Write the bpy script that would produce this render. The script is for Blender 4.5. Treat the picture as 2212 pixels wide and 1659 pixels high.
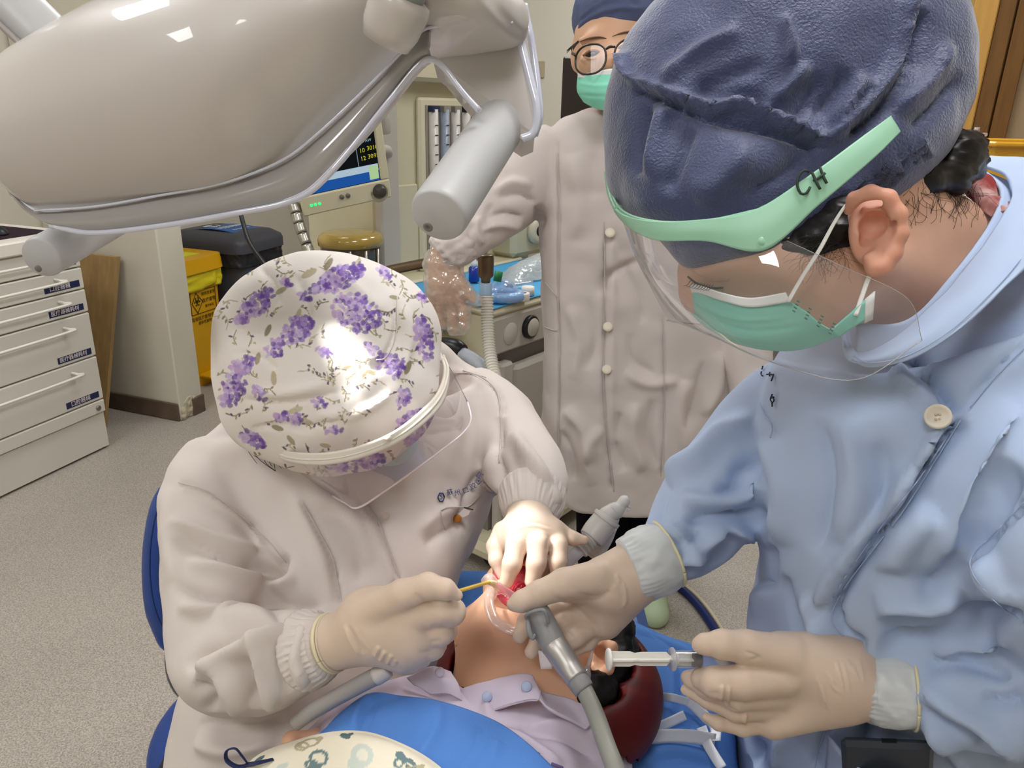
import bpy, math, random
import numpy as np
from mathutils import Vector, Matrix
from math import radians, sin, cos, pi
random.seed(7); RNG = np.random.default_rng(7)
for _o in list(bpy.data.objects): bpy.data.objects.remove(_o)
SC = bpy.context.scene; COL = SC.collection

# ---------------------------------------------------------------- camera
IW, IH, FPX = 2212.0, 1659.0, 1640.0
TH, RO, CAMZ = radians(20.2), radians(1.5), 1.40
_f = np.array([0, cos(TH), -sin(TH)]); _u0 = np.array([0, sin(TH), cos(TH)]); _r0 = np.array([1.0, 0, 0])
CF = _f; CU = cos(RO)*_u0 - sin(RO)*_r0; CR = cos(RO)*_r0 + sin(RO)*_u0; CC = np.array([0, 0, CAMZ])
cam = bpy.data.cameras.new('camera'); cam.sensor_width = 36; cam.lens = 36*FPX/IW; cam.clip_start = .02
camo = bpy.data.objects.new('camera', cam); COL.objects.link(camo)
camo.matrix_world = Matrix(((CR[0], CU[0], -CF[0], CC[0]), (CR[1], CU[1], -CF[1], CC[1]), (CR[2], CU[2], -CF[2], CC[2]), (0, 0, 0, 1)))
SC.camera = camo
# ---------------------------------------------------------------- world, exposure
wd = bpy.data.worlds.new('world'); SC.world = wd; wd.use_nodes = True
wd.node_tree.nodes['Background'].inputs[0].default_value = (.9, .92, 1, 1)
wd.node_tree.nodes['Background'].inputs[1].default_value = 0.0     # a closed room: no sky light
SC.view_settings.view_transform = 'Standard'; SC.view_settings.look = 'None'
SC.view_settings.exposure = 0.0; SC.view_settings.gamma = 1.0; SC.view_settings.use_curve_mapping = False
CEIL_POWER = 16.5      # emission of the ceiling light panels

# ---------------------------------------------------------------- pixel helpers
def ray(px, py): return CF + (px-IW/2)/FPX*CR - (py-IH/2)/FPX*CU
def P(px, py, d): return CC + d*ray(px, py)
def proj(v):
    v = np.asarray(v, float).reshape(-1, 3)-CC
    d = v@CF; return np.stack([IW/2+FPX*(v@CR)/d, IH/2-FPX*(v@CU)/d, d], 1)
def onz(px, py, z):
    r = ray(px, py); return CC + r*((z-CAMZ)/r[2])
def onplane(px, py, p0, n):
    r = ray(px, py); n = np.asarray(n, float); return CC + r*(((np.asarray(p0)-CC)@n)/(r@n))
AZ = radians(19.5)
E1 = np.array([sin(AZ), cos(AZ), 0]); E2 = np.array([cos(AZ), -sin(AZ), 0]); EZ = np.array([0, 0, 1.0])
A0 = onz(243, 965, 0)
def RM(a, b, z): return A0 + a*E1 + b*E2 + z*EZ
def nrm(v): v = np.asarray(v, float); return v/(np.linalg.norm(v)+1e-12)

# ---------------------------------------------------------------- materials
def lin(c):
    if isinstance(c, str):
        c = [int(c[i:i+2], 16)/255 for i in (0, 2, 4)]
    return tuple(x/12.92 if x <= .04045 else ((x+.055)/1.055)**2.4 for x in c[:3])+(1,)
MATS = {}
class NT:
    def __init__(s, m): s.t = m.node_tree; s.n = s.t.nodes; s.l = s.t.links
    def add(s, ty, **kw):
        n = s.n.new(ty)
        for k, v in kw.items():
            if k.startswith('i_'):
                k = k[2:]; k = int(k) if k.isdigit() else k.replace('_', ' ')
                n.inputs[k].default_value = v
            else: setattr(n, k, v)
        return n
    def link(s, a, b): s.l.new(a, b)
def newmat(name):
    m = bpy.data.materials.new(name); m.use_nodes = True; t = NT(m)
    return m, t, t.n['Principled BSDF']
def M(name, col, rough=.5, spec=.5, metal=0, var=0, vscale=8, bump=0, bscale=200, bdetail=2, sub=0, subr=(.02, .008, .004),
      coat=0, trans=0, ior=1.45, alpha=1, sheen=0, stretch=None, attr=None, col2=None, emit=0, bump2=0, b2scale=20, bdist=.002):
    if name in MATS: return MATS[name]
    m, t, b = newmat(name); c = lin(col)
    b.inputs['Base Color'].default_value = c; b.inputs['Roughness'].default_value = rough
    b.inputs['Specular IOR Level'].default_value = spec; b.inputs['Metallic'].default_value = metal
    b.inputs['IOR'].default_value = ior
    if sub:
        b.inputs['Subsurface Weight'].default_value = sub; b.inputs['Subsurface Radius'].default_value = subr; b.inputs['Subsurface Scale'].default_value = 1
    if coat: b.inputs['Coat Weight'].default_value = coat; b.inputs['Coat Roughness'].default_value = .03
    if trans: b.inputs['Transmission Weight'].default_value = trans
    if alpha < 1: b.inputs['Alpha'].default_value = alpha
    if sheen: b.inputs['Sheen Weight'].default_value = sheen; b.inputs['Sheen Roughness'].default_value = .5
    if emit: b.inputs['Emission Color'].default_value = c; b.inputs['Emission Strength'].default_value = emit
    tc = t.add('ShaderNodeTexCoord'); src = tc.outputs['Object']
    if stretch:
        mp = t.add('ShaderNodeMapping'); mp.inputs['Scale'].default_value = stretch; t.link(src, mp.inputs['Vector']); src = mp.outputs['Vector']
    colsock = None
    if attr:
        a = t.add('ShaderNodeVertexColor', layer_name=attr); colsock = a.outputs['Color']; t.link(colsock, b.inputs['Base Color'])
    if var or col2:
        nz = t.add('ShaderNodeTexNoise', i_Scale=vscale, i_Detail=4.0); t.link(src, nz.inputs['Vector'])
        mx = t.add('ShaderNodeMix', data_type='RGBA')
        c2 = lin(col2) if col2 else tuple(x*(1-var) for x in c[:3])+(1,)
        if colsock: t.link(colsock, mx.inputs['A'])
        else: mx.inputs['A'].default_value = c
        mx.inputs['B'].default_value = c2
        rp = t.add('ShaderNodeMapRange'); rp.inputs[1].default_value = .35; rp.inputs[2].default_value = .65
        t.link(nz.outputs['Fac'], rp.inputs[0]); t.link(rp.outputs[0], mx.inputs['Factor']); t.link(mx.outputs['Result'], b.inputs['Base Color'])
    nsock = None
    for st, scl, dist in ((bump, bscale, bdist), (bump2, b2scale, bdist*6)):
        if st:
            nz = t.add('ShaderNodeTexNoise', i_Scale=scl, i_Detail=float(bdetail)); t.link(src, nz.inputs['Vector'])
            bp = t.add('ShaderNodeBump'); bp.inputs['Strength'].default_value = st; bp.inputs['Distance'].default_value = dist
            t.link(nz.outputs['Fac'], bp.inputs['Height'])
            if nsock: t.link(nsock, bp.inputs['Normal'])
            nsock = bp.outputs['Normal']
    if nsock: t.link(nsock, b.inputs['Normal'])
    MATS[name] = m; return m
def clear_mat(name, tint=(1, 1, 1), gloss=.08, rough=.03, haze=0.0, hazecol=(.9, .9, .95), edge=.5):
    """thin clear plastic sheet: see-through, Fresnel reflection, a little milky scatter"""
    if name in MATS: return MATS[name]
    m, t, b = newmat(name); t.n.remove(b); out = t.n['Material Output']
    tr = t.add('ShaderNodeBsdfTransparent'); tr.inputs[0].default_value = tuple(tint)+(1,)
    gl = t.add('ShaderNodeBsdfGlossy'); gl.inputs['Roughness'].default_value = rough
    fr = t.add('ShaderNodeLayerWeight'); fr.inputs['Blend'].default_value = edge
    mr = t.add('ShaderNodeMapRange'); mr.inputs[3].default_value = gloss; mr.inputs[4].default_value = min(1, gloss+.55)
    pw = t.add('ShaderNodeMath', operation='POWER'); pw.inputs[1].default_value = 2.5
    t.link(fr.outputs['Facing'], pw.inputs[0]); t.link(pw.outputs[0], mr.inputs[0])
    mx = t.add('ShaderNodeMixShader'); t.link(mr.outputs[0], mx.inputs[0]); t.link(tr.outputs[0], mx.inputs[1]); t.link(gl.outputs[0], mx.inputs[2])
    last = mx
    if haze:
        df = t.add('ShaderNodeBsdfDiffuse'); df.inputs[0].default_value = tuple(hazecol)+(1,)
        tl = t.add('ShaderNodeBsdfTranslucent'); tl.inputs[0].default_value = tuple(hazecol)+(1,)
        ad = t.add('ShaderNodeMixShader'); ad.inputs[0].default_value = .5; t.link(df.outputs[0], ad.inputs[1]); t.link(tl.outputs[0], ad.inputs[2])
        m2 = t.add('ShaderNodeMixShader'); m2.inputs[0].default_value = haze; t.link(mx.outputs[0], m2.inputs[1]); t.link(ad.outputs[0], m2.inputs[2]); last = m2
    t.link(last.outputs[0], out.inputs[0]); MATS[name] = m; return m
def emis(name, col, s):
    if name in MATS: return MATS[name]
    m, t, b = newmat(name); t.n.remove(b); e = t.add('ShaderNodeEmission'); e.inputs[0].default_value = lin(col); e.inputs[1].default_value = s
    t.link(e.outputs[0], t.n['Material Output'].inputs[0]); MATS[name] = m; return m

# ---------------------------------------------------------------- objects
ORG = {}
def tag(o, label=None, cat=None, group=None, kind=None):
    if label: o['label'] = label
    if cat: o['category'] = cat
    if group: o['group'] = group
    if kind: o['kind'] = kind
    return o
def thing(name, label, cat, loc, group=None):
    o = bpy.data.objects.new(name, None); COL.objects.link(o); o.location = Vector(loc); o.empty_display_size = .05
    ORG[o] = np.asarray(loc, float); return tag(o, label, cat, group)
def mk(name, vf, mat, parent=None, smooth=True, sharp=None):
    v, f = vf[0], vf[1]
    v = np.asarray(v, float); c = (v.min(0)+v.max(0))/2
    me = bpy.data.meshes.new(name)
    me.from_pydata((v-c).tolist(), [], f if isinstance(f, list) else f.tolist()); me.update()
    if len(vf) > 2 and vf[2] is not None:
        a = me.color_attributes.new('Col', 'FLOAT_COLOR', 'POINT')
        cc = np.ones((len(v), 4)); cc[:, :3] = vf[2]; a.data.foreach_set('color', cc.ravel())
    if smooth: me.polygons.foreach_set('use_smooth', [True]*len(me.polygons))
    if sharp is not None and smooth: me.set_sharp_from_angle(angle=radians(sharp))
    me.materials.append(mat)
    o = bpy.data.objects.new(name, me); COL.objects.link(o); ORG[o] = c
    if parent is not None: o.parent = parent; o.location = Vector(c-ORG[parent])
    else: o.location = Vector(c)
    return o
def join(*parts):
    V, Fs, n = [], [], 0
    for p in parts:
        v = np.asarray(p[0], float); V.append(v)
        Fs += [tuple(int(i)+n for i in f) for f in (p[1] if isinstance(p[1], list) else p[1].tolist())]; n += len(v)
    return np.concatenate(V), Fs

# ---------------------------------------------------------------- mesh builders
def boxv(c, ax, ay, az, bev=0):
    """box from centre and three half-axis vectors; bev = bevel in metres"""
    c = np.asarray(c, float); ax, ay, az = [np.asarray(q, float) for q in (ax, ay, az)]
    if bev <= 0:
        v = [c+sx*ax+sy*ay+sz*az for sx in (-1, 1) for sy in (-1, 1) for sz in (-1, 1)]
        return np.array(v), [(0, 1, 3, 2), (4, 6, 7, 5), (0, 4, 5, 1), (2, 3, 7, 6), (0, 2, 6, 4), (1, 5, 7, 3)]
    A = [ax, ay, az]; L = [np.linalg.norm(q) for q in A]; v = []; idx = {}
    for s in [(a, b, d) for a in (-1, 1) for b in (-1, 1) for d in (-1, 1)]:
        for k in range(3):
            p = c.copy()
            for j in range(3):
                p = p + s[j]*A[j]*(1 if j == k else 1-bev/L[j])
            idx[s+(k,)] = len(v); v.append(p)
    f = []
    def S(k, a, b, d):
        s = [0, 0, 0]; s[k] = a; o = [j for j in range(3) if j != k]; s[o[0]] = b; s[o[1]] = d; return tuple(s)
    for k in range(3):
        for a in (-1, 1):
            f.append(tuple(idx[S(k, a, b, d)+(k,)] for b, d in ((-1, -1), (1, -1), (1, 1), (-1, 1))))
    for k in range(3):
        o = [j for j in range(3) if j != k]
        for b in (-1, 1):
            for d in (-1, 1):
                f.append((idx[S(k, -1, b, d)+(o[0],)], idx[S(k, 1, b, d)+(o[0],)], idx[S(k, 1, b, d)+(o[1],)], idx[S(k, -1, b, d)+(o[1],)]))
    for s in [(a, b, d) for a in (-1, 1) for b in (-1, 1) for d in (-1, 1)]:
        f.append(tuple(idx[s+(k,)] for k in range(3)))
    v = np.array(v); return v, fixn(v, f, c)
def fixn(v, f, c):
    out = []
    for q in f:
        n = np.cross(v[q[1]]-v[q[0]], v[q[2]]-v[q[0]]); m = v[list(q)].mean(0)-c
        out.append(q if n@m > 0 else tuple(reversed(q)))
    return out
def rbox(a0, a1, b0, b1, z0, z1, bev=0):
    return boxv(RM((a0+a1)/2, (b0+b1)/2, (z0+z1)/2), E1*(a1-a0)/2, E2*(b1-b0)/2, EZ*(z1-z0)/2, bev)
def cr(pts, m):
    """Catmull-Rom through pts (n,...) sampled at m points"""
    p = np.asarray(pts, float); n = len(p)
    if n == 2: t = np.linspace(0, 1, m).reshape((-1,)+(1,)*(p.ndim-1)); return p[0]*(1-t)+p[1]*t
    e = np.concatenate([[2*p[0]-p[1]], p, [2*p[-1]-p[-2]]]); t = np.linspace(0, n-1, m); i = np.minimum(t.astype(int), n-2); t = (t-i).reshape((-1,)+(1,)*(p.ndim-1))
    a, b, c, d = e[i], e[i+1], e[i+2], e[i+3]
    return .5*(2*b+(c-a)*t+(2*a-5*b+4*c-d)*t*t+(3*b-a-3*c+d)*t**3)
def carve(vf, cut):
    """cut one closed shape out of another"""
    os_ = []
    for v, f in (vf, cut):
        me = bpy.data.meshes.new('tmp'); me.from_pydata(np.asarray(v).tolist(), [], [tuple(q) for q in f]); me.update(); o = bpy.data.objects.new('tmp', me); COL.objects.link(o); os_.append(o)
    m = os_[0].modifiers.new('b', 'BOOLEAN'); m.operation = 'DIFFERENCE'; m.object = os_[1]; m.solver = 'EXACT'
    dg = bpy.context.evaluated_depsgraph_get(); dg.update(); em = os_[0].evaluated_get(dg).to_mesh()
    V = np.array([tuple(q.co) for q in em.vertices]); Fs = [tuple(p.vertices) for p in em.polygons]; os_[0].evaluated_get(dg).to_mesh_clear()
    for o in os_: me = o.data; bpy.data.objects.remove(o); bpy.data.meshes.remove(me)
    return V, Fs
def gridf(n, m, closed=True):
    i = np.arange(n-1)[:, None]; j = np.arange(m if closed else m-1)[None, :]; k = (j+1) % m
    return np.stack(np.broadcast_arrays(i*m+j, i*m+k, (i+1)*m+k, (i+1)*m+j), -1).reshape(-1, 4)
def rings_mesh(R, caps=True):
    R = np.asarray(R); n, m = R.shape[:2]; v = R.reshape(-1, 3); f = [tuple(q) for q in gridf(n, m).tolist()]
    if caps:
        v = np.concatenate([v, [R[0].mean(0)], [R[-1].mean(0)]]); a, b = n*m, n*m+1
        f += [(a, (j+1) % m, j) for j in range(m)] + [(b, (n-1)*m+j, (n-1)*m+(j+1) % m) for j in range(m)]
    return v, f
def sup(n, e=2.0, ph=0):
    t = np.linspace(0, 2*pi, n, endpoint=False)+ph; c, s = np.cos(t), np.sin(t)
    return np.sign(c)*np.abs(c)**(2/e), np.sign(s)*np.abs(s)**(2/e)
def sil(spec, na=48, nl=40, e=2.0, caps=True, near=0, far=1.0):
    """loft whose cross-sections are ellipses between two photo edges: (Lx,Ly,Rx,Ry,dL,dR,thick[m])"""
    S = cr(np.array(spec, float), nl)
    PL = np.array([P(s[0], s[1], s[4]-near*s[6])+CF*near*s[6] for s in S]); PR = np.array([P(s[2], s[3], s[5]-near*s[6])+CF*near*s[6] for s in S])
    C = (PL+PR)/2; Mj = (PR-PL)/2; T = np.gradient(C, axis=0); mn = np.cross(T, Mj); mn /= np.linalg.norm(mn, axis=1)[:, None]+1e-12
    for i in range(1, len(mn)):
        if mn[i]@mn[i-1] < 0: mn[i] *= -1
    cx, sy = sup(na, e)
    th = S[:, 6].copy()
    sg = np.where((mn@CF)[:, None]*sy[None, :] > 0, far, 1.0)*sy[None, :]
    R = C[:, None]+Mj[:, None]*cx[None, :, None]+(mn*th[:, None])[:, None]*sg[:, :, None]
    return orient(rings_mesh(R, caps))
def orient(vf):
    v, f = np.asarray(vf[0]), vf[1]
    tri = np.array([(q[0], q[1], q[2]) for q in f]+[(q[0], q[2], q[3]) for q in f if len(q) == 4]); c = v.mean(0)
    a, b, d = v[tri[:, 0]]-c, v[tri[:, 1]]-c, v[tri[:, 2]]-c
    if np.einsum('ij,ij->i', a, np.cross(b, d)).sum() < 0: f = [tuple(reversed(q)) for q in f]
    return v, f
def frames(C):
    T = np.gradient(C, axis=0); T /= np.linalg.norm(T, axis=1)[:, None]+1e-12
    ref = np.array([0, 0, 1.0]) if abs(T[0][2]) < .9 else np.array([1.0, 0, 0])
    N = [nrm(np.cross(T[0], ref))]
    for i in range(1, len(T)):
        n = N[-1]-T[i]*(N[-1]@T[i]); N.append(nrm(n))
    N = np.array(N); return T, N, np.cross(T, N)
def tube(pts, r, na=16, nl=None, caps=True, flat=1.0, smooth=True, rfun=None, nref=None, e=2.0):
    """tube along world points with radii r (scalar or per point)"""
    pts = np.asarray(pts, float); r = np.broadcast_to(np.asarray(r, float), (len(pts),))
    nl = nl or max(2, 6*len(pts)); q = np.concatenate([pts, r[:, None]], 1)
    S = cr(q, nl) if smooth else np.stack([np.interp(np.linspace(0, len(q)-1, nl), np.arange(len(q)), q[:, k]) for k in range(4)], 1)
    C, rr = S[:, :3], S[:, 3].copy()
    T, N, B = frames(C)
    if nref is not None:
        N = np.asarray(nref)-T*(T@np.asarray(nref))[:, None]; N /= np.linalg.norm(N, axis=1)[:, None]; B = np.cross(T, N)
    cx, sy = sup(na, e)
    if rfun is not None: rr = rr*rfun(np.linspace(0, 1, nl))
    R = C[:, None]+rr[:, None, None]*(N[:, None]*cx[None, :, None]+flat*B[:, None]*sy[None, :, None])
    return orient(rings_mesh(R, caps))
def ptube(spec, **k):
    """tube from photo joints (px,py,depth,radius_px)"""
    s = np.array(spec, float); pts = np.array([P(a, b, d) for a, b, d, _ in s]); return tube(pts, s[:, 3]*s[:, 2]/FPX, **k)
def lathe(base, axis, prof, na=32, caps=True):
    """surface of revolution: prof = [(h,r)...] along axis from base"""
    ax = nrm(axis); t = np.array([0, 0, 1.0]) if abs(ax[2]) < .9 else np.array([1.0, 0, 0])
    n = nrm(np.cross(ax, t)); b = np.cross(ax, n); th = np.linspace(0, 2*pi, na, endpoint=False)
    R = np.array([np.asarray(base)+ax*h+r*(np.cos(th)[:, None]*n+np.sin(th)[:, None]*b) for h, r in prof])
    return orient(rings_mesh(R, caps))
def patch(G, nu=24, nv=24, thick=0, flip=False):
    """smooth sheet through a grid of world points (nu0,nv0,3); thickness makes it solid"""
    G = np.asarray(G, float); S = cr(G, nu); S = np.swapaxes(cr(np.swapaxes(S, 0, 1), nv), 0, 1)
    return sheet(S, thick, flip)
def sheet(S, thick=0, flip=False):
    n, m = S.shape[:2]; v = S.reshape(-1, 3); f = gridf(n, m, False)
    if flip: f = f[:, ::-1]
    if not thick: return v, f.tolist()
    N = vnorm(v, f); w = v-N*thick; k = len(v); f2 = f[:, ::-1]+k
    bd = [i for i in range(m)]+[i*m+m-1 for i in range(1, n)]+[(n-1)*m+i for i in range(m-2, -1, -1)]+[i*m for i in range(n-2, 0, -1)]
    side = [(bd[(i+1) % len(bd)], bd[i], bd[i]+k, bd[(i+1) % len(bd)]+k) for i in range(len(bd))]
    if flip: side = [tuple(reversed(q)) for q in side]
    return np.concatenate([v, w]), f.tolist()+f2.tolist()+side
def pgrid(rows): return np.array([[P(*q) for q in r] for r in rows])
def prism(poly, n, depth):
    """extrude a planar world polygon by depth along -n"""
    p = np.asarray(poly, float); k = len(p); q = p-np.asarray(n)*depth
    f = [tuple(range(k)), tuple(reversed(range(k, 2*k)))]+[(i, i+k, (i+1) % k+k, (i+1) % k) for i in range(k)]
    return orient((np.concatenate([p, q]), f))
def asq(f):
    if isinstance(f, np.ndarray): return f
    k = max(len(q) for q in f); return np.array([tuple(q)+(q[-1],)*(k-len(q)) for q in f])
def vnorm(v, f):
    f = asq(f); t = f[:, :3]; n = np.cross(v[t[:, 1]]-v[t[:, 0]], v[t[:, 2]]-v[t[:, 0]])
    if f.shape[1] == 4: n = n+np.cross(v[f[:, 2]]-v[f[:, 0]], v[f[:, 3]]-v[f[:, 0]])
    N = np.zeros_like(v)
    for k in range(f.shape[1]):
        for a in range(3): N[:, a] += np.bincount(f[:, k], n[:, a], len(v))
    return N/(np.linalg.norm(N, axis=1)[:, None]+1e-12)

# ---------------------------------------------------------------- implicit surfaces (bodies, hands, heads)
def cone(a, b, ra, rb): return ('c', np.asarray(a, float), np.asarray(b, float), ra, rb)
def ell(c, ax, r): return ('e', np.asarray(c, float), np.asarray(ax, float), np.asarray(r, float))
def pchain(spec):
    s = [(P(a, b, d), r*d/FPX) for a, b, d, r in spec]
    return [cone(s[i][0], s[i+1][0], s[i][1], s[i+1][1]) for i in range(len(s)-1)]
def chain(pts): return [cone(pts[i][0], pts[i+1][0], pts[i][1], pts[i+1][1]) for i in range(len(pts)-1)]
def pell(px, py, d, rx, ry, rz, rot=0, ax=None):
    """ellipsoid at a pixel; radii rx, ry in px across/along the picture (rotated), rz in px in depth"""
    c, s = cos(rot), sin(rot)
    A = np.array([CR*c+CU*s, -CR*s+CU*c, CF]) if ax is None else ax
    return ell(P(px, py, d), A, np.array([rx, ry, rz])*d/FPX)
def KB(prims, k): return [p[:5]+(None,)*(5-len(p))+(k,) for p in prims]
def KB2(prims, k): return [tuple(p)+(None,)*(5-len(p))+(k,) for p in prims]
def sdf_mesh(prims, h, k=.01, subs=(), shift=None):
    lo = np.full(3, 1e9); hi = -lo
    for p in prims:
        if p[0] == 'c':
            for q, r in ((p[1], p[3]), (p[2], p[4])): lo = np.minimum(lo, q-r); hi = np.maximum(hi, q+r)
        else:
            r = np.sqrt(((p[2]*p[3][:, None])**2).sum(0)); lo = np.minimum(lo, p[1]-r); hi = np.maximum(hi, p[1]+r)
    lo -= 3*h+k*.3; hi += 3*h+k*.3; n = np.ceil((hi-lo)/h).astype(int)+1
    D = np.full(n, .5, np.float32); ax = [lo[i]+h*np.arange(n[i]) for i in range(3)]
    def ev(p, pad):
        if p[0] == 'c': a = np.minimum(p[1]-p[3], p[2]-p[4])-pad; b = np.maximum(p[1]+p[3], p[2]+p[4])+pad
        else:
            r = np.sqrt(((p[2]*p[3][:, None])**2).sum(0)); a = p[1]-r-pad; b = p[1]+r+pad
        i0 = np.clip(((a-lo)/h).astype(int), 0, n-1); i1 = np.clip(np.ceil((b-lo)/h).astype(int)+1, 1, n)
        if np.any(i1 <= i0): return None, None
        sl = tuple(slice(x, y) for x, y in zip(i0, i1))
        X = np.stack(np.meshgrid(*[ax[i][sl[i]] for i in range(3)], indexing='ij'), -1).astype(np.float32)
        if p[0] == 'c':
            ab = (p[2]-p[1]).astype(np.float32); q = X-p[1].astype(np.float32); t = np.clip((q@ab)/(ab@ab+1e-12), 0, 1)
            d = np.sqrt(((q-t[..., None]*ab)**2).sum(-1))-(p[3]+t*(p[4]-p[3]))
        else:
            q = (X-p[1].astype(np.float32))@p[2].T.astype(np.float32); r = p[3].astype(np.float32)
            k0 = np.sqrt(((q/r)**2).sum(-1)); k1 = np.sqrt(((q/r**2)**2).sum(-1)); d = k0*(k0-1)/(k1+1e-6)
        return sl, d.astype(np.float32)
    for p in prims:
        kk = p[5] if len(p) > 5 else k
        sl, d = ev(p, kk+2*h); a = D[sl]; m = np.maximum(kk-np.abs(a-d), 0)/kk; D[sl] = np.minimum(a, d)-m*m*kk*.25
    for p in subs:
        kk = p[5] if len(p) > 5 else k*.5
        sl, d = ev(p, kk+2*h)
        if sl is None: continue
        a = D[sl]; d = -d; m = np.maximum(kk-np.abs(a-d), 0)/kk; D[sl] = np.maximum(a, d)+m*m*kk*.25
    return nets(D, lo, h)
def nets(D, lo, h):
    s = D < 0; n = np.array(D.shape); c = n-1
    cnt = sum(s[x:x+c[0], y:y+c[1], z:z+c[2]].astype(np.int8) for x in (0, 1) for y in (0, 1) for z in (0, 1))
    act = (cnt > 0) & (cnt < 8); I, J, K = np.nonzero(act); idx = np.full(c, -1, np.int64); idx[I, J, K] = np.arange(len(I))
    acc = np.zeros((len(I), 3)); w = np.zeros(len(I))
    cor = [(x, y, z) for x in (0, 1) for y in (0, 1) for z in (0, 1)]
    for a in cor:
        for k in range(3):
            if a[k]: continue
            b = list(a); b[k] = 1
            da = D[I+a[0], J+a[1], K+a[2]]; db = D[I+b[0], J+b[1], K+b[2]]; m = (da < 0) != (db < 0)
            t = np.where(m, da/(da-db+1e-20), 0); p = np.tile(np.array(a, float), (len(I), 1)); p[:, k] += t
            acc += p*m[:, None]; w += m
    V = lo+h*(np.stack([I, J, K], 1)+acc/w[:, None]); Fs = []
    for k in range(3):
        o = [(k+1) % 3, (k+2) % 3]; sl0 = [slice(None)]*3; sl1 = [slice(None)]*3
        sl0[k] = slice(0, -1); sl1[k] = slice(1, None)
        ch = s[tuple(sl0)] != s[tuple(sl1)]; q = np.stack(np.nonzero(ch), 1)
        q = q[(q[:, o[0]] > 0) & (q[:, o[1]] > 0) & (q[:, o[0]] < c[o[0]]) & (q[:, o[1]] < c[o[1]])]
        ins = s[q[:, 0], q[:, 1], q[:, 2]]; quad = []
        for da, db in ((0, 0), (1, 0), (1, 1), (0, 1)):
            r = q.copy(); r[:, o[0]] -= da; r[:, o[1]] -= db; quad.append(idx[r[:, 0], r[:, 1], r[:, 2]])
        quad = np.stack(quad, 1); quad[~ins] = quad[~ins][:, ::-1]; Fs.append(quad)
    Fs = np.concatenate(Fs); Fs = Fs[(Fs >= 0).all(1)]; return V, Fs
def vox(parts, h, smooth=0):
    """fuse closed shells into one continuous surface"""
    v, f = join(*parts); me = bpy.data.meshes.new('tmp'); me.from_pydata(v.tolist(), [], f); me.update()
    o = bpy.data.objects.new('tmp', me); COL.objects.link(o); m = o.modifiers.new('r', 'REMESH'); m.mode = 'VOXEL'; m.voxel_size = h
    dg = bpy.context.evaluated_depsgraph_get(); dg.update(); e = o.evaluated_get(dg); em = e.to_mesh()
    V = np.empty(len(em.vertices)*3); em.vertices.foreach_get('co', V); V = V.reshape(-1, 3).copy()
    Fq = np.empty(len(em.loops), np.int32); em.loops.foreach_get('vertex_index', Fq)
    cnt = np.empty(len(em.polygons), np.int32); em.polygons.foreach_get('loop_total', cnt)
    if (cnt == 4).all(): Fs = Fq.reshape(-1, 4).copy()
    else:
        st = np.concatenate([[0], np.cumsum(cnt)[:-1]]); Fs = np.array([list(Fq[a:a+c])+([Fq[a+c-1]] if c == 3 else []) for a, c in zip(st, cnt)])
    e.to_mesh_clear(); bpy.data.objects.remove(o); bpy.data.meshes.remove(me)
    if smooth: V = lap(V, Fs, smooth)
    return V, Fs
def lap(V, Fs, it=5, lam=.6, w=None):
    Fs = asq(Fs); E = np.concatenate([Fs[:, [i, (i+1) % Fs.shape[1]]] for i in range(Fs.shape[1])]); E = np.unique(np.sort(E, 1), axis=0); E = E[E[:, 0] != E[:, 1]]
    deg = np.bincount(E.ravel(), minlength=len(V)).astype(float); deg[deg == 0] = 1
    for _ in range(it):
        A = np.stack([np.bincount(E[:, 0], V[E[:, 1], a], len(V))+np.bincount(E[:, 1], V[E[:, 0], a], len(V)) for a in range(3)], 1)/deg[:, None]
        V = V+lam*(A-V)*(1 if w is None else w[:, None])
    return V
def folds(vf, strokes, side=-.05):
    """press ridges (+) and creases (-) into cloth; stroke = (amp_mm, width_px, [(px,py),...][, taper])"""
    V, Fs = np.array(vf[0]), vf[1]; N = vnorm(V, Fs); Q = proj(V); view = nrm_rows(V-CC)
    facing = -(N*view).sum(1); wt = np.clip((facing-side)/.25, 0, 1); D = np.zeros(len(V))
    for s in strokes:
        amp, wd, pts = s[0]*.001, s[1], np.array(s[2], float)
        if len(pts) > 2: pts = cr(pts, 4*len(pts))
        lo = pts.min(0)-3*wd; hi = pts.max(0)+3*wd
        ii = np.nonzero((Q[:, 0] > lo[0]) & (Q[:, 0] < hi[0]) & (Q[:, 1] > lo[1]) & (Q[:, 1] < hi[1]))[0]
        if len(ii) == 0: continue
        q = Q[ii, :2]; best = np.full(len(ii), 1e9); bt = np.zeros(len(ii)); L = len(pts)-1
        for k in range(L):
            a, b = pts[k], pts[k+1]; ab = b-a; t = np.clip(((q-a)@ab)/(ab@ab+1e-9), 0, 1); d = np.sqrt(((q-a-t[:, None]*ab)**2).sum(1)); m = d < best
            best[m] = d[m]; bt[m] = (k+t[m])/L
        tp = s[3] if len(s) > 3 else .25
        end = np.clip(np.minimum(bt, 1-bt)/tp, 0, 1) if tp > 0 else np.ones(len(bt)); end = end*(2-end)
        if tp > 0: end = np.maximum(end, .0)
        D[ii] += amp*(np.exp(-(best/wd)**2) if amp > 0 else np.exp(-(best/(wd*.85))**1.25))*end
    return V+N*(D*wt)[:, None], Fs
def nrm_rows(v): return v/(np.linalg.norm(v, axis=1)[:, None]+1e-12)
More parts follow.
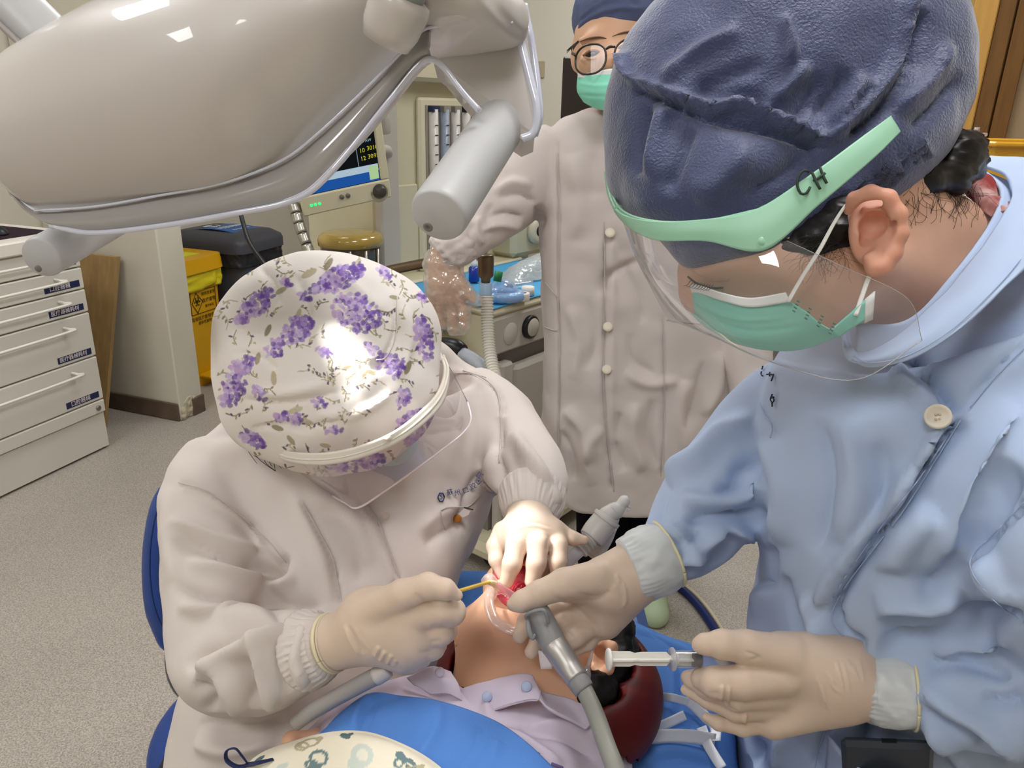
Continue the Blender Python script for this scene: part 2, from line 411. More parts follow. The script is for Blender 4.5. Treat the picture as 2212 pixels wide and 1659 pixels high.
def vnoise(p, seed=0):
    """cheap smooth value noise at points (n,3) -> -1..1"""
    p = np.asarray(p, float); i = np.floor(p).astype(np.int64); f = p-i; f = f*f*(3-2*f); o = np.zeros(len(p))
    for dx in (0, 1):
        for dy in (0, 1):
            for dz in (0, 1):
                h = (i[:, 0]+dx)*374761393+(i[:, 1]+dy)*668265263+(i[:, 2]+dz)*2147483647+seed*974711
                h = (h ^ (h >> 13))*1274126177 & 0x7fffffff; h = ((h ^ (h >> 16)) & 0xffff)/32767.5-1
                o += h*(f[:, 0] if dx else 1-f[:, 0])*(f[:, 1] if dy else 1-f[:, 1])*(f[:, 2] if dz else 1-f[:, 2])
    return o
def rumple(vf, amp, scale, seed=0, stretch=(1, 1, 1), octs=2):
    V, Fs = np.array(vf[0]), vf[1]; N = vnorm(V, Fs); d = np.zeros(len(V))
    for o in range(octs): d += vnoise(V*np.array(stretch)*scale*2**o+17*o, seed+o)*.5**o
    return V+N*(d*amp)[:, None], Fs
def surf_pt(obj_vf, px, py):
    """front-most vertex of a mesh near a pixel -> its depth"""
    Q = proj(obj_vf[0]); d2 = (Q[:, 0]-px)**2+(Q[:, 1]-py)**2; i = np.argpartition(d2, 24)[:24]; return Q[i, 2].min()
def strokes3d(vf, lines, r_px, off=.0006, na=6):
    """thin raised lines lying on a surface (stitching, ink): follow the front of mesh vf under photo polylines"""
    Q = proj(vf[0]); parts = []
    allp = np.concatenate([np.array(l, float) for l in lines]); lo = allp.min(0)-60; hi = allp.max(0)+60
    Q = Q[(Q[:, 0] > lo[0]) & (Q[:, 0] < hi[0]) & (Q[:, 1] > lo[1]) & (Q[:, 1] < hi[1])]
    for ln in lines:
        ln = np.array(ln, float); L = np.linalg.norm(np.diff(ln, axis=0), axis=1).sum(); n = int(min(60, max(6, L/7))); q = cr(ln, n); ds = []
        for x, y in q:
            d2 = (Q[:, 0]-x)**2+(Q[:, 1]-y)**2; i = np.argpartition(d2, min(10, len(d2)-1))[:10]; near = d2[i] < d2[i].min()*6+60; i = i[near]
            dm = Q[i, 2].min(); i = i[Q[i, 2] < dm+.0035]; w = 1/(d2[i]+2); ds.append((Q[i, 2]*w).sum()/w.sum())
        ds = np.array(ds)
        for _ in range(2): e = np.concatenate([ds[:1], ds, ds[-1:]]); ds = np.minimum(ds, (e[:-2]+e[1:-1]*2+e[2:])/4)
        pts = np.array([P(x, y, d-off-.0006) for (x, y), d in zip(q, ds)]); parts.append(tube(pts, r_px*ds.mean()/FPX, na=na, nl=len(pts)))
    return join(*parts)
_FC = {}
def text_mesh(s, size, origin, right, up, mat=None, depth=.0003, align='LEFT'):
    """lettering as thin solid shapes in the plane (right, up) at origin"""
    cu = bpy.data.curves.new('txt', 'FONT'); cu.body = s; cu.size = size; cu.align_x = align; cu.align_y = 'CENTER'; cu.extrude = depth; cu.resolution_u = 2
    o = bpy.data.objects.new('txt', cu); COL.objects.link(o); dg = bpy.context.evaluated_depsgraph_get(); dg.update()
    me = o.evaluated_get(dg).to_mesh(); v = np.array([tuple(q.co) for q in me.vertices]); f = [tuple(p.vertices) for p in me.polygons]
    o.evaluated_get(dg).to_mesh_clear(); bpy.data.objects.remove(o); bpy.data.curves.remove(cu)
    r, u = nrm(right), nrm(up); n = np.cross(r, u)
    return np.asarray(origin)+v[:, :1]*r+v[:, 1:2]*u+v[:, 2:3]*n, f
# ================================================================ room shell
mWall = M('wall_paint', 'D6D0C0', .75, .25, var=.05, vscale=2.5, bump=.08, bscale=60)
mWall2 = mWall
mCeil = M('ceiling_paint', 'E6E3DA', .8, .2)
def floor_mat():
    m, t, b = newmat('floor_vinyl'); tc = t.add('ShaderNodeTexCoord')
    n1 = t.add('ShaderNodeTexNoise', i_Scale=260.0, i_Detail=2.0); n2 = t.add('ShaderNodeTexVoronoi', i_Scale=160.0); n3 = t.add('ShaderNodeTexNoise', i_Scale=3.0, i_Detail=4.0)
    for n in (n1, n2, n3): t.link(tc.outputs['Object'], n.inputs['Vector'])
    r = t.add('ShaderNodeValToRGB'); r.color_ramp.elements[0].position = .32; r.color_ramp.elements[1].position = .68
    r.color_ramp.elements[0].color = lin('8D857B'); r.color_ramp.elements[1].color = lin('C2BAAF'); t.link(n1.outputs['Fac'], r.inputs[0])
    r2 = t.add('ShaderNodeValToRGB'); r2.color_ramp.elements[0].color = (.75, .75, .75, 1); r2.color_ramp.elements[1].position = .35; r2.color_ramp.elements[1].color = (1, 1, 1, 1); t.link(n2.outputs['Distance'], r2.inputs[0])
    mx = t.add('ShaderNodeMix', data_type='RGBA', blend_type='MULTIPLY'); mx.inputs['Factor'].default_value = .5; t.link(r.outputs[0], mx.inputs['A']); t.link(r2.outputs[0], mx.inputs['B'])
    mp = t.add('ShaderNodeMapRange'); mp.inputs[3].default_value = .86; mp.inputs[4].default_value = 1.06; t.link(n3.outputs['Fac'], mp.inputs[0])
    m2 = t.add('ShaderNodeMix', data_type='RGBA', blend_type='MULTIPLY'); m2.inputs['Factor'].default_value = 1; t.link(mx.outputs['Result'], m2.inputs['A']); t.link(mp.outputs[0], m2.inputs['B'])
    t.link(m2.outputs['Result'], b.inputs['Base Color']); b.inputs['Roughness'].default_value = .42; b.inputs['Specular IOR Level'].default_value = .4
    return m
AB0, AB1, BB0, BB1, ZC = -4.6, 2.35, -.58, 4.2, 2.75        # room limits in the room frame
tag(mk('floor', rbox(AB0-.1, AB1+.1, BB0-.1, BB1+.1, -.06, 0), floor_mat(), smooth=False), kind='structure')
tag(mk('ceiling', rbox(AB0-.1, AB1+.1, BB0-.1, BB1+.1, ZC, ZC+.06), mCeil, smooth=False), kind='structure')
tag(mk('wall_left', rbox(AB0-.1, AB1+.1, BB0-.1, BB0, 0, ZC), mWall2, smooth=False), kind='structure')
tag(mk('wall_back', rbox(AB1, AB1+.1, BB0, BB1, 0, ZC), mWall, smooth=False), kind='structure')
tag(mk('wall_right', rbox(AB0, AB1, BB1, BB1+.1, 0, ZC), mWall2, smooth=False), kind='structure')
tag(mk('wall_front', rbox(AB0-.1, AB0, BB0, BB1, 0, ZC), mWall, smooth=False), kind='structure')
tag(mk('wall_stub', rbox(.33, .477, BB0, .066, 0, ZC, .006), mWall, smooth=False), kind='structure')
mBase = M('baseboard_brown', '6B5A4C', .5, .4, var=.25, vscale=14)
tag(mk('baseboard_stub', rbox(.318, .33, BB0, .062, 0, .085, .003), mBase, smooth=False), kind='structure')
tag(mk('baseboard_stub_end', rbox(.40, .477, .066, .078, 0, .085, .003), mBase, smooth=False), kind='structure')
tag(mk('baseboard_left', rbox(.477, AB1, BB0, BB0+.012, 0, .085, .003), mBase, smooth=False), kind='structure')
tag(mk('baseboard_back', rbox(AB1-.012, AB1, BB0, BB1, 0, .085, .003), mBase, smooth=False), kind='structure')
# plaster damage at the foot of the stub corner
tag(mk('trim_1', rumple(sdf_mesh([ell(RM(.40, .066, .05), np.array([E1, E2, EZ]), np.array([.055, .008, .05])), ell(RM(.345, .062, .03), np.array([E1, E2, EZ]), np.array([.014, .02, .035]))], .003, .01), .004, 60), M('bare_plaster', 'C9BFA6', .9, .1, var=.3, vscale=60)), kind='structure')
# ceiling light panels
mGlow = emis('light_panel_glow', 'FDFDFF', CEIL_POWER); mFrame = M('panel_frame', 'EDEDED', .4)
for k, (a, b) in enumerate([(-3.2, .55), (-3.2, 2.3), (-1.55, .4), (-1.55, 2.75), (.15, .9), (.15, 2.6), (1.5, 2.0)]):
    t = thing('ceiling_light_offscreen', 'square white ceiling light panel set flush in the ceiling', 'ceiling light', RM(a, b, ZC-.03), 'ceiling light panels')
    mk('diffuser_offscreen', rbox(a-.29, a+.29, b-.29, b+.29, ZC-.018, ZC-.012), mGlow, t, False)
    for d in ((-.3, -.29, -.3, .3), (.29, .3, -.3, .3), (-.29, .29, -.3, -.29), (-.29, .29, .29, .3)):
        mk('frame', rbox(a+d[0], a+d[1], b+d[2], b+d[3], ZC-.024, ZC), mFrame, t, False)
# conduits and socket on the stub wall and left wall
mPvc = M('pvc_white', 'DAD4C4', .4); mPvcT = M('pvc_tan', 'AFA286', .5)
for k, b in enumerate((-.46, -.485)):
    tag(mk('cable_conduit', rbox(.312, .33, b-.009, b+.009, .36, ZC, .003), mPvcT, smooth=False), 'slim vertical cable conduit fixed to the short wall stub behind the cabinet', 'conduit', 'conduits on the wall stub')
so = thing('wall_socket', 'white double wall socket low on the short wall stub', 'socket', RM(.33, -.37, .33))
mk('plate', rbox(.322, .33, -.44, -.30, .29, .38, .004), mPvc, so, False)
for b in (-.40, -.34): mk('outlet', rbox(.319, .323, b-.02, b+.02, .31, .36, .003), M('socket_inner', 'C4BDAC', .5), so, False)
pl = mk('plug', rbox(.295, .32, -.425, -.385, .32, .355, .006), M('plug_black', '23211F', .5), None, False); tag(pl, 'small black plug in the wall socket beside the plywood board', 'plug')
tag(mk('blue_cable', tube([RM(.30, -.39, .34), RM(.29, -.36, .27), RM(.28, -.38, .17), RM(.285, -.46, .08), RM(.29, -.52, .012)], .005, na=8), M('cable_blue', '1F4E80', .5)), 'blue cable hanging from the wall socket behind the plywood board', 'cable')
# plywood board leaning between cabinet and stub
mPly = M('plywood', 'A98A5C', .6, .3, stretch=(3, 3, .4), var=.22, vscale=14)
bo = orient((np.array([RM(.13, -.185, 0), RM(.148, -.185, 0), RM(.148, -.56, 0), RM(.13, -.56, 0), RM(.29, -.125, .745), RM(.308, -.125, .745), RM(.308, -.53, .745), RM(.29, -.53, .745)]),
     [(0, 1, 2, 3), (4, 7, 6, 5), (0, 4, 5, 1), (1, 5, 6, 2), (2, 6, 7, 3), (3, 7, 4, 0)]))
tag(mk('plywood_board', bo, mPly, smooth=False), 'tan plywood board leaning between the drawer cabinet and the wall stub', 'board')

# ================================================================ drawer cabinet
mCab = M('cabinet_white', 'D9D4CA', .4, .45, var=.03, vscale=3); mCabH = M('handle_white', 'E3DFD6', .3, .5); mTop = M('counter_white', 'E6DFD6', .35, .5)
mTag = M('label_navy', '1E2750', .45); mTagT = M('label_letter', 'E8DDDB', .5)
cb = thing('drawer_cabinet', 'white metal drawer cabinet with long bar handles and navy drawer labels', 'cabinet', RM(-.55, -.27, 0))
CA0, CA1 = -1.1, 0.0
mk('body', rbox(CA0, CA1, -.52, -.022, .16, .855), mCab, cb, False)
mk('plinth', rbox(CA0, CA1-.004, -.5, -.012, .010, .16), mCab, cb, False)
mk('foot', rbox(CA0+.02, CA1-.03, -.48, -.045, .0, .010), mCab, cb, False)
lev = [.163, .2205, .406, .589, .682, .768, .853]
for i in range(6):
    z0, z1 = lev[i]+.0025, lev[i+1]-.0025
    d = mk('drawer' if i else 'bottom_panel', rbox(CA0, CA1, -.022, 0, z0, z1, .004), mCab, cb, False)
    if i == 0:
        mk('lock', lathe(RM(-.035, -.002, .19), E2, [(0, .011), (.006, .011), (.008, .008)], 16), M('lock_steel', '8E8A82', .3, metal=.9), d); continue
    hz = z1-.035 if i > 2 else z1-.045
    a1, a0 = -.125, -.62
    pts = [RM(a1, 0, hz+.012), RM(a1+.004, .022, hz+.008), RM(a1-.01, .03, hz), RM(a0+.01, .03, hz), RM(a0-.004, .022, hz+.008), RM(a0, 0, hz+.012)]
    mk('handle', tube(pts, .0055, na=8, nl=40), mCabH, d)
    la = mk('label', rbox(-.175, -.022, 0, .0012, z0+.012, z0+.037), mTag, d, False)
    s = ['口腔器械', '医疗器械耗材', '医疗器械耗材', '医疗器械耗材', '口腔器械'][i-1] if i < 4 else '口腔器械'
    mk('lettering', text_mesh(s, .021 if len(s) > 4 else .023, RM(-.168 if len(s) > 4 else -.155, .0013, z0+.0245), E1, EZ), mTagT, la, False)
tag(mk('countertop', rbox(CA0-.02, CA1+.012, -.56, .018, .855, .905, .006), mTop, smooth=False), 'thick white countertop lying on the drawer cabinet', 'countertop')
tag(mk('mouse_pad', rbox(-.40, -.05, -.45, -.06, .905, .909, .001), M('mouse_pad_cloth', '33282F', .9, .1), smooth=False), 'dark mouse pad with a red edge on the white countertop', 'mouse pad')
mo = sdf_mesh([ell(RM(-.2, -.16, .909), np.array([E1, E2, EZ]), np.array([.034, .056, .036]))], .0025, .01, [ell(RM(-.2, -.16, .86), np.array([E1, E2, EZ]), np.array([.2, .2, .05]))])
tag(mk('computer_mouse', mo, M('mouse_black', '14161A', .35)), 'black computer mouse resting on the dark mouse pad', 'computer mouse')

# ================================================================ waste bins
mYel = M('bin_yellow', 'E0A90F', .35, .45, var=.04); mYelB = M('bag_yellow', 'DCCB22', .3, .5, bump=.8, bscale=60, sub=.15); mInk = M('ink_dark', '4A3A10', .6)
yb = thing('pedal_bin', 'yellow pedal waste bin with a yellow liner and black biohazard print', 'bin', RM(.79, -.33, 0))
def tub(a0, a1, b0, b1, z0, z1, k=.9, e=6, n=10, na=64):
    ca, cbb = (a0+a1)/2, (b0+b1)/2; x, y = sup(na, e); R = []
    for i in range(n):
        t = i/(n-1); s = k+(1-k)*t; R.append([RM(ca+(a1-a0)/2*s*x[j], cbb+(b1-b0)/2*s*y[j], z0+(z1-z0)*t) for j in range(na)])
    return orient(rings_mesh(np.array(R)))
mk('body', carve(tub(.615, .955, -.50, -.155, .0, .575, .93), rbox(.715, .875, -.27, -.10, -.02, .205)), mYel, yb, sharp=40)
mk('pedal', rbox(.725, .865, -.28, -.10, .045, .065, .006), mYel, yb, False)
mk('liner_bag', rumple(tub(.603, .967, -.512, -.143, .50, .60, 1.0, 7, 16, 120), .009, 38, 3), mYelB, yb)
lid = tub(.60, .972, -.52, -.138, .585, .655, 1.03, 7); mk('lid', (np.concatenate([lid[0]]), lid[1]), mYel, yb, sharp=40)
mk('lid_sticker', rbox(.68, .88, -.40, -.22, .6555, .657), M('sticker_yellow', 'D9D61F', .5), yb, False)
def bfront(a, z, off=.002): return RM(a, -.155+.012*(z-.575)/.575+off, z)   # points on the bin front
lw = []
TL = (.713, .492); BR = (.89, .378)
for p, q in (((.713, .378), (.89, .378)), ((.713, .492), (.89, .492)), ((.713, .378), (.713, .492)), ((.89, .378), (.89, .492)),
             ((.755, .485), (.795, .435)), ((.795, .435), (.755, .382)), ((.755, .382), (.722, .435)), ((.722, .435), (.755, .485))):
    lw.append(tube([bfront(*p), bfront(*q)], .0017, na=6, nl=3))
for k in range(3):
    an = pi/2+k*2*pi/3; c = (.758+.011*cos(an), .44+.013*sin(an))
    lw.append(tube([bfront(c[0]+.010*cos(x), c[1]+.011*sin(x)) for x in np.linspace(an+.7, an+2*pi-.7, 12)], .0026, na=6, nl=24))
lw.append(tube([bfront(.758+.008*cos(x), .44+.008*sin(x)) for x in np.linspace(0, 2*pi, 12)], .0016, na=6, nl=24))
pr = join(*lw); mk('biohazard_print', pr, mInk, yb)
for t_, z_, a_, s_ in (('损伤性废物', .02, .84, .47), ('医疗废物', .024, .842, .435), ('警示标志', .016, .842, .405), ('其他医疗废物专用', .023, .80, .352), ('感染性废物', .019, .80, .328)):
    mk('lettering', text_mesh(t_, z_, bfront(a_, s_), E1, EZ, align='CENTER'), mInk, yb, False)
mGry = M('bin_grey', '4A4B52', .45, .4, var=.05); mBlu = M('label_blue', '2A62A6', .4)
gb = thing('recycling_bin', 'large dark grey recycling bin with blue recycling labels and a black liner', 'bin', RM(1.2, -.3, 0))
mk('body', tub(1.02, 1.40, -.545, -.09, .0, .63, .92), mGry, gb, sharp=40)
mk('liner_bag', rumple(tub(1.01, 1.41, -.556, -.078, .56, .65, 1.0, 7, 14, 120), .008, 30, 5), M('bag_black', '2B2B30', .3, .5), gb)
x, y = sup(64, 7); R = []
for s, z in ((1, .635), (1, .68), (.97, .70), (.8, .725), (.4, .735), (.02, .736)): R.append([RM(1.21+.206*s*x[j], -.318+.25*s*y[j], z) for j in range(64)])
mk('lid', orient(rings_mesh(np.array(R))), mGry, gb, sharp=40)
g = np.array([[RM(a, b, z) for a in (1.1, 1.21, 1.32)] for b, z in ((-.44, .7305), (-.32, .7405), (-.2, .7335), (-.13, .720))])
ll = mk('lid_label', patch(g, 12, 8, .001, True), mBlu, gb)
mW = M('print_white', 'E8EEF2', .5)
def gtop(a, b): return RM(a, b, .7425-.10*max(0, b+.32)**2*5-.06*max(0, -.32-b))
def arrows(c, rad, pt, w=.006):
    q = []
    for k in range(3):
        a0 = pi/2+k*2*pi/3; p0 = (c[0]+rad*cos(a0+.22), c[1]+rad*sin(a0+.22)); p1 = (c[0]+rad*cos(a0+2*pi/3-.22), c[1]+rad*sin(a0+2*pi/3-.22)); q.append(tube([pt(*p0), pt(*p1)], w, na=6, nl=4, flat=.3))
    return join(*q)
mk('recycling_print', arrows((1.20, -.40), .045, lambda a, b: gtop(a, b)), mW, gb)
mk('lettering', text_mesh('可回收物', .05, gtop(1.21, -.28)+EZ*.002, E1, -E2, align='CENTER'), mW, gb, False); mk('lettering', text_mesh('Recyclable', .03, gtop(1.21, -.215)+EZ*.002, E1, -E2, align='CENTER'), mW, gb, False)
fl = mk('front_label', rbox(1.08, 1.30, -.099, -.094, .33, .54), mBlu, gb, False)
mk('recycling_print', arrows((1.19, .46), .06, lambda a, z: RM(a, -.0925, z), .007), mW, gb)
# ================================================================ anaesthesia machine
M1 = np.array([sin(radians(38)), cos(radians(38)), 0]); M2 = np.array([sin(radians(-52)), cos(radians(-52)), 0]); MK = onz(1064, 672, .85); MK[2] = 0
def MP(s, t, z): return MK+s*M1+t*M2+z*EZ
def mbox(s0, s1, t0, t1, z0, z1, bev=0): return boxv(MP((s0+s1)/2, (t0+t1)/2, (z0+z1)/2), M1*(s1-s0)/2, M2*(t1-t0)/2, EZ*(z1-z0)/2, bev)
mCream = M('machine_cream', 'CFC8AA', .45, .4, var=.04); mMG = M('machine_grey', 'B9B3A8', .5, .4); mMD = M('machine_dark_grey', '7F7973', .5, .4)
mBlk = M('black_plastic', '17171A', .35); mBrz = M('bronze_metal', '7C6A55', .35, metal=.85); mSil = M('silver_metal', 'A9A49A', .32, metal=.8)
an = thing('anesthesia_machine', 'cream anesthesia machine with glass flow tubes, shelf and tall column', 'medical machine', MP(.3, .3, 0))
mk('column', mbox(.02, .66, .5, .85, .06, 1.52, .012), mCream, an, False)
mk('column_top', mbox(-.02, .70, .44, .87, 1.46, 1.53, .012), mCream, an, False)
mk('side_post', mbox(.02, .10, .47, .505, .86, 1.46, .006), mMG, an, False)
fp = mk('flow_meter_panel', mbox(.2, .56, .478, .502, .86, 1.415, .008), M('panel_cream', 'D8D1B5', .5), an, False)
mk('panel_recess', mbox(.225, .53, .474, .480, .885, 1.392), M('panel_grey', '9A9284', .6), fp, False)
mTubeG = M('tube_grey_white', 'C9C6BF', .3, .5); mTick = M('tick_black', '2B2A28', .6)
for k in range(6):
    s = .25+.052*k
    tb = mk('flow_tube', lathe(MP(s, .466, .89), EZ, [(0, .016), (.49, .016)], 14), mTubeG if k != 1 else M('tube_blue_grey', '8C97A6', .3), fp)
    mk('tube_cap', mbox(s-.016, s+.016, .452, .476, 1.372, 1.39), M('cap_navy', '223052', .5) if k == 0 else (mTick if k in (3, 4) else M('cap_grey', '8F8A80', .5)), tb, False)
    tk = [mbox(s-.009, s+.005, .4495, .4505, .91+.03*j, .913+.03*j) for j in range(15)]
    o = mk('scale_marks', join(*tk), mTick, tb, False); tag(o, kind='stuff')
mk('lower_panel', mbox(.03, .2, .49, .502, .88, 1.15, .004), mCream, an, False)
mk('shelf', mbox(-.02, .66, .40, .5, .83, .86, .006), mCream, an, False)
mk('work_surface', mbox(0, .72, 0, .44, .825, .85, .01), mCream, an, False)
mk('front_panel', mbox(0, .72, .0, .03, .71, .825, .008), mMG, an, False)
mk('side_panel', mbox(.0, .03, .03, .44, .40, .825, .004), mCream, an, False)
mk('inner_body', mbox(.03, .72, .03, .44, .10, .825), mMD, an, False)
dr = mk('drawer', mbox(.10, .72, -.012, .03, .38, .66, .012), mMG, an, False)
mk('drawer', mbox(.10, .72, -.012, .03, .12, .365, .012), mMG, an, False)
mk('column_leg', mbox(.04, .095, -.01, .03, .1, .68, .008), mMG, an, False)
ga = mk('gauge', lathe(MP(.175, 0, .768), -M2, [(0, .036), (.012, .036), (.014, .03)], 32), mBlk, an)
mk('gauge_dial', lathe(MP(.178, -.012, .768), -M2, [(0, .029), (.004, .027)], 32), M('dial_grey', 'C3BEB2', .4), ga)
mk('blank_plate', lathe(MP(.085, 0, .765), -M2, [(0, .034), (.002, .032)], 32), M('plate_grey', 'C6C0B5', .5), an)
mk('base', mbox(-.05, .75, -.06, .9, .05, .11, .02), mCream, an, False)
for s, t in ((.02, 0), (.7, 0), (.02, .82), (.7, .82)): mk('caster', lathe(MP(s-.015, t, .035), M1, [(0, .03), (.004, .035), (.026, .035), (.03, .03)], 20), mBlk, an)
# gas outlet block on the right of the column
go = mk('outlet_block', mbox(.60, .82, .40, .52, .86, 1.04, .02), mCream, an, False)
mk('outlet_ring', lathe(MP(.725, .40, .955), -M2, [(0, .05), (.02, .048), (.024, .03)], 28), M('panel_cream2', 'DAD3BB', .4), an)
mk('outlet_hole', lathe(MP(.725, .377, .955), -M2, [(0, .02), (.003, .019)], 20), mBlk, an)
# absorber unit left of the work surface
mk('absorber_body', mbox(-.02, .25, .14, .62, .35, .765, .02), mCream, an, False)
mk('absorber_deck', mbox(-.06, .26, .13, .64, .765, .785, .006), mSil, an, False)
mk('valve_dome', orient(lathe(P(925, 690, 2.16), EZ, [(0, .036), (.012, .036), (.02, .033), (.03, .022), (.034, .004)], 24)), M('valve_glass', 'C9B98E', .12, coat=.6), an)
mk('valve_lever', ptube([(873, 668, 2.16, 14), (893, 650, 2.15, 11), (903, 628, 2.13, 8)], na=12, nl=12), mBlk, an)
mk('valve_base', lathe(P(885, 680, 2.2), EZ, [(-.02, .05), (.0, .05), (.012, .03)], 24), mBlk, an)
mk('port', ptube([(940, 752, 2.10, 20), (958, 748, 2.09, 20), (985, 752, 2.07, 20), (1000, 760, 2.06, 16)], na=16, nl=16), mBlk, an)
mk('return_hose', ptube([(995, 762, 2.06, 14), (1020, 775, 2.05, 15), (1050, 800, 2.03, 16), (1075, 840, 2.02, 16), (1090, 900, 2.0, 16)], na=14, nl=60, rfun=lambda t: 1+.05*np.sin(t*150)), M('hose_grey_clear', 'B4B9C2', .35), an)
# bellows canister
bl = P(757, 503, 2.32)
mk('bellows_glass', lathe(bl-EZ*.21, EZ, [(0, .092), (.19, .092), (.2, .09)], 40), M('bellows_smoke', '4B4636', .12, coat=.5), an)
mk('bellows_cap', lathe(bl-EZ*.035, EZ, [(0, .099), (.02, .099), (.03, .094), (.036, .085), (.038, .05)], 40), M('bellows_amber', 'A48A42', .15, coat=.6), an)
for an_ in (-2.0, -1.4, -.9, -.4): mk('bellows_rod', lathe(bl+np.array([cos(an_), sin(an_), 0])*.096-EZ*.21, EZ, [(0, .005), (.17, .005)], 8), mSil, an)
mk('bellows_seat', lathe(bl-EZ*.25, EZ, [(0, .11), (.04, .11)], 40), mMG, an)
mk('bellows_stand', boxv(bl-EZ*.45, M1*.12, M2*.12, EZ*.2, .01), mMD, an, False)
# breathing arm with bronze connector
p = [P(790, 594, 2.2), P(900, 572, 2.12), P(1000, 553, 2.04), P(1045, 545, 2.0)]
mk('breathing_arm', tube(p, .014, na=14, nl=20), mBrz, an)
ct = P(1050, 548, 1.985)
mk('arm_connector', lathe(ct-EZ*.078, EZ, [(0, .012), (.012, .013), (.02, .021), (.066, .021), (.074, .02), (.076, .017)], 28), mBrz, an)
# monitor of the machine
q0, q1, q2, q3 = P(845, 425, 2.25), P(655, 468, 2.13), P(590, 210, 2.13), P(790, 165, 2.24)
mn = thing('patient_monitor', 'cream bedside monitor showing yellow numbers above a blue band', 'monitor', (q0+q1)/2)
mr = nrm(q0-q1); mu = nrm(EZ-mr*(EZ@mr)); mu = nrm(mu+.12*np.cross(mr, mu)); mnn = np.cross(mr, mu); Wm = np.linalg.norm(q0-q1); Hm = .30
def MO(x, y, z=0): return q1+mr*x+mu*y+mnn*z
def mobox(x0, x1, y0, y1, z0, z1, bev=0): return boxv(MO((x0+x1)/2, (y0+y1)/2, (z0+z1)/2), mr*(x1-x0)/2, mu*(y1-y0)/2, mnn*(z1-z0)/2, bev)
hs = mk('housing', mobox(0, Wm, 0, Hm, -.07, -.004, .012), mCream, mn, False)
for nm, b_ in (('bezel', (0, Wm, 0, .055)), ('bezel', (0, Wm, Hm-.02, Hm)), ('bezel', (0, .02, .055, Hm-.02)), ('bezel', (Wm-.026, Wm, .055, Hm-.02))): mk(nm, mobox(b_[0], b_[1], b_[2], b_[3], -.006, .006, .004), mCream, mn, False)
sc = mk('screen', mobox(.02, Wm-.026, .055, Hm-.02, -.006, .0), emis('screen_dark', '1B1E22', .5), mn, False)
mk('screen_band', mobox(.022, Wm-.028, .057, .085, 0, .001), emis('screen_blue', '2560B4', .7), sc, False)
mk('screen_band', mobox(.022, Wm-.028, .085, .104, 0, .001), emis('screen_white', 'BFD6E6', .75), sc, False)
mk('screen_button', mobox(Wm-.058, Wm-.03, .062, .1, .001, .002), emis('screen_green', 'BFE0A8', .75), sc, False)
mk('screen_divider', mobox(Wm-.087, Wm-.085, .105, Hm-.03, 0, .001), emis('screen_grey', '8FA0AA', .6), sc, False)
mY = emis('screen_yellow', 'D9D23C', .8)
for k, (sx, sy, s_) in enumerate(((.078, .125, '12'), (.055, .127, '30'), (.037, .127, '95'), (.078, .147, '10'), (.055, .15, '30'), (.038, .15, '10'), (.078, .2, '72'), (.05, .21, '98'))):
    mk('screen_number', text_mesh(s_, .017, MO(Wm-sx, sy, .0012), mr, mu, depth=.0001), mY, sc, False)
for s_, yy in (('PAW', .172), ('MV', .235)): mk('screen_number', text_mesh(s_, .011, MO(Wm-.062, yy, .0012), mr, mu, depth=.0001), emis('screen_ltblue', '9CC6D8', .7), sc, False)
mk('control_knob', lathe(MO(Wm-.037, .026, .005), mnn, [(0, .021), (.006, .021), (.012, .0155), (.02, .0145), (.022, .012)], 28), M('knob_dark', '4A453E', .35, metal=.3), mn)
mk('knob_lobe', lathe(MO(Wm-.037, .022, -.005), mnn, [(-.02, .03), (.009, .03), (.011, .028)], 28), mCream, mn)
for x in (.118, .137): mk('button', lathe(MO(x, .033, .005), mnn, [(0, .007), (.005, .0065)], 16), M('btn_grey', '6B665C', .4), mn)
for x in (.027, .039, .051): mk('indicator', lathe(MO(x, .028, .005), mnn, [(0, .0042), (.003, .004)], 14), emis('led_green', '35F07C', 1.6), mn)
mk('hinge', lathe(MO(Wm+.028, .17, -.05), mu, [(0, .016), (.002, .018), (.12, .018), (.122, .016)], 18), mMG, mn)
mk('mount_arm', tube([MO(Wm*.8, .13, -.05), MO(Wm+.03, .12, -.07), MP(.05, .465, 1.25)], .014, na=12), mMG, mn)
# gooseneck holder
gn = thing('gooseneck_holder', 'segmented silver gooseneck arm beside the monitor', 'holder', P(690, 620, 2.15))
gp = cr(np.array([P(634, 440, 2.12), P(648, 490, 2.12), P(668, 545, 2.12), P(692, 620, 2.13)]), 8)
for i in range(7):
    mk('segment', tube([gp[i]*.95+gp[i+1]*.05, gp[i]*.05+gp[i+1]*.95], .0155, na=16, nl=6), mSil, gn)
    mk('ring', tube([gp[i]*.06+gp[i+1]*.94, gp[i+1]+.06*(gp[i+1]-gp[i])], .0135, na=14, nl=3), mBlk, gn)
mk('clamp_post', tube([gp[-1], MP(-.30, .42, .76), MP(-.26, .445, .69), MP(-.197, .45, .68)], .014, na=12), mSil, gn)
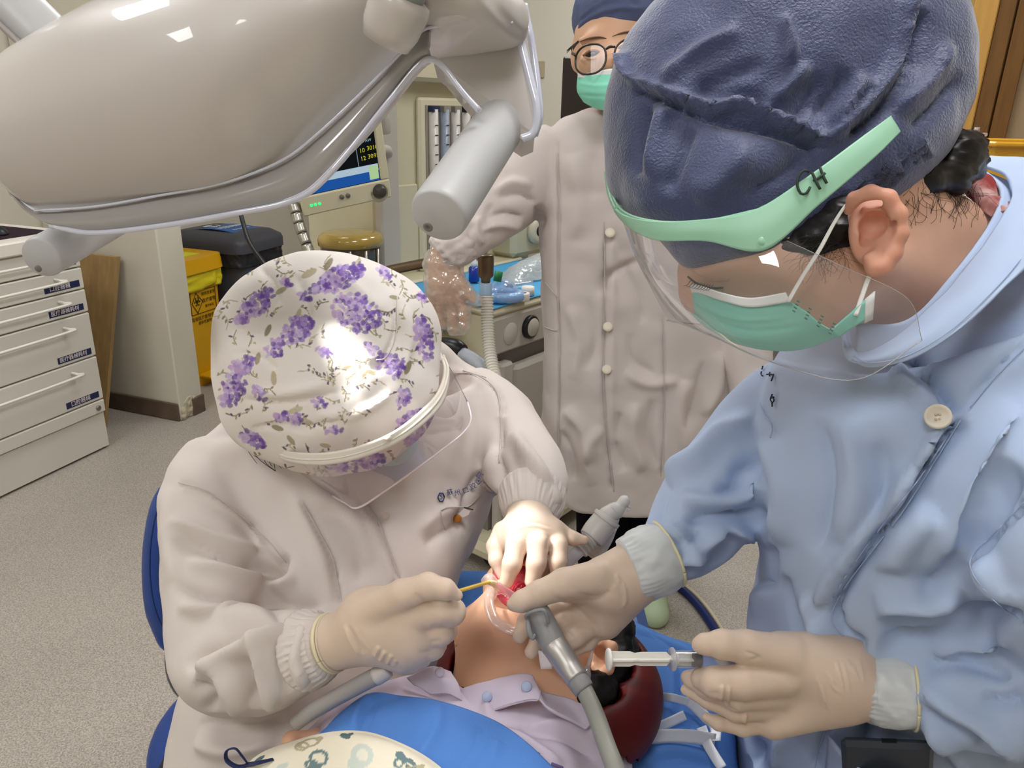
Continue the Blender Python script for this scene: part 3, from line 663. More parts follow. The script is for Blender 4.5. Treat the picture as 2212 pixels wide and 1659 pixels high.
# cover and things lying on the work surface
cv = np.array([[MP(s, t, .8535+.0015*sin(9*s+5*t)) for s in np.linspace(.004, .70, 12)] for t in np.linspace(.004, .395, 8)])
tag(mk('blue_cover', patch(cv, 24, 40, .0015, False), M('cover_blue', '4FA3D2', .7, .2, bump=.3, bscale=300, var=.06)), 'bright blue disposable cover on the anesthesia machine shelf', 'cover')
def onw(px, py, z=.858): return onz(px, py, z)
bt = thing('dropper_bottle', 'small deep blue bottle with a white dropper cap on the blue cover', 'bottle', onw(1024, 608))
b0 = onw(1024, 608); mk('bottle_body', lathe(b0, EZ, [(0, .016), (.002, .018), (.045, .018), (.05, .012)], 20), M('bottle_blue', '14349A', .2, coat=.5), bt); mk('cap', lathe(b0+EZ*.05, EZ, [(0, .011), (.012, .011), (.024, .005), (.03, .004)], 16), M('cap_white', 'E8E8E8', .4), bt)
mkk = thing('breathing_mask', 'translucent blue breathing mask lying on the blue cover', 'mask', onw(1085, 650))
mc = onw(1087, 648); MA = np.array([M1, M2, EZ])
mk('cushion', sdf_mesh([cone(mc+np.array([cos(a)*.05, sin(a)*.038, .014]), mc+np.array([cos(a+.42)*.05, sin(a+.42)*.038, .014]), .014, .014) for a in np.linspace(0, 2*pi, 15, endpoint=False)], .003, .006), M('mask_blue', '8FB6E2', .2, coat=.4, sub=.2), mkk)
mk('dome', sdf_mesh([ell(mc+EZ*.018, MA, np.array([.05, .04, .045]))], .003, .005, [ell(mc-EZ*.08, MA, np.array([.3, .3, .095]))]), clear_mat('mask_clear', (.85, .92, 1), .1, .05, .25, (.8, .9, 1)), mkk)
mk('valve', lathe(mc+EZ*.06-M1*.03, M1*.3+EZ, [(0, .012), (.03, .012)], 16), M('valve_green', '2E8C55', .4), mkk)
tp = onw(1128, 648)
tr = thing('tape_roll', 'small white roll of medical tape standing on the blue cover', 'tape roll', tp)
mk('tape', lathe(tp, EZ, [(0, .021), (.002, .022), (.02, .022), (.022, .021)], 28), M('tape_white', 'E9E6DE', .5), tr); mk('core', lathe(tp+EZ*.0222, EZ, [(0, .013), (.0006, .012)], 24), M('tape_core', '51557A', .5), tr)
tp2 = onw(1140, 636); tag(mk('tape_roll', lathe(tp2, EZ, [(0, .02), (.024, .02), (.025, .012)], 28), M('tape_white', 'E9E6DE', .5)), 'plain white tape roll behind the roll with a printed core', 'tape roll')
s0, s1 = onw(1105, 618, .866), onw(1150, 612, .866)
sy = thing('spare_syringe', 'clear capped syringe lying on the blue cover beside the tape', 'syringe', s0)
mk('barrel', tube([s0, s1], .008, na=14), clear_mat('syr_clear', (.95, .97, 1), .12, .05, .2), sy); mk('stopper', tube([s0-.018*nrm(s1-s0), s0], .0085, na=14), mBlk, sy)
bg = np.array([[onw(px, py, .856)+EZ*z for px, py, z in r] for r in (((1078, 596, .0), (1110, 592, .03), (1150, 580, .045), (1190, 570, .05), (1220, 560, .02)), ((1085, 606, .0), (1115, 604, .035), (1150, 598, .05), (1190, 590, .05), (1225, 580, .02)), ((1100, 616, .0), (1120, 614, .0), (1150, 608, .002), (1185, 602, .002), (1230, 594, .0)))])
tag(mk('plastic_bag', rumple(patch(bg, 40, 70, .001), .004, 45, 2), clear_mat('bag_clear', (.95, .95, .92), .18, .12, .55, (.92, .92, .88))), 'crumpled clear plastic bag on the blue cover by the outlet block', 'plastic bag')
# corrugated breathing hose hanging from the connector
ch = thing('breathing_hose', 'clear corrugated breathing hose hanging from the bronze connector', 'hose', P(1052, 640, 1.98))
mk('adapter', lathe(ct-EZ*.128, EZ, [(0, .0145), (.002, .0165), (.05, .0165), (.052, .014)], 24), M('adapter_blue', 'A9C4DE', .4), ch)
hp = [P(1052, 640, 1.985), P(1053, 700, 1.99), P(1058, 760, 1.98), P(1070, 820, 1.95), P(1086, 880, 1.9), P(1100, 940, 1.86), P(1110, 1010, 1.8)]
mk('corrugated_tube', tube(hp, .0165, na=18, nl=360, rfun=lambda t: 1+.10*np.sin(t*2*pi*58)), M('hose_clear', 'D9D6CB', .25, .5, sub=.2, coat=.3), ch)
# ---------------- other background
gc = orient(boxv(P(690, 640, 2.95)+EZ*-.0, M1*.04, M2*.62, EZ*.28, .01))
tag(mk('storage_trolley', boxv(RM(1.75, .75, .40), E1*.22, E2*.42, EZ*.38, .015), M('trolley_grey', '8B8D93', .5, .4), smooth=False), 'plain grey storage unit standing behind the anesthesia machine', 'storage unit')
tag(mk('blue_strip_sign', boxv(RM(2.33, .08, .72), E1*.01, E2*.05, EZ*.14, .003), M('sign_blue', '2B6EB2', .5), smooth=False), 'narrow blue strip sign on the back wall above the recycling bin', 'sign')
tag(mk('black_cable', tube([P(500, 380, 3.3), P(522, 470, 3.3), P(540, 525, 3.28), P(575, 575, 3.25), P(600, 610, 3.24), P(615, 680, 3.27), P(612, 780, 3.34), onz(600, 905, .03), onz(590, 925, .006), onz(560, 935, .006)], .010, na=8, nl=60), mBlk), 'thin black cable hanging in front of the recycling bin', 'cable')
# dark display behind the standing nurse
dm = thing('display_screen', 'dark flat display standing behind the nurse in the white coat', 'display', P(1335, 195, 3.16)-EZ*.58)
mk('panel', boxv(P(1335, 195, 3.15), nrm(M1*.3+np.array([1, 0, 0]))*.24, np.array([0, 1.0, 0])*.015, EZ*.12, .006), M('display_dark', '2A2320', .3), dm, False)
mk('stand', boxv(P(1335, 195, 3.16)-EZ*.33, np.array([.03, 0, 0]), np.array([0, .02, 0]), EZ*.23, .004), mBlk, dm, False)
mk('stand_foot', boxv(P(1335, 195, 3.16)-EZ*.57, np.array([.1, 0, 0]), np.array([0, .08, 0]), EZ*.01, .004), mBlk, dm, False)
tag(mk('equipment_stand', boxv((P(1335, 195, 3.16)-EZ*.58)*np.array([1, 1, .5])+np.array([0, .1, -.002]), np.array([.3, 0, 0]), np.array([0, .2, 0]), EZ*((P(1335, 195, 3.16)[2]-.58)/2-.002), .01), mMG, smooth=False), 'grey equipment stand under the dark display behind the nurse', 'stand')
tag(mk('wall_outlet', boxv(onplane(1160, 150, RM(AB1-.006, 0, 0), E1), E1*.006, E2*.045, EZ*.045, .003), mPvcT, smooth=False), 'small square outlet plate on the cream back wall', 'outlet')
# open wooden door and things beside it at the right
dx = P(2130, 150, 2.5); dr_ = nrm(np.array([.93, -.36, 0])); dn = np.cross(dr_, EZ)
def DX(x, y, z): return np.array([dx[0], dx[1], 0])+dr_*x+dn*y+EZ*z
def dbox(x0, x1, y0, y1, z0, z1, bev=0): return boxv(DX((x0+x1)/2, (y0+y1)/2, (z0+z1)/2), dr_*(x1-x0)/2, dn*(y1-y0)/2, EZ*(z1-z0)/2, bev)
do = thing('door_1', None, None, DX(0, 0, 0)); tag(do, 'open wooden door with a light oak edge and brown stile', 'door', kind='structure')
mOak = M('oak_light', 'C99A4E', .5, stretch=(6, 6, .5), var=.15, vscale=10); mOakD = M('oak_brown', '7A5424', .5, stretch=(6, 6, .5), var=.25, vscale=10)
mk('edge', dbox(-.075, -.005, -.02, .02, .02, 2.1, .004), mOak, do, False)
for x0_, x1_ in ((-.005, .045), (.051, .10)): mk('stile', dbox(x0_, x1_, -.02, .01, .02, 2.1, .003), mOakD, do, False)
mk('stile_core', dbox(-.005, .10, -.03, -.02, .02, 2.1), mOakD, do, False)
mk('panel', dbox(-.17, -.075, -.015, .0, .02, 2.1), M('door_pane', 'A08A50', .3), do, False)
mk('curtain_stile', dbox(-.30, -.17, -.05, -.01, .02, 2.1), M('stile_dark', '3A2A1C', .6), do, False)
mk('jamb', dbox(.10, .17, -.06, -.02, 0, 2.1, .004), M('jamb_beige', 'A48C6C', .6), do, False)
tag(mk('wall_side', dbox(.17, 1.2, -.12, -.05, 0, ZC), M('wall_pink', 'A98C78', .7), smooth=False), kind='structure')
bk = P(2170, 330, 1.7)
kt = thing('basket_crate', 'yellow translucent plastic crate on the trolley behind the masked woman in blue', 'crate', bk-EZ*.06)
mCr = M('crate_yellow', 'D9A730', .3, .5, sub=.2)
for (sx, sy, hx, hy) in ((0, -.12, .16, .006), (0, .12, .16, .006), (-.155, 0, .006, .12), (.155, 0, .006, .12)): mk('crate_wall', boxv(bk+np.array([sx+.06, sy, -.03]), np.array([hx, 0, 0]), np.array([0, hy, 0]), EZ*.05, .003), mCr, kt, False)
mk('crate_bottom', boxv(bk+np.array([.06, 0, -.078]), np.array([.15, 0, 0]), np.array([0, .12, 0]), EZ*.004), mCr, kt, False)
for (sx, sy, hx, hy) in ((0, -.128, .17, .014), (0, .128, .17, .014), (-.163, 0, .014, .12), (.163, 0, .014, .12)): mk('rim', boxv(bk+np.array([sx+.06, sy, .022]), np.array([hx, 0, 0]), np.array([0, hy, 0]), EZ*.005, .003), mCr, kt, False)
tag(mk('side_trolley', boxv(np.array([bk[0]+.06, bk[1], (bk[2]-.084)/2]), np.array([.2, 0, 0]), np.array([0, .18, 0]), EZ*(bk[2]-.084)/2, .01), M('trolley_beige', 'C7BDAF', .5), smooth=False), 'beige trolley under the yellow crate by the wooden door', 'trolley')
cl = P(2108, 290, 1.75)
kh = thing('clear_hook', 'clear plastic hook standing at the corner of the yellow crate', 'hook', cl)
mk('stem', tube([cl-EZ*.03, cl+EZ*.015], .006, na=10), clear_mat('hook_clear', (.95, .95, .95), .2, .05, .3), kh); mk('cross_bar', tube([cl-np.array([.04, 0, 0]), cl+np.array([.025, 0, 0])], .004, na=10), clear_mat('hook_clear'), kh)
# ================================================================ dental lamp
mShell = M('lamp_shell', 'CFC8C2', .4, .4, coat=.6); mRim = M('lamp_rim', 'A5A19F', .12, .6, coat=.8); mHan = M('lamp_handle', 'C3C3C3', .38, .5)
lp = thing('dental_lamp', 'large glossy grey dental operating lamp with two cylinder handles above the patient', 'lamp', P(560, 200, .68))
shell = sil([(-12, 262, -10, 300, .77, .77, .012), (8, 170, 6, 385, .76, .76, .05), (60, 85, 50, 440, .745, .745, .085), (140, 30, 110, 452, .73, .73, .10), (300, -60, 300, 432, .70, .70, .115), (480, -110, 480, 399, .665, .665, .12),
             (610, -120, 598, 345, .645, .645, .118), (700, -110, 680, 278, .63, .63, .108), (800, -95, 786, 174, .61, .61, .092), (905, -75, 893, 74, .595, .595, .072), (1010, -60, 1010, 56, .58, .58, .065), (1100, -50, 1105, 46, .565, .565, .055), (1128, -30, 1130, 30, .56, .56, .03)], na=64, nl=90, e=2.25, near=.62, far=.35)
mk('housing', shell, mShell, lp)
mEdge = M('acrylic_edge', 'D9DCEC', .06, .7, coat=1)
RA = [(8, 392, .745), (75, 455, .725), (200, 447, .70), (335, 424, .675), (480, 396, .65), (605, 349, .63), (690, 286, .615), (800, 182, .60), (885, 95, .59), (926, 60, .585)]
RB = [(40, 440, .74), (110, 488, .72), (200, 503, .70), (340, 489, .675), (495, 463, .65), (635, 432, .63), (715, 372, .615), (838, 222, .60), (900, 146, .59), (932, 128, .585)]
RA = [(x, y, d-.03) for x, y, d in RA]; RB = [(x, y, d-.03) for x, y, d in RB]
RC = [(x+10-75*min(1, max(0, (x-560)/150)), y-70, d+.15) for x, y, d in RB]; RM_ = [((a[0]+b[0])/2-4, (a[1]+b[1])/2+4, (a[2]+b[2])/2-.006) for a, b in zip(RA, RB)]
mk('lens_skirt', patch(pgrid([RA, RM_, RB]), 12, 90, .003, True), mRim, lp)
mk('lens', patch(pgrid([RB, RC]), 4, 60, .003, True), emis('lamp_lens_glow', 'FFFFFF', .5), lp)
mk('back_skirt', patch(pgrid([[(x, y-20, d) for x, y, d in RC], [(x-10, y-150, d) for x, y, d in RC]]), 4, 40, .003), mShell, lp)
def edge_tube(pts, r=.0028): return ptube([(a, b, d, r*FPX/d) for a, b, d in pts], na=10, nl=60)
mk('skirt_edge', edge_tube([(x, y, d-.003) for x, y, d in RB[1:]]+[(962, 150, .553), (1000, 200, .553), (1036, 240, .553)], .0024), mEdge, lp)
mk('skirt_edge', edge_tube([(x, y, d-.006) for x, y, d in RA[1:]]+[(1010, 54, .55), (1108, 49, .55)], .0012), mEdge, lp)
mk('side_cover', prism([P(926, 58, .60), P(1110, 46, .585), P(1160, 235, .585), P(1155, 290, .588), P(1128, 302, .592), P(1040, 242, .60), P(995, 190, .60), P(955, 140, .60), P(934, 124, .60)], -CF, .045), mShell, lp, False)
mk('side_edge', edge_tube([(1112, 40, .575), (1130, 110, .575), (1145, 170, .575), (1160, 235, .575), (1154, 285, .578), (1128, 300, .58)], .0034), mEdge, lp)
mk('side_edge', edge_tube([(1132, 10, .592), (1150, 100, .592), (1163, 200, .592), (1166, 250, .592), (1155, 292, .592)], .003), mEdge, lp)
def handle(pts, nm='handle'):
    (a, ra), (b, rb) = pts; ax = nrm(b-a); L = np.linalg.norm(b-a); r = ra
    o = mk(nm, lathe(a, ax, [(-.012, r*.75), (-.004, r*.94), (.004, r), (L-.007, r), (L-.0035, r*.985), (L-.0012, r*.95), (L, r*.89)], 48), mHan, lp, sharp=50)
    return o, ax
hr = .0205
h1, ax1 = handle([(P(1080, 268, .605), hr), (P(945, 468, .515), hr)])
mk('end_screw', lathe(P(925, 490, .5125), ax1, [(0, .0034), (.0008, .0034), (.0012, .0018), (-.0002, .0012)], 20), mMD, h1)
h2, ax2 = handle([(P(245, 470, .86), hr), (P(88, 557, .745), hr)])
mk('end_screw', lathe(P(83, 580, .7425), ax2, [(0, .0034), (.0008, .0034), (.0012, .0018)], 20), mMD, h2)
h3, ax3 = handle([(P(115, 95, .76), .026), (P(-150, -170, .80), .026)], 'yoke_arm')
mk('yoke_seam', tube([P(70, 120, .73), P(-120, -60, .77)], .003, na=8), M('seam_grey', '9A938E', .4), h3)
jr = P(868, -2, .515); jax = nrm(CU*.75+CR*.45-CF*.5)
mk('joint_ring', lathe(jr-jax*.03, jax, [(0, .017), (.01, .020), (.026, .0212), (.031, .020), (.033, .0155)], 48), mShell, lp)
mk('joint_core', lathe(jr-jax*.02, jax, [(0, .0145), (.025, .0145), (.05, .013)], 40), M('joint_grey', '9B9F9C', .4), lp)
mk('support_arm', tube([jr+jax*.025, jr+jax*.07, jr+np.array([.06, -.03, .30]), jr+np.array([-.25, .15, .62]), jr+np.array([-.6, .4, .75])], .015, na=20, nl=50), mShell, lp)
mk('ceiling_post', tube([jr+np.array([-.6, .4, .70]), np.array([jr[0]-.6, jr[1]+.4, ZC])], .03, na=20), mShell, lp)
# the lamp's own beams: LED modules behind the lens, aimed at the mouth
def beam(src, dst, power, ang, blend=.25, size=.012, col=(1, .97, .93)):
    l = bpy.data.lights.new('lamp_beam', 'SPOT'); l.energy = power; l.spot_size = radians(ang); l.spot_blend = blend; l.shadow_soft_size = size; l.color = col
    o = bpy.data.objects.new('lamp_beam', l); COL.objects.link(o); o.parent = lp; o.location = Vector(src-ORG[lp])
    o.rotation_euler = Vector(dst-src).to_track_quat('-Z', 'Y').to_euler(); return o
MOUTH = P(1130, 1245, .845)
# just under the lens, behind the skirt
BEAM_A = P(*RB[4])*.2+P(*RC[4])*.8-EZ*.012; BEAM_B = P(*RB[5])*.45+P(*RC[5])*.55-EZ*.012
beam(BEAM_A, MOUTH, 10, 17, .2, col=(1, .98, .97)); beam(BEAM_B, MOUTH, 10, 15, .2, col=(1, .98, .97))
# ================================================================ seated dentist in the floral cap
mGlove = M('latex_glove', 'DCC6B2', .42, .4, sub=.25, subr=(.01, .005, .003), bump=.12, bscale=90, bdist=.001, var=.05, vscale=30)
mGloveP = mGlove
mRoll = M('glove_roll', 'E4DCB4', .4); mCoat = M('coat_white', 'DAD0C9', .8, .15, bump=.12, bscale=900, bdist=.0008, sheen=.1)
mSkin = M('skin', 'D8AE94', .5, .35, sub=.2, subr=(.012, .005, .003), var=.08, vscale=20, bump=.06, bscale=300, bdist=.0006)
mHair = M('hair_black', '14100F', .35, .4); mThread = M('seam_thread', 'CFC6C0', .8)
de = thing('person', 'seated dentist in white coat and floral cap working over the patient with a swab', 'person', np.array([P(650, 1300, 1.0)[0], P(650, 1300, 1.0)[1], 0]))
# body (continuous): head, neck, trunk, arms, forearms, thighs and shins under the clothing
hd = P(740, 860, .95)
bod = [pell(735, 800, .93, 175, 165, 170), pell(800, 900, .92, 110, 95, 120), cone(P(730, 900, 1.0), P(720, 1000, 1.06), .055, .06)]
th0 = onz(660, 1500, .53)
bod += [cone(P(720, 1000, 1.08), P(690, 1250, 1.06), .11, .12), cone(P(690, 1250, 1.06), th0+EZ*.08, .11, .11), cone(P(540, 1010, 1.07), P(960, 940, 1.13), .04, .04)]
bod += pchain([(470, 1030, 1.03, 50), (465, 1250, .94, 46), (485, 1415, .85, 46), (600, 1415, .785, 44), (700, 1390, .75, 36), (800, 1360, .733, 36)])
bod += pchain([(1020, 900, 1.12, 48), (1100, 980, 1.06, 46), (1145, 1060, .97, 44), (1142, 1120, .90, 34), (1140, 1150, .87, 36)])
th0 = onz(660, 1500, .53)
K1, K2 = th0+np.array([.05, -.27, -.07]), th0+np.array([-.11, -.25, -.07])
bod += [cone(th0+np.array([.06, .02, 0]), K1, .08, .065), cone(K1, np.array([K1[0]+.0, K1[1]-.04, .09]), .055, .042), cone(np.array([K1[0], K1[1]-.04, .05]), np.array([K1[0]+.02, K1[1]-.18, .045]), .04, .038),
        cone(th0+np.array([-.06, .0, 0]), K2, .08, .065), cone(K2, np.array([K2[0], K2[1]-.04, .09]), .055, .042), cone(np.array([K2[0], K2[1]-.04, .05]), np.array([K2[0], K2[1]-.18, .045]), .04, .038)]
mk('body', sdf_mesh(bod, .007, .03), mSkin, de)
mDark = M('trousers_dark', '1C1D24', .8)
tr_ = [cone(p[1], p[2], p[3]+.015, p[4]+.015) for p in bod[-6:] if abs(p[1][2]-p[2][2]) > .05]
mk('trousers', sdf_mesh(tr_, .008, .03), mDark, de)
for s in (bod[-4], bod[-1]): mk('shoe', sdf_mesh([cone(s[1], s[2], .056, .050), ], .006, .02, [('e', np.array([s[1][0], s[1][1], -.5]), np.eye(3), np.array([1, 1, .502]))]), M('shoe_white', 'D8D8D6', .5), de)
# coat: trunk and both sleeves as one garment
torso = sil([(640, 905, 870, 830, 1.03, 1.08, .055), (500, 915, 1010, 790, 1.03, 1.13, .085), (395, 985, 1090, 860, 1.03, 1.14, .105), (385, 1090, 1092, 960, 1.04, 1.12, .115), (430, 1210, 1050, 1120, 1.02, 1.08, .12), (470, 1350, 1000, 1215, .99, 1.03, .13), (400, 1500, 960, 1380, .96, 1.0, .14), (375, 1640, 930, 1560, .95, .98, .15), (360, 1800, 900, 1750, .93, .96, .15)], na=80, nl=80, e=2.4)
slR = ptube([(455, 975, 1.04, 62), (445, 1060, 1.0, 90), (450, 1190, .94, 98), (465, 1320, .88, 102), (478, 1425, .835, 104), (560, 1432, .79, 108), (640, 1410, .765, 92), (684, 1399, .754, 72), (700, 1395, .75, 56)], na=48, nl=80)
slL = ptube([(1010, 850, 1.14, 70), (1070, 900, 1.10, 80), (1115, 975, 1.05, 82), (1150, 1040, .98, 78), (1150, 1080, .932, 66), (1146, 1100, .912, 50)], na=40, nl=60)
coat = vox([torso, slR, slL], .0046, 6)
FO = [(7, 16, [(372, 1125), (420, 1145), (500, 1180), (585, 1215)]), (-10, 13, [(380, 1165), (450, 1185), (550, 1225), (620, 1235)]), (8, 16, [(400, 1210), (500, 1240), (590, 1262), (640, 1245)]), (-10, 11, [(615, 1195), (600, 1232), (572, 1244)]),
      (-9, 14, [(380, 1270), (450, 1285), (540, 1300), (620, 1312)]), (8, 15, [(385, 1310), (460, 1325), (540, 1330), (600, 1325)]), (-12, 14, [(400, 1450), (445, 1400), (520, 1360), (620, 1322)]), (9, 15, [(430, 1470), (480, 1425), (560, 1385), (620, 1350)]),
      (-8, 13, [(425, 1470), (450, 1500), (455, 1540)]), (9, 17, [(470, 1420), (500, 1480), (520, 1540)]), (-12, 20, [(530, 1420), (545, 1480), (545, 1530)]), (9, 15, [(570, 1370), (565, 1450), (590, 1535)]), (-7, 12, [(630, 1350), (605, 1420), (620, 1500)]), (7, 12, [(655, 1350), (640, 1420), (660, 1480)]),
      (5, 20, [(370, 1050), (365, 1150), (385, 1260)]), (-5, 8, [(388, 1042), (450, 1062), (510, 1105), (560, 1150), (618, 1215)], .05), (4, 7, [(395, 1052), (455, 1075), (515, 1120), (570, 1170)], .05),
      (-4, 5, [(790, 1080), (815, 1120), (835, 1170), (865, 1250)], .05), (3, 7, [(775, 1085), (800, 1130), (820, 1180), (850, 1260)], .05), (-4, 5, [(655, 1085), (690, 1150), (720, 1210), (738, 1310)], .05), (4, 14, [(630, 1060), (670, 1140), (700, 1220), (715, 1300)]),
      (-9, 22, [(560, 1240), (600, 1290), (640, 1310), (700, 1310)]), (-6, 14, [(1040, 1020), (1010, 1080), (990, 1150)]), (7, 14, [(1075, 960), (1060, 1020), (1070, 1080)]), (-8, 13, [(1085, 900), (1075, 980), (1090, 1060)]), (7, 14, [(1110, 930), (1140, 1000), (1180, 1060)]), (-8, 12, [(1080, 1060), (1130, 1050), (1190, 1055)]), (6, 10, [(1090, 1085), (1140, 1072), (1200, 1085)]), (6, 12, [(1120, 960), (1170, 1030), (1205, 1100)]),
      (-5, 18, [(920, 1180), (960, 1150), (1000, 1140)]), (4, 14, [(900, 1150), (950, 1110), (1010, 1090)]), (5, 20, [(660, 1050), (760, 1130), (800, 1220)]), (-5, 16, [(700, 1090), (770, 1160), (780, 1260)]),
      (-3, 4, [(1000, 800), (1040, 815), (1075, 850), (1090, 900)], .05), (4, 9, [(960, 800), (1000, 808), (1050, 835)]), (-7, 14, [(430, 1560), (520, 1570), (620, 1550)]), (8, 20, [(420, 1600), (500, 1620), (600, 1600)])]
FO = [(f[0]*1.9,)+f[1:] for f in FO]
coat = folds(coat, FO); coat = rumple(coat, .0022, 26, 4, octs=2); mk('coat', coat, mCoat, de)
# stitched details and elastic cuffs
mk('seam', strokes3d(coat, [[(385, 1042), (450, 1062), (510, 1105), (560, 1150), (618, 1215)]], 1.3, .0004), mThread, de)
mk('placket_seam', strokes3d(coat, [[(790, 1082), (815, 1120), (835, 1170), (865, 1250)]], 1.0, .0002), mThread, de)
mk('placket_seam', strokes3d(coat, [[(655, 1088), (690, 1150), (720, 1210), (738, 1308)]], .9, .0002), mThread, de)
mk('shoulder_seam', strokes3d(coat, [[(1000, 800), (1040, 815), (1075, 850), (1082, 930), (1078, 1000)]], 1.5, .0004), mThread, de)
mk('shoulder_seam', strokes3d(coat, [[(960, 808), (1010, 806), (1050, 815)]], 1.2, .0004), mThread, de)
cuf = lambda t: 1+.06*np.sin(t*90)
def cuff(spec, nm, amp=.06, nf=34, mat=None, seed=0):
    n, m = 200, 20; v, f = ptube(spec, na=n, nl=m); R = v[:m*n].reshape(m, n, 3).copy(); c = R.mean(1, keepdims=True); th = np.arange(n)/n*2*pi; tt = np.linspace(0, 1, m)[:, None]
    w = np.sin(nf*th[None, :]+2.2*np.sin(3*th[None, :]+seed)+1.5*np.sin(4*tt+2*th[None, :]))*.65+.35*np.sin(nf*1.7*th[None, :]+3*tt)
    R = c+(R-c)*(1+amp*w*(.5+.5*np.sin(pi*np.clip(tt*1.15, 0, 1))))[:, :, None]; return mk(nm, rings_mesh(R), mat or mCoat, de)
cuff([(662, 1404, .759, 86), (676, 1401, .755, 82), (690, 1398, .75, 74), (702, 1394, .748, 67), (708, 1392, .747, 60)], 'sleeve_cuff', .03, 30)
cuff([(1150, 1070, .935, 74), (1148, 1088, .92, 70), (1145, 1106, .907, 62), (1143, 1118, .90, 55)], 'sleeve_cuff', .025, 26)
# gloves
gR = KB([cone(P(706, 1391, .747), P(800, 1362, .73), .0265, .031), pell(838, 1350, .724, 88, 76, 52, .25), cone(P(800, 1340, .725), P(890, 1372, .717), .031, .029), cone(P(880, 1340, .71), P(875, 1410, .722), .022, .018)], .014)
gR += pchain([(790, 1325, .712, 40), (870, 1284, .692, 32), (925, 1266, .684, 28), (962, 1273, .681, 22), (988, 1286, .684, 12)])
gR += pchain([(872, 1335, .705, 37), (955, 1318, .693, 33), (976, 1322, .697, 29), (966, 1303, .722, 22)]) + pchain([(885, 1370, .71, 34), (952, 1366, .702, 28), (962, 1362, .715, 25), (945, 1348, .737, 20)])
gR += pchain([(885, 1398, .716, 31), (935, 1399, .710, 25), (943, 1392, .724, 21), (925, 1378, .742, 18)]) + pchain([(870, 1416, .724, 27), (908, 1421, .718, 20), (916, 1410, .732, 16)])
gm = sdf_mesh(gR, .0014, .004)
gm = folds(gm, [(2.0, 4.5, [(745, 1350), (758, 1385), (778, 1418)]), (-1.4, 5, [(752, 1350), (770, 1385), (787, 1412)]), (1.2, 4, [(758, 1345), (780, 1380), (795, 1405)]), (-1.2, 4, [(775, 1360), (785, 1390), (788, 1410)]), (2.6, 4.5, [(820, 1395), (808, 1420)]), (2.6, 4.5, [(833, 1405), (820, 1428)]), (2.4, 4.5, [(846, 1414), (835, 1435)]), (1.2, 4, [(855, 1424), (848, 1440)]), (-1.8, 5, [(893, 1282), (925, 1303), (950, 1308)]), (-1.2, 6, [(930, 1355), (965, 1350)]), (-1.2, 6, [(925, 1388), (955, 1384)]), (-1, 6, [(905, 1412), (930, 1408)])])
go_ = mk('glove', gm, mGlove, de)
def ringtube(c, ax, r, rt, flat=1, na=48, tilt=None, mat=None, parent=None, nm='glove_roll'):
    ax = nrm(ax); t = nrm(np.cross(ax, EZ)); b = np.cross(ax, t); th = np.linspace(0, 2*pi, na+1)
    return mk(nm, tube(np.array([c+r*(np.cos(a)*t+flat*np.sin(a)*b) for a in th]), rt, na=10, nl=na*2), mat or mRoll, parent)
ringtube(P(715, 1389, .745), P(800, 1362, .73)-P(712, 1388, .745), .0275, .0019, parent=de)
ringtube(P(722, 1387, .744), P(800, 1362, .73)-P(712, 1388, .745), .0275, .0012, parent=de, mat=mGlove)
gL = KB([cone(P(1143, 1112, .905), P(1145, 1150, .87), .028, .030), pell(1150, 1148, .868, 68, 34, 46, -.1), cone(P(1108, 1162, .862), P(1195, 1158, .866), .0165, .0165)], .012)
gL += pchain([(1118, 1160, .862, 24), (1116, 1178, .837, 23), (1106, 1218, .825, 21), (1094, 1256, .825, 15)]) + pchain([(1164, 1157, .862, 24), (1163, 1176, .834, 23), (1158, 1218, .822, 21), (1149, 1256, .82, 16)])
gL += pchain([(1204, 1160, .866, 22), (1206, 1180, .842, 20), (1205, 1213, .832, 19), (1202, 1242, .832, 14)]) + pchain([(1205, 1148, .87, 20), (1238, 1163, .862, 15), (1262, 1167, .86, 10)])
gL += pchain([(1088, 1150, .877, 25), (1070, 1180, .867, 19), (1073, 1210, .857, 17), (1084, 1243, .852, 11)])
gml = sdf_mesh(gL, .0014, .0035); gml = folds(gml, [(-.8, 3, [(1100, 1140), (1150, 1128), (1195, 1140)]), (.8, 3, [(1105, 1146), (1150, 1135), (1190, 1146)]), (-1.2, 4, [(1138, 1165), (1141, 1190)]), (-1.2, 4, [(1184, 1165), (1182, 1190)])])
mk('glove', gml, mGloveP, de); ringtube(P(1143, 1110, .906), P(1145, 1150, .87)-P(1143, 1112, .905), .0295, .0016, parent=de, mat=mGloveP)
# floral cap
capP = [pell(712, 795, .905, 228, 215, 205), pell(690, 650, .915, 125, 95, 140, .1), pell(590, 720, .925, 105, 110, 130), pell(840, 700, .91, 90, 90, 120), pell(780, 900, .875, 150, 95, 125, .35), pell(600, 880, .925, 95, 85, 120)]
cap = sdf_mesh(capP, .0042, .05); cap = lap(cap[0], cap[1], 4), cap[1]
cap = folds(cap, [(-6, 9, [(560, 575), (590, 610), (600, 660)]), (-7, 10, [(640, 590), (660, 640), (670, 700)]), (5, 14, [(700, 570), (740, 600), (790, 640)]), (-6, 9, [(850, 640), (855, 720), (820, 790), (810, 775)]), (5, 12, [(870, 660), (880, 740), (860, 820)]), (-5, 8, [(520, 860), (580, 872), (640, 868), (740, 845)]), (4, 14, [(540, 845), (620, 850), (720, 825)]), (-4, 9, [(500, 760), (560, 770), (600, 800)]), (-4, 8, [(540, 930), (600, 920), (680, 935)]), (-4, 8, [(620, 930), (700, 915), (780, 880)]), (4, 10, [(680, 900), (780, 890), (850, 850)]), (-4, 8, [(500, 700), (540, 720), (580, 710)]), (-3, 7, [(770, 620), (800, 660), (850, 690)])])
cap = rumple(cap, .003, 22, 8)
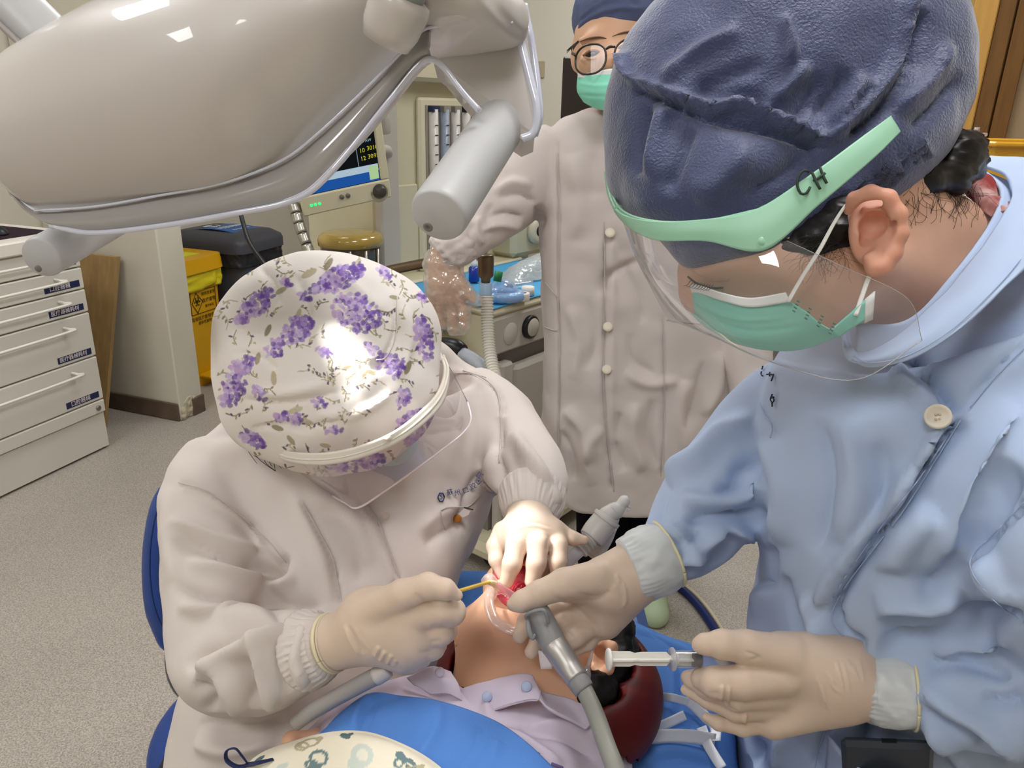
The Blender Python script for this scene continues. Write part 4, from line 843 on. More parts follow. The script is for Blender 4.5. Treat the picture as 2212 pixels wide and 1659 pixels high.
# printed hydrangeas, leaves and sprigs, drawn in the cloth's own colour (dense vertex colour)
def subdiv(V, Fs, n=1):
    for _ in range(n):
        Fs = np.asarray(Fs); E = np.sort(np.concatenate([Fs[:, [0, 1]], Fs[:, [1, 2]], Fs[:, [2, 3]], Fs[:, [3, 0]]]), 1); U, inv = np.unique(E, axis=0, return_inverse=True); inv = inv.ravel()
        k = len(V); nf = len(Fs); em = k+inv.reshape(4, nf).T; fc = k+len(U)+np.arange(nf)
        V = np.concatenate([V, V[U].mean(1), V[Fs].mean(1)])
        Fs = np.concatenate([np.stack([Fs[:, i], em[:, i], fc, em[:, i-1]], 1) for i in range(4)])
    return V, Fs
cv_, cf_ = subdiv(cap[0], cap[1], 2); cv_ = lap(cv_, cf_, 2)
def paint_floral(V):
    Q = proj(V); N = len(V); C = np.tile(np.array(lin('EDE6DF')[:3]), (N, 1))
    far = Q[:, 2] > .99; q = Q[:, :2].copy(); q[far] = q[far][:, ::-1]+37      # the hidden back gets its own arrangement
    rg = np.random.default_rng(11); pal = [np.array(lin(c)[:3]) for c in ('6E4FA0', '8F70BE', 'B69CD4', 'D3C0E4', 'C9A9D6')]
    def disc(x, y, rx, ry, rot, col, a=1):
        m = (np.abs(q[:, 0]-x) < rx+ry) & (np.abs(q[:, 1]-y) < rx+ry); d = q[m]-np.array([x, y]); c, s = cos(rot), sin(rot)
        u, w = (d[:, 0]*c+d[:, 1]*s)/rx, (-d[:, 0]*s+d[:, 1]*c)/ry; r = u*u+w*w; al = np.clip((1-r)*4, 0, 1)*a; C[m] = C[m]*(1-al[:, None])+col*al[:, None]
    def leaf(x, y, L, w, rot, col): disc(x+L*.5*cos(rot), y+L*.5*sin(rot), L*.5, w, rot, col, .9)
    def stem(pts, col, w=1.6):
        p = cr(np.array(pts, float), 40)
        for k in range(len(p)-1): disc(p[k][0], p[k][1], 3.2, w, math.atan2(*(p[k+1]-p[k])[::-1]), col, .8)
    def head(x, y, rx, ry, rot, n=90, dark=.5):
        for _ in range(n):
            a = rg.uniform(0, 2*pi); r = math.sqrt(rg.uniform(0, 1)); u, w = rx*r*cos(a), ry*r*sin(a); px, py = x+u*cos(rot)-w*sin(rot), y+u*sin(rot)+w*cos(rot)
            sh = np.clip(.5-u/rx*.5+rg.normal(0, .2), 0, .999); col = pal[int(sh*5) % 5] if rg.uniform() > .12 else pal[0]; disc(px, py, rg.uniform(4, 8), rg.uniform(3, 6), rg.uniform(0, pi), col, .75)
    ol = [np.array(lin(c)[:3]) for c in ('A79C7C', '8E8468', 'BDB190', 'C9C0A6')]; dk = np.array(lin('5A4A6C')[:3])
    for _ in range(150):
        x, y, a = rg.uniform(470, 1000), rg.uniform(540, 1060), rg.uniform(0, 2*pi)
        stem([(x, y), (x+14*cos(a), y+14*sin(a)), (x+30*cos(a+.4), y+30*sin(a+.4))], ol[rg.integers(4)], 1.2)
        for k in range(rg.integers(2, 5)): leaf(x+8*k*cos(a), y+8*k*sin(a), rg.uniform(6, 12), 2.4, a+rg.choice([-1, 1])*rg.uniform(.6, 1.2), ol[rg.integers(4)] if rg.uniform() > .25 else dk)
    for x, y, L, r in ((700, 585, 34, -1.0), (650, 600, 40, -.5), (620, 620, 30, 2.6), (760, 575, 26, -.6), (585, 700, 30, 2.0), (640, 690, 26, -1.2), (560, 760, 30, 1.8), (590, 800, 34, 1.5), (655, 880, 36, 2.8), (650, 905, 30, .4), (875, 810, 34, -1.2), (905, 720, 26, 1.2), (930, 960, 40, -1.2), (905, 985, 30, 2.4), (850, 1010, 28, .6), (585, 920, 30, .3), (620, 940, 28, .9), (690, 960, 26, .2), (790, 800, 24, .4), (760, 790, 22, 2.8), (840, 640, 24, .2), (560, 655, 26, 2.2)): leaf(x, y, L, L*.2, r, ol[(x+y) % 4])
    for a in (((735, 600), 55, 24, -.45, 170), ((552, 660), 48, 22, -.75, 130), ((770, 675), 56, 40, .5, 190), ((640, 712), 42, 26, -.5, 110), ((505, 830), 26, 58, .3, 120), ((530, 790), 26, 14, -.8, 40), ((915, 730), 18, 50, -.2, 90), ((900, 925), 46, 40, -.4, 170), ((845, 790), 30, 26, .2, 70), ((805, 995), 30, 20, .1, 60), ((610, 900), 16, 10, 0, 25), ((640, 905), 14, 12, 0, 24), ((545, 950), 30, 14, .6, 50), ((740, 1000), 50, 22, .2, 80), ((590, 760), 20, 14, .3, 26), ((600, 740), 14, 10, .3, 20), ((690, 620), 26, 10, -.4, 30), ((810, 760), 30, 10, .8, 24), ((660, 640), 16, 8, .3, 14), ((700, 760), 20, 10, .4, 16), ((560, 850), 20, 9, .9, 16), ((870, 860), 14, 26, .3, 26), ((690, 870), 16, 10, .2, 16), ((720, 930), 20, 8, .1, 18), ((830, 590), 18, 10, .8, 18), ((620, 610), 14, 9, .2, 14), ((920, 640), 16, 12, 0, 30), ((520, 690), 14, 10, 0, 20)): head(*a[0], *a[1:])
    return C
mCap = M('floral_cotton', 'EDE6DF', .8, .15, attr='Col', bump=.12, bscale=700, bdist=.0006)
cp = mk('surgical_cap', (cv_, cf_, paint_floral(cv_)), mCap, de); tag(cp, 'cream cotton cap printed with purple hydrangeas')
mk('cap_seam', strokes3d(cap, [[(858, 640), (856, 720), (835, 770), (812, 778)]], 1.2, .001), M('seam_cream', 'E2DAD0', .8), cp)
# hair at the nape, mask and face shield
hs_ = []
for k in range(16):
    x0, y0 = 545+random.uniform(-8, 40), 925+random.uniform(-5, 30); hs_.append(ptube([(x0, y0, .96, .7), (x0+random.uniform(-14, 4), y0+22, .955, .7), (x0+random.uniform(0, 20), y0+45, .95, .7), (x0+random.uniform(15, 50), y0+random.uniform(50, 70), .95, .5)], na=5, nl=14))
tag(mk('hair', join(*hs_), mHair, de), kind='stuff')
mk('hair_back', sdf_mesh([pell(620, 930, .985, 80, 45, 60, .5)], .004, .02), mHair, de)
mk('face_mask', sdf_mesh([pell(850, 960, .945, 55, 45, 60, .4)], .004, .02), M('mask_pale', 'D5E4DE', .7), de)
fs = mk('face_shield', ptube([(958, 768, .97, 3), (968, 800, .93, 3), (955, 850, .865, 3), (915, 900, .82, 3), (850, 948, .795, 3), (770, 980, .785, 3), (690, 993, .79, 3), (620, 987, .825, 3), (585, 970, .87, 3)], na=8, nl=50), M('band_white', 'E6DFD2', .35, .5), de)
top = [(952, 760, .97), (962, 795, .93), (950, 842, .865), (908, 888, .82), (846, 935, .793), (768, 966, .783), (690, 979, .788), (620, 975, .823), (582, 960, .87)]
bot = [(962, 778, .972), (972, 812, .932), (960, 866, .866), (920, 912, .82), (854, 960, .795), (772, 992, .785), (692, 1005, .79), (620, 997, .826), (588, 978, .873)]
mk('headband', patch(pgrid([bot, top]), 6, 90, .0035, True), M('band_white', 'E6DFD2', .35, .5), fs)
for x, y, d in ((838, 946, .790), (955, 778, .955)): mk('rivet', lathe(P(x, y, d), -CF+.3*CU, [(-.003, .0035), (.0015, .0035), (.003, .002)], 14), M('band_white', 'E6DFD2', .35, .5), fs)
vb = [(1010, 868, 1.02), (1017, 905, .985), (1000, 935, .945), (950, 975, .905), (900, 1012, .885), (838, 1056, .875), (775, 1096, .88), (745, 1086, .92), (700, 1060, .97)]
vm = [(985, 820, .995), (998, 852, .955), (982, 895, .90), (932, 935, .86), (876, 975, .838), (806, 1020, .83), (732, 1048, .838), (682, 1036, .875), (640, 1015, .925)]
mClear = clear_mat('visor_clear', (.95, .945, .96), .07, .03, .09, (.95, .88, .92), .55)
mk('visor', patch(pgrid([top, vm, vb]), 40, 90, .0), mClear, fs)
mk('visor_edge', ptube([(a, b, d, 2.6) for a, b, d in vb], na=8, nl=80), M('visor_edge', 'F4E6E8', .08, .7, coat=1), fs)  # bright highlight along the bottom edge, put into the colour as pinkish white
mk('visor_edge', ptube([(962, 778, .972, 1.0), (985, 820, .995, 1.0), (1010, 868, 1.02, 1.0)], na=6, nl=20), M('visor_edge_grey', 'A9A4A2', .1, .6, coat=1), fs)
# embroidery, pocket and pin badge
mEm = M('embroidery_navy', '33427A', .7)
em = P(950, 1073, surf_pt(coat, 950, 1073)-.004)
def ring_on(vf, x, y, rx, ry, n=20): return [(x+rx*cos(a), y+ry*sin(a)) for a in np.linspace(0, 2*pi, n)]
e1 = mk('embroidery', strokes3d(coat, [ring_on(coat, 953, 1074, 7, 10)], 1.6, .0015), mEm, de)
for s, x, y, an in (('蘇', 972, 1064, .25), ('州', 988, 1065, .25), ('口', 1006, 1060, .4), ('腔', 1022, 1051, .5), ('医', 1034, 1040, .8), ('院', 1037, 1027, 1.0)):
    c = P(x, y, surf_pt(coat, x, y)-.004); r = CR*cos(an)+CU*sin(an); u = -CR*sin(an)+CU*cos(an); mk('embroidered_letter', text_mesh(s, .0088, c-u*0, r*.8, u, depth=.0004, align='CENTER'), mEm, e1, False)
mk('embroidered_letter', text_mesh('S', .009, P(953, 1074, surf_pt(coat, 953, 1074)-.003), CR, CU, depth=.0004, align='CENTER'), mEm, e1, False)
pk = mk('pocket', strokes3d(coat, [[(952, 1103), (965, 1096), (985, 1095), (1005, 1096), (1020, 1088), (1038, 1068)]], 1.5, .002), M('pocket_edge', 'D8CCC8', .8), de)
mk('pocket_side', strokes3d(coat, [[(952, 1103), (957, 1130), (962, 1145)]], 1.0, .001), mThread, pk)
pd = surf_pt(coat, 1003, 1108)-.012
pb = mk('pin_badge', lathe(P(988, 1120, pd), -CF, [(0, .0055), (.002, .0055), (.0025, .004)], 24), M('pin_orange', 'B9741E', .3), de)
mk('pin_card', prism([P(988, 1110, pd-.001), P(1003, 1099, pd-.001), (P(1016, 1104, pd-.001)), P(1012, 1112, pd-.001), P(1000, 1118, pd-.001)], -CF, .002), M('pin_white', 'E8DCD8', .4), pb, False)
mk('pin_bar', tube([P(1002, 1096, pd), P(1022, 1101, pd)], .0009, na=6), mBlk, pb)
bt_ = P(833, 1112, surf_pt(coat, 833, 1112)-.001); mk('button', lathe(bt_, -CF, [(0, .0055), (.0015, .0055), (.002, .0042), (.0012, .003)], 24), M('button_pearl', 'E2D2CC', .3), de)
# ---------------- stool
mStool = M('stool_blue', '123C86', .38, .5, bump=.08, bscale=500)
st = thing('operator_stool', 'blue upholstered stool with curved backrest behind the seated dentist', 'stool', np.array([P(520, 1500, 1.08)[0], P(520, 1500, 1.08)[1], 0]))
bkr = sil([(352, 1062, 382, 1062, 1.10, 1.12, .02), (326, 1100, 420, 1095, 1.10, 1.14, .03), (312, 1180, 450, 1170, 1.09, 1.15, .036), (312, 1260, 460, 1255, 1.08, 1.15, .036), (325, 1330, 450, 1325, 1.07, 1.14, .034), (350, 1375, 420, 1370, 1.07, 1.12, .026), (368, 1385, 395, 1385, 1.07, 1.09, .012)], na=40, nl=40, e=2.6)
mk('backrest', bkr, mStool, st)
mk('backrest_piping', ptube([(366, 1066, 1.075, 2), (340, 1100, 1.062, 2), (325, 1180, 1.052, 2), (325, 1260, 1.045, 2), (338, 1325, 1.04, 2), (362, 1372, 1.04, 2)], na=6, nl=30), M('stool_piping', '0D2F6E', .4), st)
sc_ = onz(620, 1575, .385)
mk('seat', sdf_mesh([ell(sc_, np.eye(3), np.array([.22, .21, .05])), ell(sc_-EZ*.015, np.eye(3), np.array([.215, .205, .045]))], .006, .02), mStool, st)
mk('back_support', tube([P(385, 1330, 1.12), P(400, 1480, 1.15), sc_+np.array([-.12, .1, -.04])], .018, na=12), M('steel_dark', '55575C', .35, metal=.7), st)
mk('gas_post', tube([sc_-EZ*.04, sc_*np.array([1, 1, 0])+EZ*.1], .025, na=16), mSil, st)
for k in range(5):
    a = 2*pi*k/5+.95; e_ = sc_*np.array([1, 1, 0])+np.array([cos(a)*.26, sin(a)*.26, .075]); mk('leg', tube([sc_*np.array([1, 1, 0])+EZ*.11, e_], [.025, .015], na=10), mSil, st); mk('caster', lathe(e_-EZ*.045-np.array([0, .01, 0]), [0, 1, 0], [(0, .026), (.004, .03), (.018, .03), (.022, .026)], 18), mBlk, st)
# ================================================================ standing assistant in blue
mBlue = M('coat_blue', 'B3C4E0', .8, .15, bump=.12, bscale=1000, bdist=.0007, sheen=.08)
mNavyCap = M('cap_nonwoven', '3C4770', .46, .6, sheen=.55, bump=.9, bscale=520, bdist=.0012, var=.05, vscale=7, bump2=.25, b2scale=30)
mSkinD = M('skin_warm', 'DBAD92', .48, .35, sub=.2, subr=(.012, .005, .003), var=.08, vscale=25, bump=.06, bscale=300, bdist=.0006)
dc = thing('person', 'woman in blue coat and navy bouffant cap holding the suction handle and a syringe', 'person', np.array([P(2000, 1400, .68)[0], P(2000, 1400, .68)[1], 0]))
neck0, neck1 = P(1870, 580, .62), P(2090, 690, .69)
db = [pell(1735, 330, .63, 260, 230, 190), pell(1690, 560, .615, 185, 105, 130, -.25), pell(1560, 590, .615, 95, 58, 95, -.2), pell(1600, 665, .61, 85, 50, 80, -.3), pell(1500, 640, .62, 24, 26, 26), pell(1705, 672, .60, 78, 42, 80, -.35), cone(P(1860, 575, .577), P(1735, 668, .587), .027, .024), pell(1770, 600, .575, 90, 85, 60)]
db += [cone(neck0, neck1, .046, .044), cone(P(1900, 450, .62), P(2080, 565, .68), .040, .045)]
db += [cone(P(2120, 830, .74), P(2080, 1250, .80), .08, .085), cone(P(2080, 1250, .80), P(2000, 1700, .94), .085, .09), cone(P(1850, 900, .78), P(2330, 880, .68), .045, .045)]
hp_ = P(1980, 1750, .98)
for sx, sy in ((-.02, .06), (.06, -.06)):
    b0 = np.array([hp_[0]+sx, hp_[1]+sy, .70]); db += [cone(b0, np.array([b0[0], b0[1], .42]), .08, .06), cone(np.array([b0[0], b0[1], .42]), np.array([b0[0]+.02, b0[1], .09]), .055, .04), cone(np.array([b0[0]+.02, b0[1], .05]), np.array([b0[0]-.12, b0[1], .045]), .042, .038)]
db += pchain([(1800, 880, .78, 60), (1600, 1000, .81, 50), (1520, 1110, .79, 46), (1430, 1205, .765, 44), (1390, 1235, .76, 44), (1330, 1262, .755, 44)])
db += pchain([(2380, 850, .58, 70), (2370, 1200, .56, 80), (2400, 1480, .58, 80), (2100, 1500, .63, 66), (1960, 1480, .65, 56), (1820, 1468, .664, 56)])
head_mesh = sdf_mesh(db, .005, .022)
bo_ = mk('body', head_mesh, mSkinD, dc)
# trousers and shoes
for k in range(2):
    q = db[13+3*k:16+3*k]; mk('trouser_leg', sdf_mesh([cone(c_[1], c_[2], c_[3]+.016, c_[4]+.02) for c_ in q[:2]], .008, .02), M('trousers_navy', '232B44', .8), dc)
    mk('shoe', sdf_mesh([cone(q[2][1]-EZ*.004, q[2][2]-EZ*.004, .048, .042)], .006, .02, [('e', np.array([q[2][1][0], q[2][1][1], -.5]), np.eye(3), np.array([1, 1, .502]))]), M('shoe_white', 'D8D8D6', .5), dc)
# ear
er = pchain([(1832, 455, .536, 10), (1846, 430, .528, 14), (1880, 417, .522, 16), (1918, 428, .52, 17), (1940, 462, .52, 17), (1944, 505, .522, 16), (1930, 548, .525, 16), (1908, 575, .528, 18), (1890, 578, .53, 17), (1876, 560, .533, 13)])
er += pchain([(1868, 452, .534, 8), (1900, 458, .53, 10), (1918, 490, .529, 11), (1910, 530, .531, 11), (1890, 550, .533, 9)]) + [pell(1888, 500, .542, 54, 78, 20, -.12), pell(1858, 512, .540, 12, 22, 14), pell(1900, 575, .534, 24, 20, 10), cone(P(1850, 480, .56), P(1895, 500, .545), .016, .018)]
ear = sdf_mesh(er, .0011, .0045, [pell(1886, 486, .532, 27, 30, 34, -.3), pell(1874, 515, .533, 13, 18, 30), pell(1886, 440, .524, 30, 7, 20, .1), pell(1930, 480, .522, 5, 34, 14, -.1)]); ear = (lap(ear[0], ear[1], 3), ear[1])
mk('ear', ear, M('skin_ear', 'E0A68E', .45, .35, sub=.3, subr=(.014, .005, .003)), dc)
# eye: closed lid line, lashes and brow
mk('eyelash', strokes3d(head_mesh, [[(1486, 598), (1505, 612), (1535, 622), (1562, 622)]], 2.2, .0012, 6), mHair, bo_)
mk('eyelid_crease', strokes3d(head_mesh, [[(1492, 584), (1515, 598), (1545, 606), (1575, 604)]], 1.4, .0004, 6), mSkinD, bo_)
mk('lash_hairs', join(*[ptube([(1492+6*k, 606+2.2*k-.12*k*k, .575-.002*k, .9), (1484+6*k, 616+2*k-.1*k*k, .570-.002*k, .7), (1477+6*k, 618+2*k-.1*k*k, .566-.002*k, .4)], na=5, nl=8) for k in range(9)]), mHair, bo_)['kind'] = 'stuff'
# coat
tor = sil([(1830, 750, 2330, 430, .665, .655, .07), (1712, 778, 2420, 520, .695, .65, .108), (1668, 850, 2470, 720, .705, .665, .125), (1655, 960, 2480, 880, .71, .675, .14), (1652, 1120, 2480, 1080, .735, .70, .145), (1648, 1250, 2460, 1280, .77, .74, .145), (1625, 1400, 2430, 1480, .84, .80, .14), (1595, 1600, 2400, 1700, .92, .88, .14), (1580, 1850, 2380, 1950, .99, .95, .145), (1575, 2100, 2370, 2200, 1.08, 1.04, .145)], na=90, nl=110, e=2.5)
sl1 = ptube([(1760, 840, .78, 100), (1680, 900, .80, 105), (1610, 985, .81, 110), (1555, 1060, .80, 112), (1500, 1135, .785, 100), (1455, 1185, .77, 76), (1432, 1203, .765, 64)], na=48, nl=70)
sl2 = ptube([(2380, 760, .60, 150), (2380, 950, .575, 200), (2350, 1180, .555, 240), (2390, 1380, .565, 200), (2330, 1470, .585, 150), (2200, 1500, .61, 132), (2080, 1500, .63, 112), (1995, 1488, .645, 88), (1965, 1482, .65, 78)], na=56, nl=90)
bc = vox([tor, sl1, sl2], .0048, 6)
BF = [(12, 26, [(1670, 940), (1700, 1050), (1690, 1180)]), (-9, 24, [(1760, 900), (1790, 1050), (1770, 1200)]), (9, 26, [(1830, 900), (1850, 1040), (1820, 1180)]), (-8, 26, [(1900, 950), (1910, 1080), (1870, 1200)]), (7, 24, [(1960, 1000), (1930, 1120), (1890, 1240)]),
      # front edge of the wrap: overlap step from button down to hip
      (-16, 13, [(2075, 905), (2020, 990), (1950, 1100), (1880, 1190), (1830, 1260), (1800, 1310), (1795, 1340)], .03), (10, 13, [(2050, 895), (1990, 990), (1915, 1100), (1850, 1180), (1800, 1250), (1775, 1300)], .03), (-14, 16, [(1795, 1330), (1815, 1370), (1850, 1395), (1862, 1405)], .05), (10, 14, [(1770, 1330), (1795, 1380), (1840, 1410)]),
      (-6, 7, [(2212, 740), (2150, 800), (2090, 870), (2060, 910)], .03), (-14, 20, [(1960, 760), (1990, 800), (2030, 850), (2060, 890)], .05), (9, 18, [(1930, 790), (1980, 840), (2030, 890)]),
      (16, 40, [(2212, 880), (2130, 1000), (2080, 1100), (2000, 1250)]), (-16, 34, [(2190, 1000), (2130, 1110), (2080, 1200)]), (12, 34, [(2010, 1090), (1960, 1160), (1930, 1240)]), (-14, 30, [(2060, 1170), (2040, 1240), (1990, 1290)]), (-20, 26, [(1900, 1340), (2000, 1350), (2100, 1335), (2212, 1300)]), (14, 30, [(1880, 1300), (1980, 1310), (2080, 1290)]), (-18, 30, [(1900, 1390), (2000, 1400), (2120, 1370)]),
      (-7, 9, [(2212, 1085), (2150, 1150), (2095, 1215)], .05), (-7, 9, [(2095, 1215), (2140, 1290), (2212, 1340)], .05), (10, 20, [(2120, 1200), (2160, 1280), (2212, 1310)]),
      # far sleeve
      (14, 20, [(1640, 900), (1560, 940), (1500, 1000), (1440, 1030)]), (-14, 18, [(1650, 980), (1600, 1010), (1590, 1050), (1540, 1060)]), (12, 18, [(1655, 1040), (1600, 1075), (1530, 1090), (1470, 1075)]), (-15, 18, [(1655, 1120), (1590, 1110), (1530, 1110), (1480, 1130)]), (12, 16, [(1640, 1160), (1580, 1150), (1540, 1160), (1490, 1200)]), (-12, 14, [(1560, 1140), (1580, 1170), (1560, 1210), (1500, 1225)]), (9, 12, [(1440, 1130), (1480, 1170), (1500, 1220)]), (-8, 9, [(1450, 1180), (1490, 1165), (1520, 1150)]), (8, 10, [(1460, 1215), (1510, 1205), (1550, 1215)]), (-8, 9, [(1465, 1232), (1520, 1225), (1570, 1200)]), (-7, 12, [(1450, 1040), (1430, 1080), (1420, 1130)]),
      # near forearm
      (-13, 14, [(1985, 1520), (2040, 1560), (2100, 1600), (2160, 1659)]), (11, 16, [(1990, 1490), (2060, 1530), (2130, 1570), (2212, 1640)]), (-11, 14, [(1990, 1450), (2060, 1430), (2130, 1440), (2180, 1470)]), (12, 18, [(2010, 1420), (2090, 1395), (2180, 1400)]), (-12, 18, [(2212, 1500), (2160, 1520), (2120, 1500)]), (10, 14, [(2000, 1560), (2050, 1610), (2090, 1659)]),
      # lower skirt
      (-14, 16, [(1890, 1560), (1870, 1600), (1850, 1659)], .1), (-8, 7, [(1790, 1560), (1770, 1610), (1760, 1659)], .1), (9, 14, [(1690, 1590), (1680, 1659)]), (-9, 12, [(1640, 1600), (1630, 1659)]), (10, 16, [(1650, 1260), (1640, 1330), (1650, 1400)]), (-10, 14, [(1690, 1240), (1700, 1320), (1740, 1390)]), (8, 12, [(1740, 1280), (1760, 1340), (1790, 1400)]),
      (-12, 12, [(1660, 1180), (1660, 1230), (1650, 1270)], .1)]
bc = folds(bc, [(f_[0]*1.35,)+f_[1:] for f_ in BF]); bc = rumple(bc, .0025, 20, 14); mk('coat', bc, mBlue, dc)
mBSeam = M('seam_blue', 'A6B8D6', .8); mNavyS = mBSeam
sl_ = []
for ln in ([(2052, 935), (1985, 1035), (1910, 1130), (1840, 1225), (1795, 1300)], [(2212, 752), (2150, 815), (2095, 880)]): mk('stitching', strokes3d(bc, [ln], 1.1, .0006), mBSeam, dc)
mk('placket_edge', strokes3d(bc, [[(2075, 908), (2020, 995), (1950, 1105), (1880, 1195), (1830, 1262), (1802, 1312), (1798, 1342), (1820, 1372), (1855, 1398)]], 1.3, .0022), mBSeam, dc)
mk('pocket_seam', strokes3d(bc, [[(1790, 1560), (1772, 1610), (1760, 1659)]], 1.2, .0005), mNavyS, dc)
mk('shoulder_seam', strokes3d(bc, [[(2212, 1085), (2150, 1150), (2095, 1215), (2140, 1290), (2212, 1345)]], 1.2, .0005), mBSeam, dc)
# collar
up = [(1830, 690, .585), (1850, 760, .575), (1925, 735, .56), (2010, 660, .555), (2090, 575, .565), (2150, 490, .59), (2185, 420, .625), (2170, 375, .67), (2120, 355, .71)]
md = [(1826, 730, .565), (1848, 775, .555), (1935, 755, .54), (2030, 690, .533), (2120, 600, .54), (2190, 510, .565), (2235, 430, .61), (2200, 355, .68), (2130, 340, .725)]
lo_ = [(1830, 768, .565), (1875, 792, .553), (1960, 778, .535), (2060, 722, .525), (2160, 630, .528), (2250, 540, .55), (2300, 460, .60), (2240, 350, .69), (2140, 335, .735)]
col_ = patch(pgrid([up, md, lo_]), 24, 110, .003, True); col_ = rumple(col_, .0012, 30, 3); mk('collar', col_, mBlue, dc)
mk('collar_stitching', strokes3d(col_, [[(1835, 762), (1878, 783), (1960, 768), (2058, 710), (2155, 618), (2205, 560)]], 1.1, .0016), mBSeam, dc)
stand = [[(1850, 700, .60), (1960, 690, .575), (2060, 590, .57), (2140, 480, .60), (2165, 410, .64), (2130, 370, .70)], [(1850, 780, .60), (1990, 760, .57), (2110, 650, .565), (2190, 540, .59), (2220, 450, .64), (2180, 390, .71)]]
mk('collar_stand', patch(pgrid(stand), 10, 60, .003, True), mBlue, dc)
# inner shirt seen in the collar
mk('inner_shirt', rumple(patch(pgrid([[(2085, 400, .66), (2120, 380, .67), (2165, 410, .66)], [(2110, 440, .64), (2140, 430, .635), (2180, 440, .63)], [(2140, 470, .62), (2165, 455, .61), (2185, 450, .605)]]), 24, 24, .003, True), .004, 60, 6), M('inner_print', 'C9A8A0', .8, col2='8C2A2A', vscale=40), dc)
# big button and pocket with embroidery
bd = surf_pt(bc, 2026, 900); bn = nrm(CC-P(2026, 900, bd)+.1*CU)
bu = mk('button', lathe(P(2026, 900, bd-.004), bn, [(-.003, .0085), (0, .0094), (.0022, .0092), (.003, .0078), (.0018, .0066), (.0014, .001)], 40), M('button_ivory', 'E2D8C6', .25, .5), dc)
for dx_, dy_ in ((-4, -5), (4, -5), (-4, 5), (4, 5)): mk('button_hole', lathe(P(2026+dx_, 900+dy_, bd-.0062), bn, [(-.0005, .0011), (.0005, .0009)], 10), M('button_thread', 'CFC3AE', .7), bu)
pkd = [(1612, 832), (1608, 858), (1630, 885), (1652, 900), (1668, 918)]
pk2 = mk('chest_pocket', strokes3d(bc, [[(1642, 870), (1650, 895), (1662, 910), (1668, 925), (1664, 945)]], 1.6, .002), mBSeam, dc)
for nm_, ls in (('embroidered_letter', [[(1648, 790), (1646, 797)], [(1645, 802), (1644, 808), (1647, 812)]]), ('embroidered_letter', [[(1656, 809), (1663, 808), (1670, 810)], [(1663, 804), (1662, 812)], [(1671, 808), (1668, 818), (1666, 823)]]), ('embroidered_letter', [[(1668, 852), (1664, 862), (1667, 869)], [(1669, 856), (1672, 865), (1667, 872)], [(1666, 860), (1672, 858)], [(1668, 870), (1668, 878)]])):
    mk(nm_, strokes3d(bc, ls, 1.6, .002), M('embroidery_black', '1E2238', .7), pk2)
# glove cuffs (pulled over the sleeves) and gloves
mCuff = M('glove_cuff', 'D5D9DA', .35, .4, sub=.3, subr=(.02, .02, .02)); 
def gcuff(spec, ax_end, amp=.03, nf=26, seed=1):
    v, f = ptube(spec, na=140, nl=28); R = v[:28*140].reshape(28, 140, 3).copy(); c = R.mean(1, keepdims=True); th = np.arange(140)/140*2*pi; tt = np.linspace(0, 1, 28)
    w = np.clip(1-tt*1.6, .12, 1)*.022; R = c+(R-c)*(1+w[:, None]*np.sin(nf*th+2.5*np.sin(2*th+seed)+3*np.sin(5*th))[None, :]+.018*np.sin(4*th+5*tt[:, None]+seed)+.01*np.sin(9*th-9*tt[:, None]))[:, :, None]
    return rumple(rings_mesh(R), .0012, 90, seed)
mk('glove_cuff', gcuff([(1358, 1232, .758, 70), (1385, 1222, .76, 76), (1415, 1208, .762, 76), (1440, 1196, .765, 72)], 0), mCuff, dc)
ringtube(P(1441, 1196, .765), P(1441, 1196, .765)-P(1400, 1215, .761), .034, .0016, parent=dc)
mk('glove_cuff', gcuff([(1862, 1472, .662, 78), (1885, 1474, .66, 84), (1925, 1478, .655, 88), (1968, 1482, .65, 88)], 0, .03, 30, 2), mCuff, dc)
ringtube(P(1969, 1482, .65), P(1969, 1482, .65)-P(1925, 1478, .655), .0352, .0013, parent=dc)
gA = KB([cone(P(1375, 1232, .76), P(1320, 1262, .757), .029, .030), pell(1290, 1295, .768, 74, 58, 36, .5), cone(P(1370, 1245, .76), P(1305, 1338, .772), .027, .020), pell(1258, 1260, .747, 70, 34, 34, .38)], .013)
gA += pchain([(1290, 1248, .742, 38), (1220, 1262, .733, 34), (1165, 1282, .727, 27), (1125, 1300, .724, 23), (1108, 1306, .724, 14)])
gA += pchain([(1262, 1312, .774, 27), (1200, 1318, .772, 23), (1138, 1342, .758, 20), (1123, 1374, .745, 16)]) + pchain([(1272, 1332, .768, 25), (1215, 1350, .758, 22), (1165, 1382, .746, 18), (1148, 1408, .738, 15)])
gA += pchain([(1282, 1350, .765, 23), (1243, 1376, .750, 21), (1198, 1408, .743, 17), (1180, 1430, .736, 13)]) + pchain([(1297, 1350, .775, 22), (1268, 1388, .765, 18), (1230, 1408, .758, 15)])
ga_ = sdf_mesh(gA, .0014, .0035); ga_ = folds(ga_, [(-1.6, 6, [(1245, 1282), (1290, 1290), (1330, 1272)]), (1.4, 4, [(1345, 1255), (1352, 1290), (1345, 1315)]), (1.4, 4, [(1330, 1240), (1340, 1260)]), (-2, 6, [(1190, 1288), (1240, 1310), (1275, 1345), (1290, 1370)]), (-1.5, 5, [(1220, 1292), (1270, 1300), (1310, 1290)]), (-1, 4, [(1205, 1335), (1235, 1342)]), (-1.2, 4, [(1215, 1362), (1240, 1350), (1262, 1345)]), (-1, 4, [(1235, 1392), (1255, 1378)]), (1, 5, [(1320, 1280), (1335, 1262)]), (-1, 4, [(1225, 1362), (1240, 1380)])])
mk('glove', ga_, mGloveP, dc)
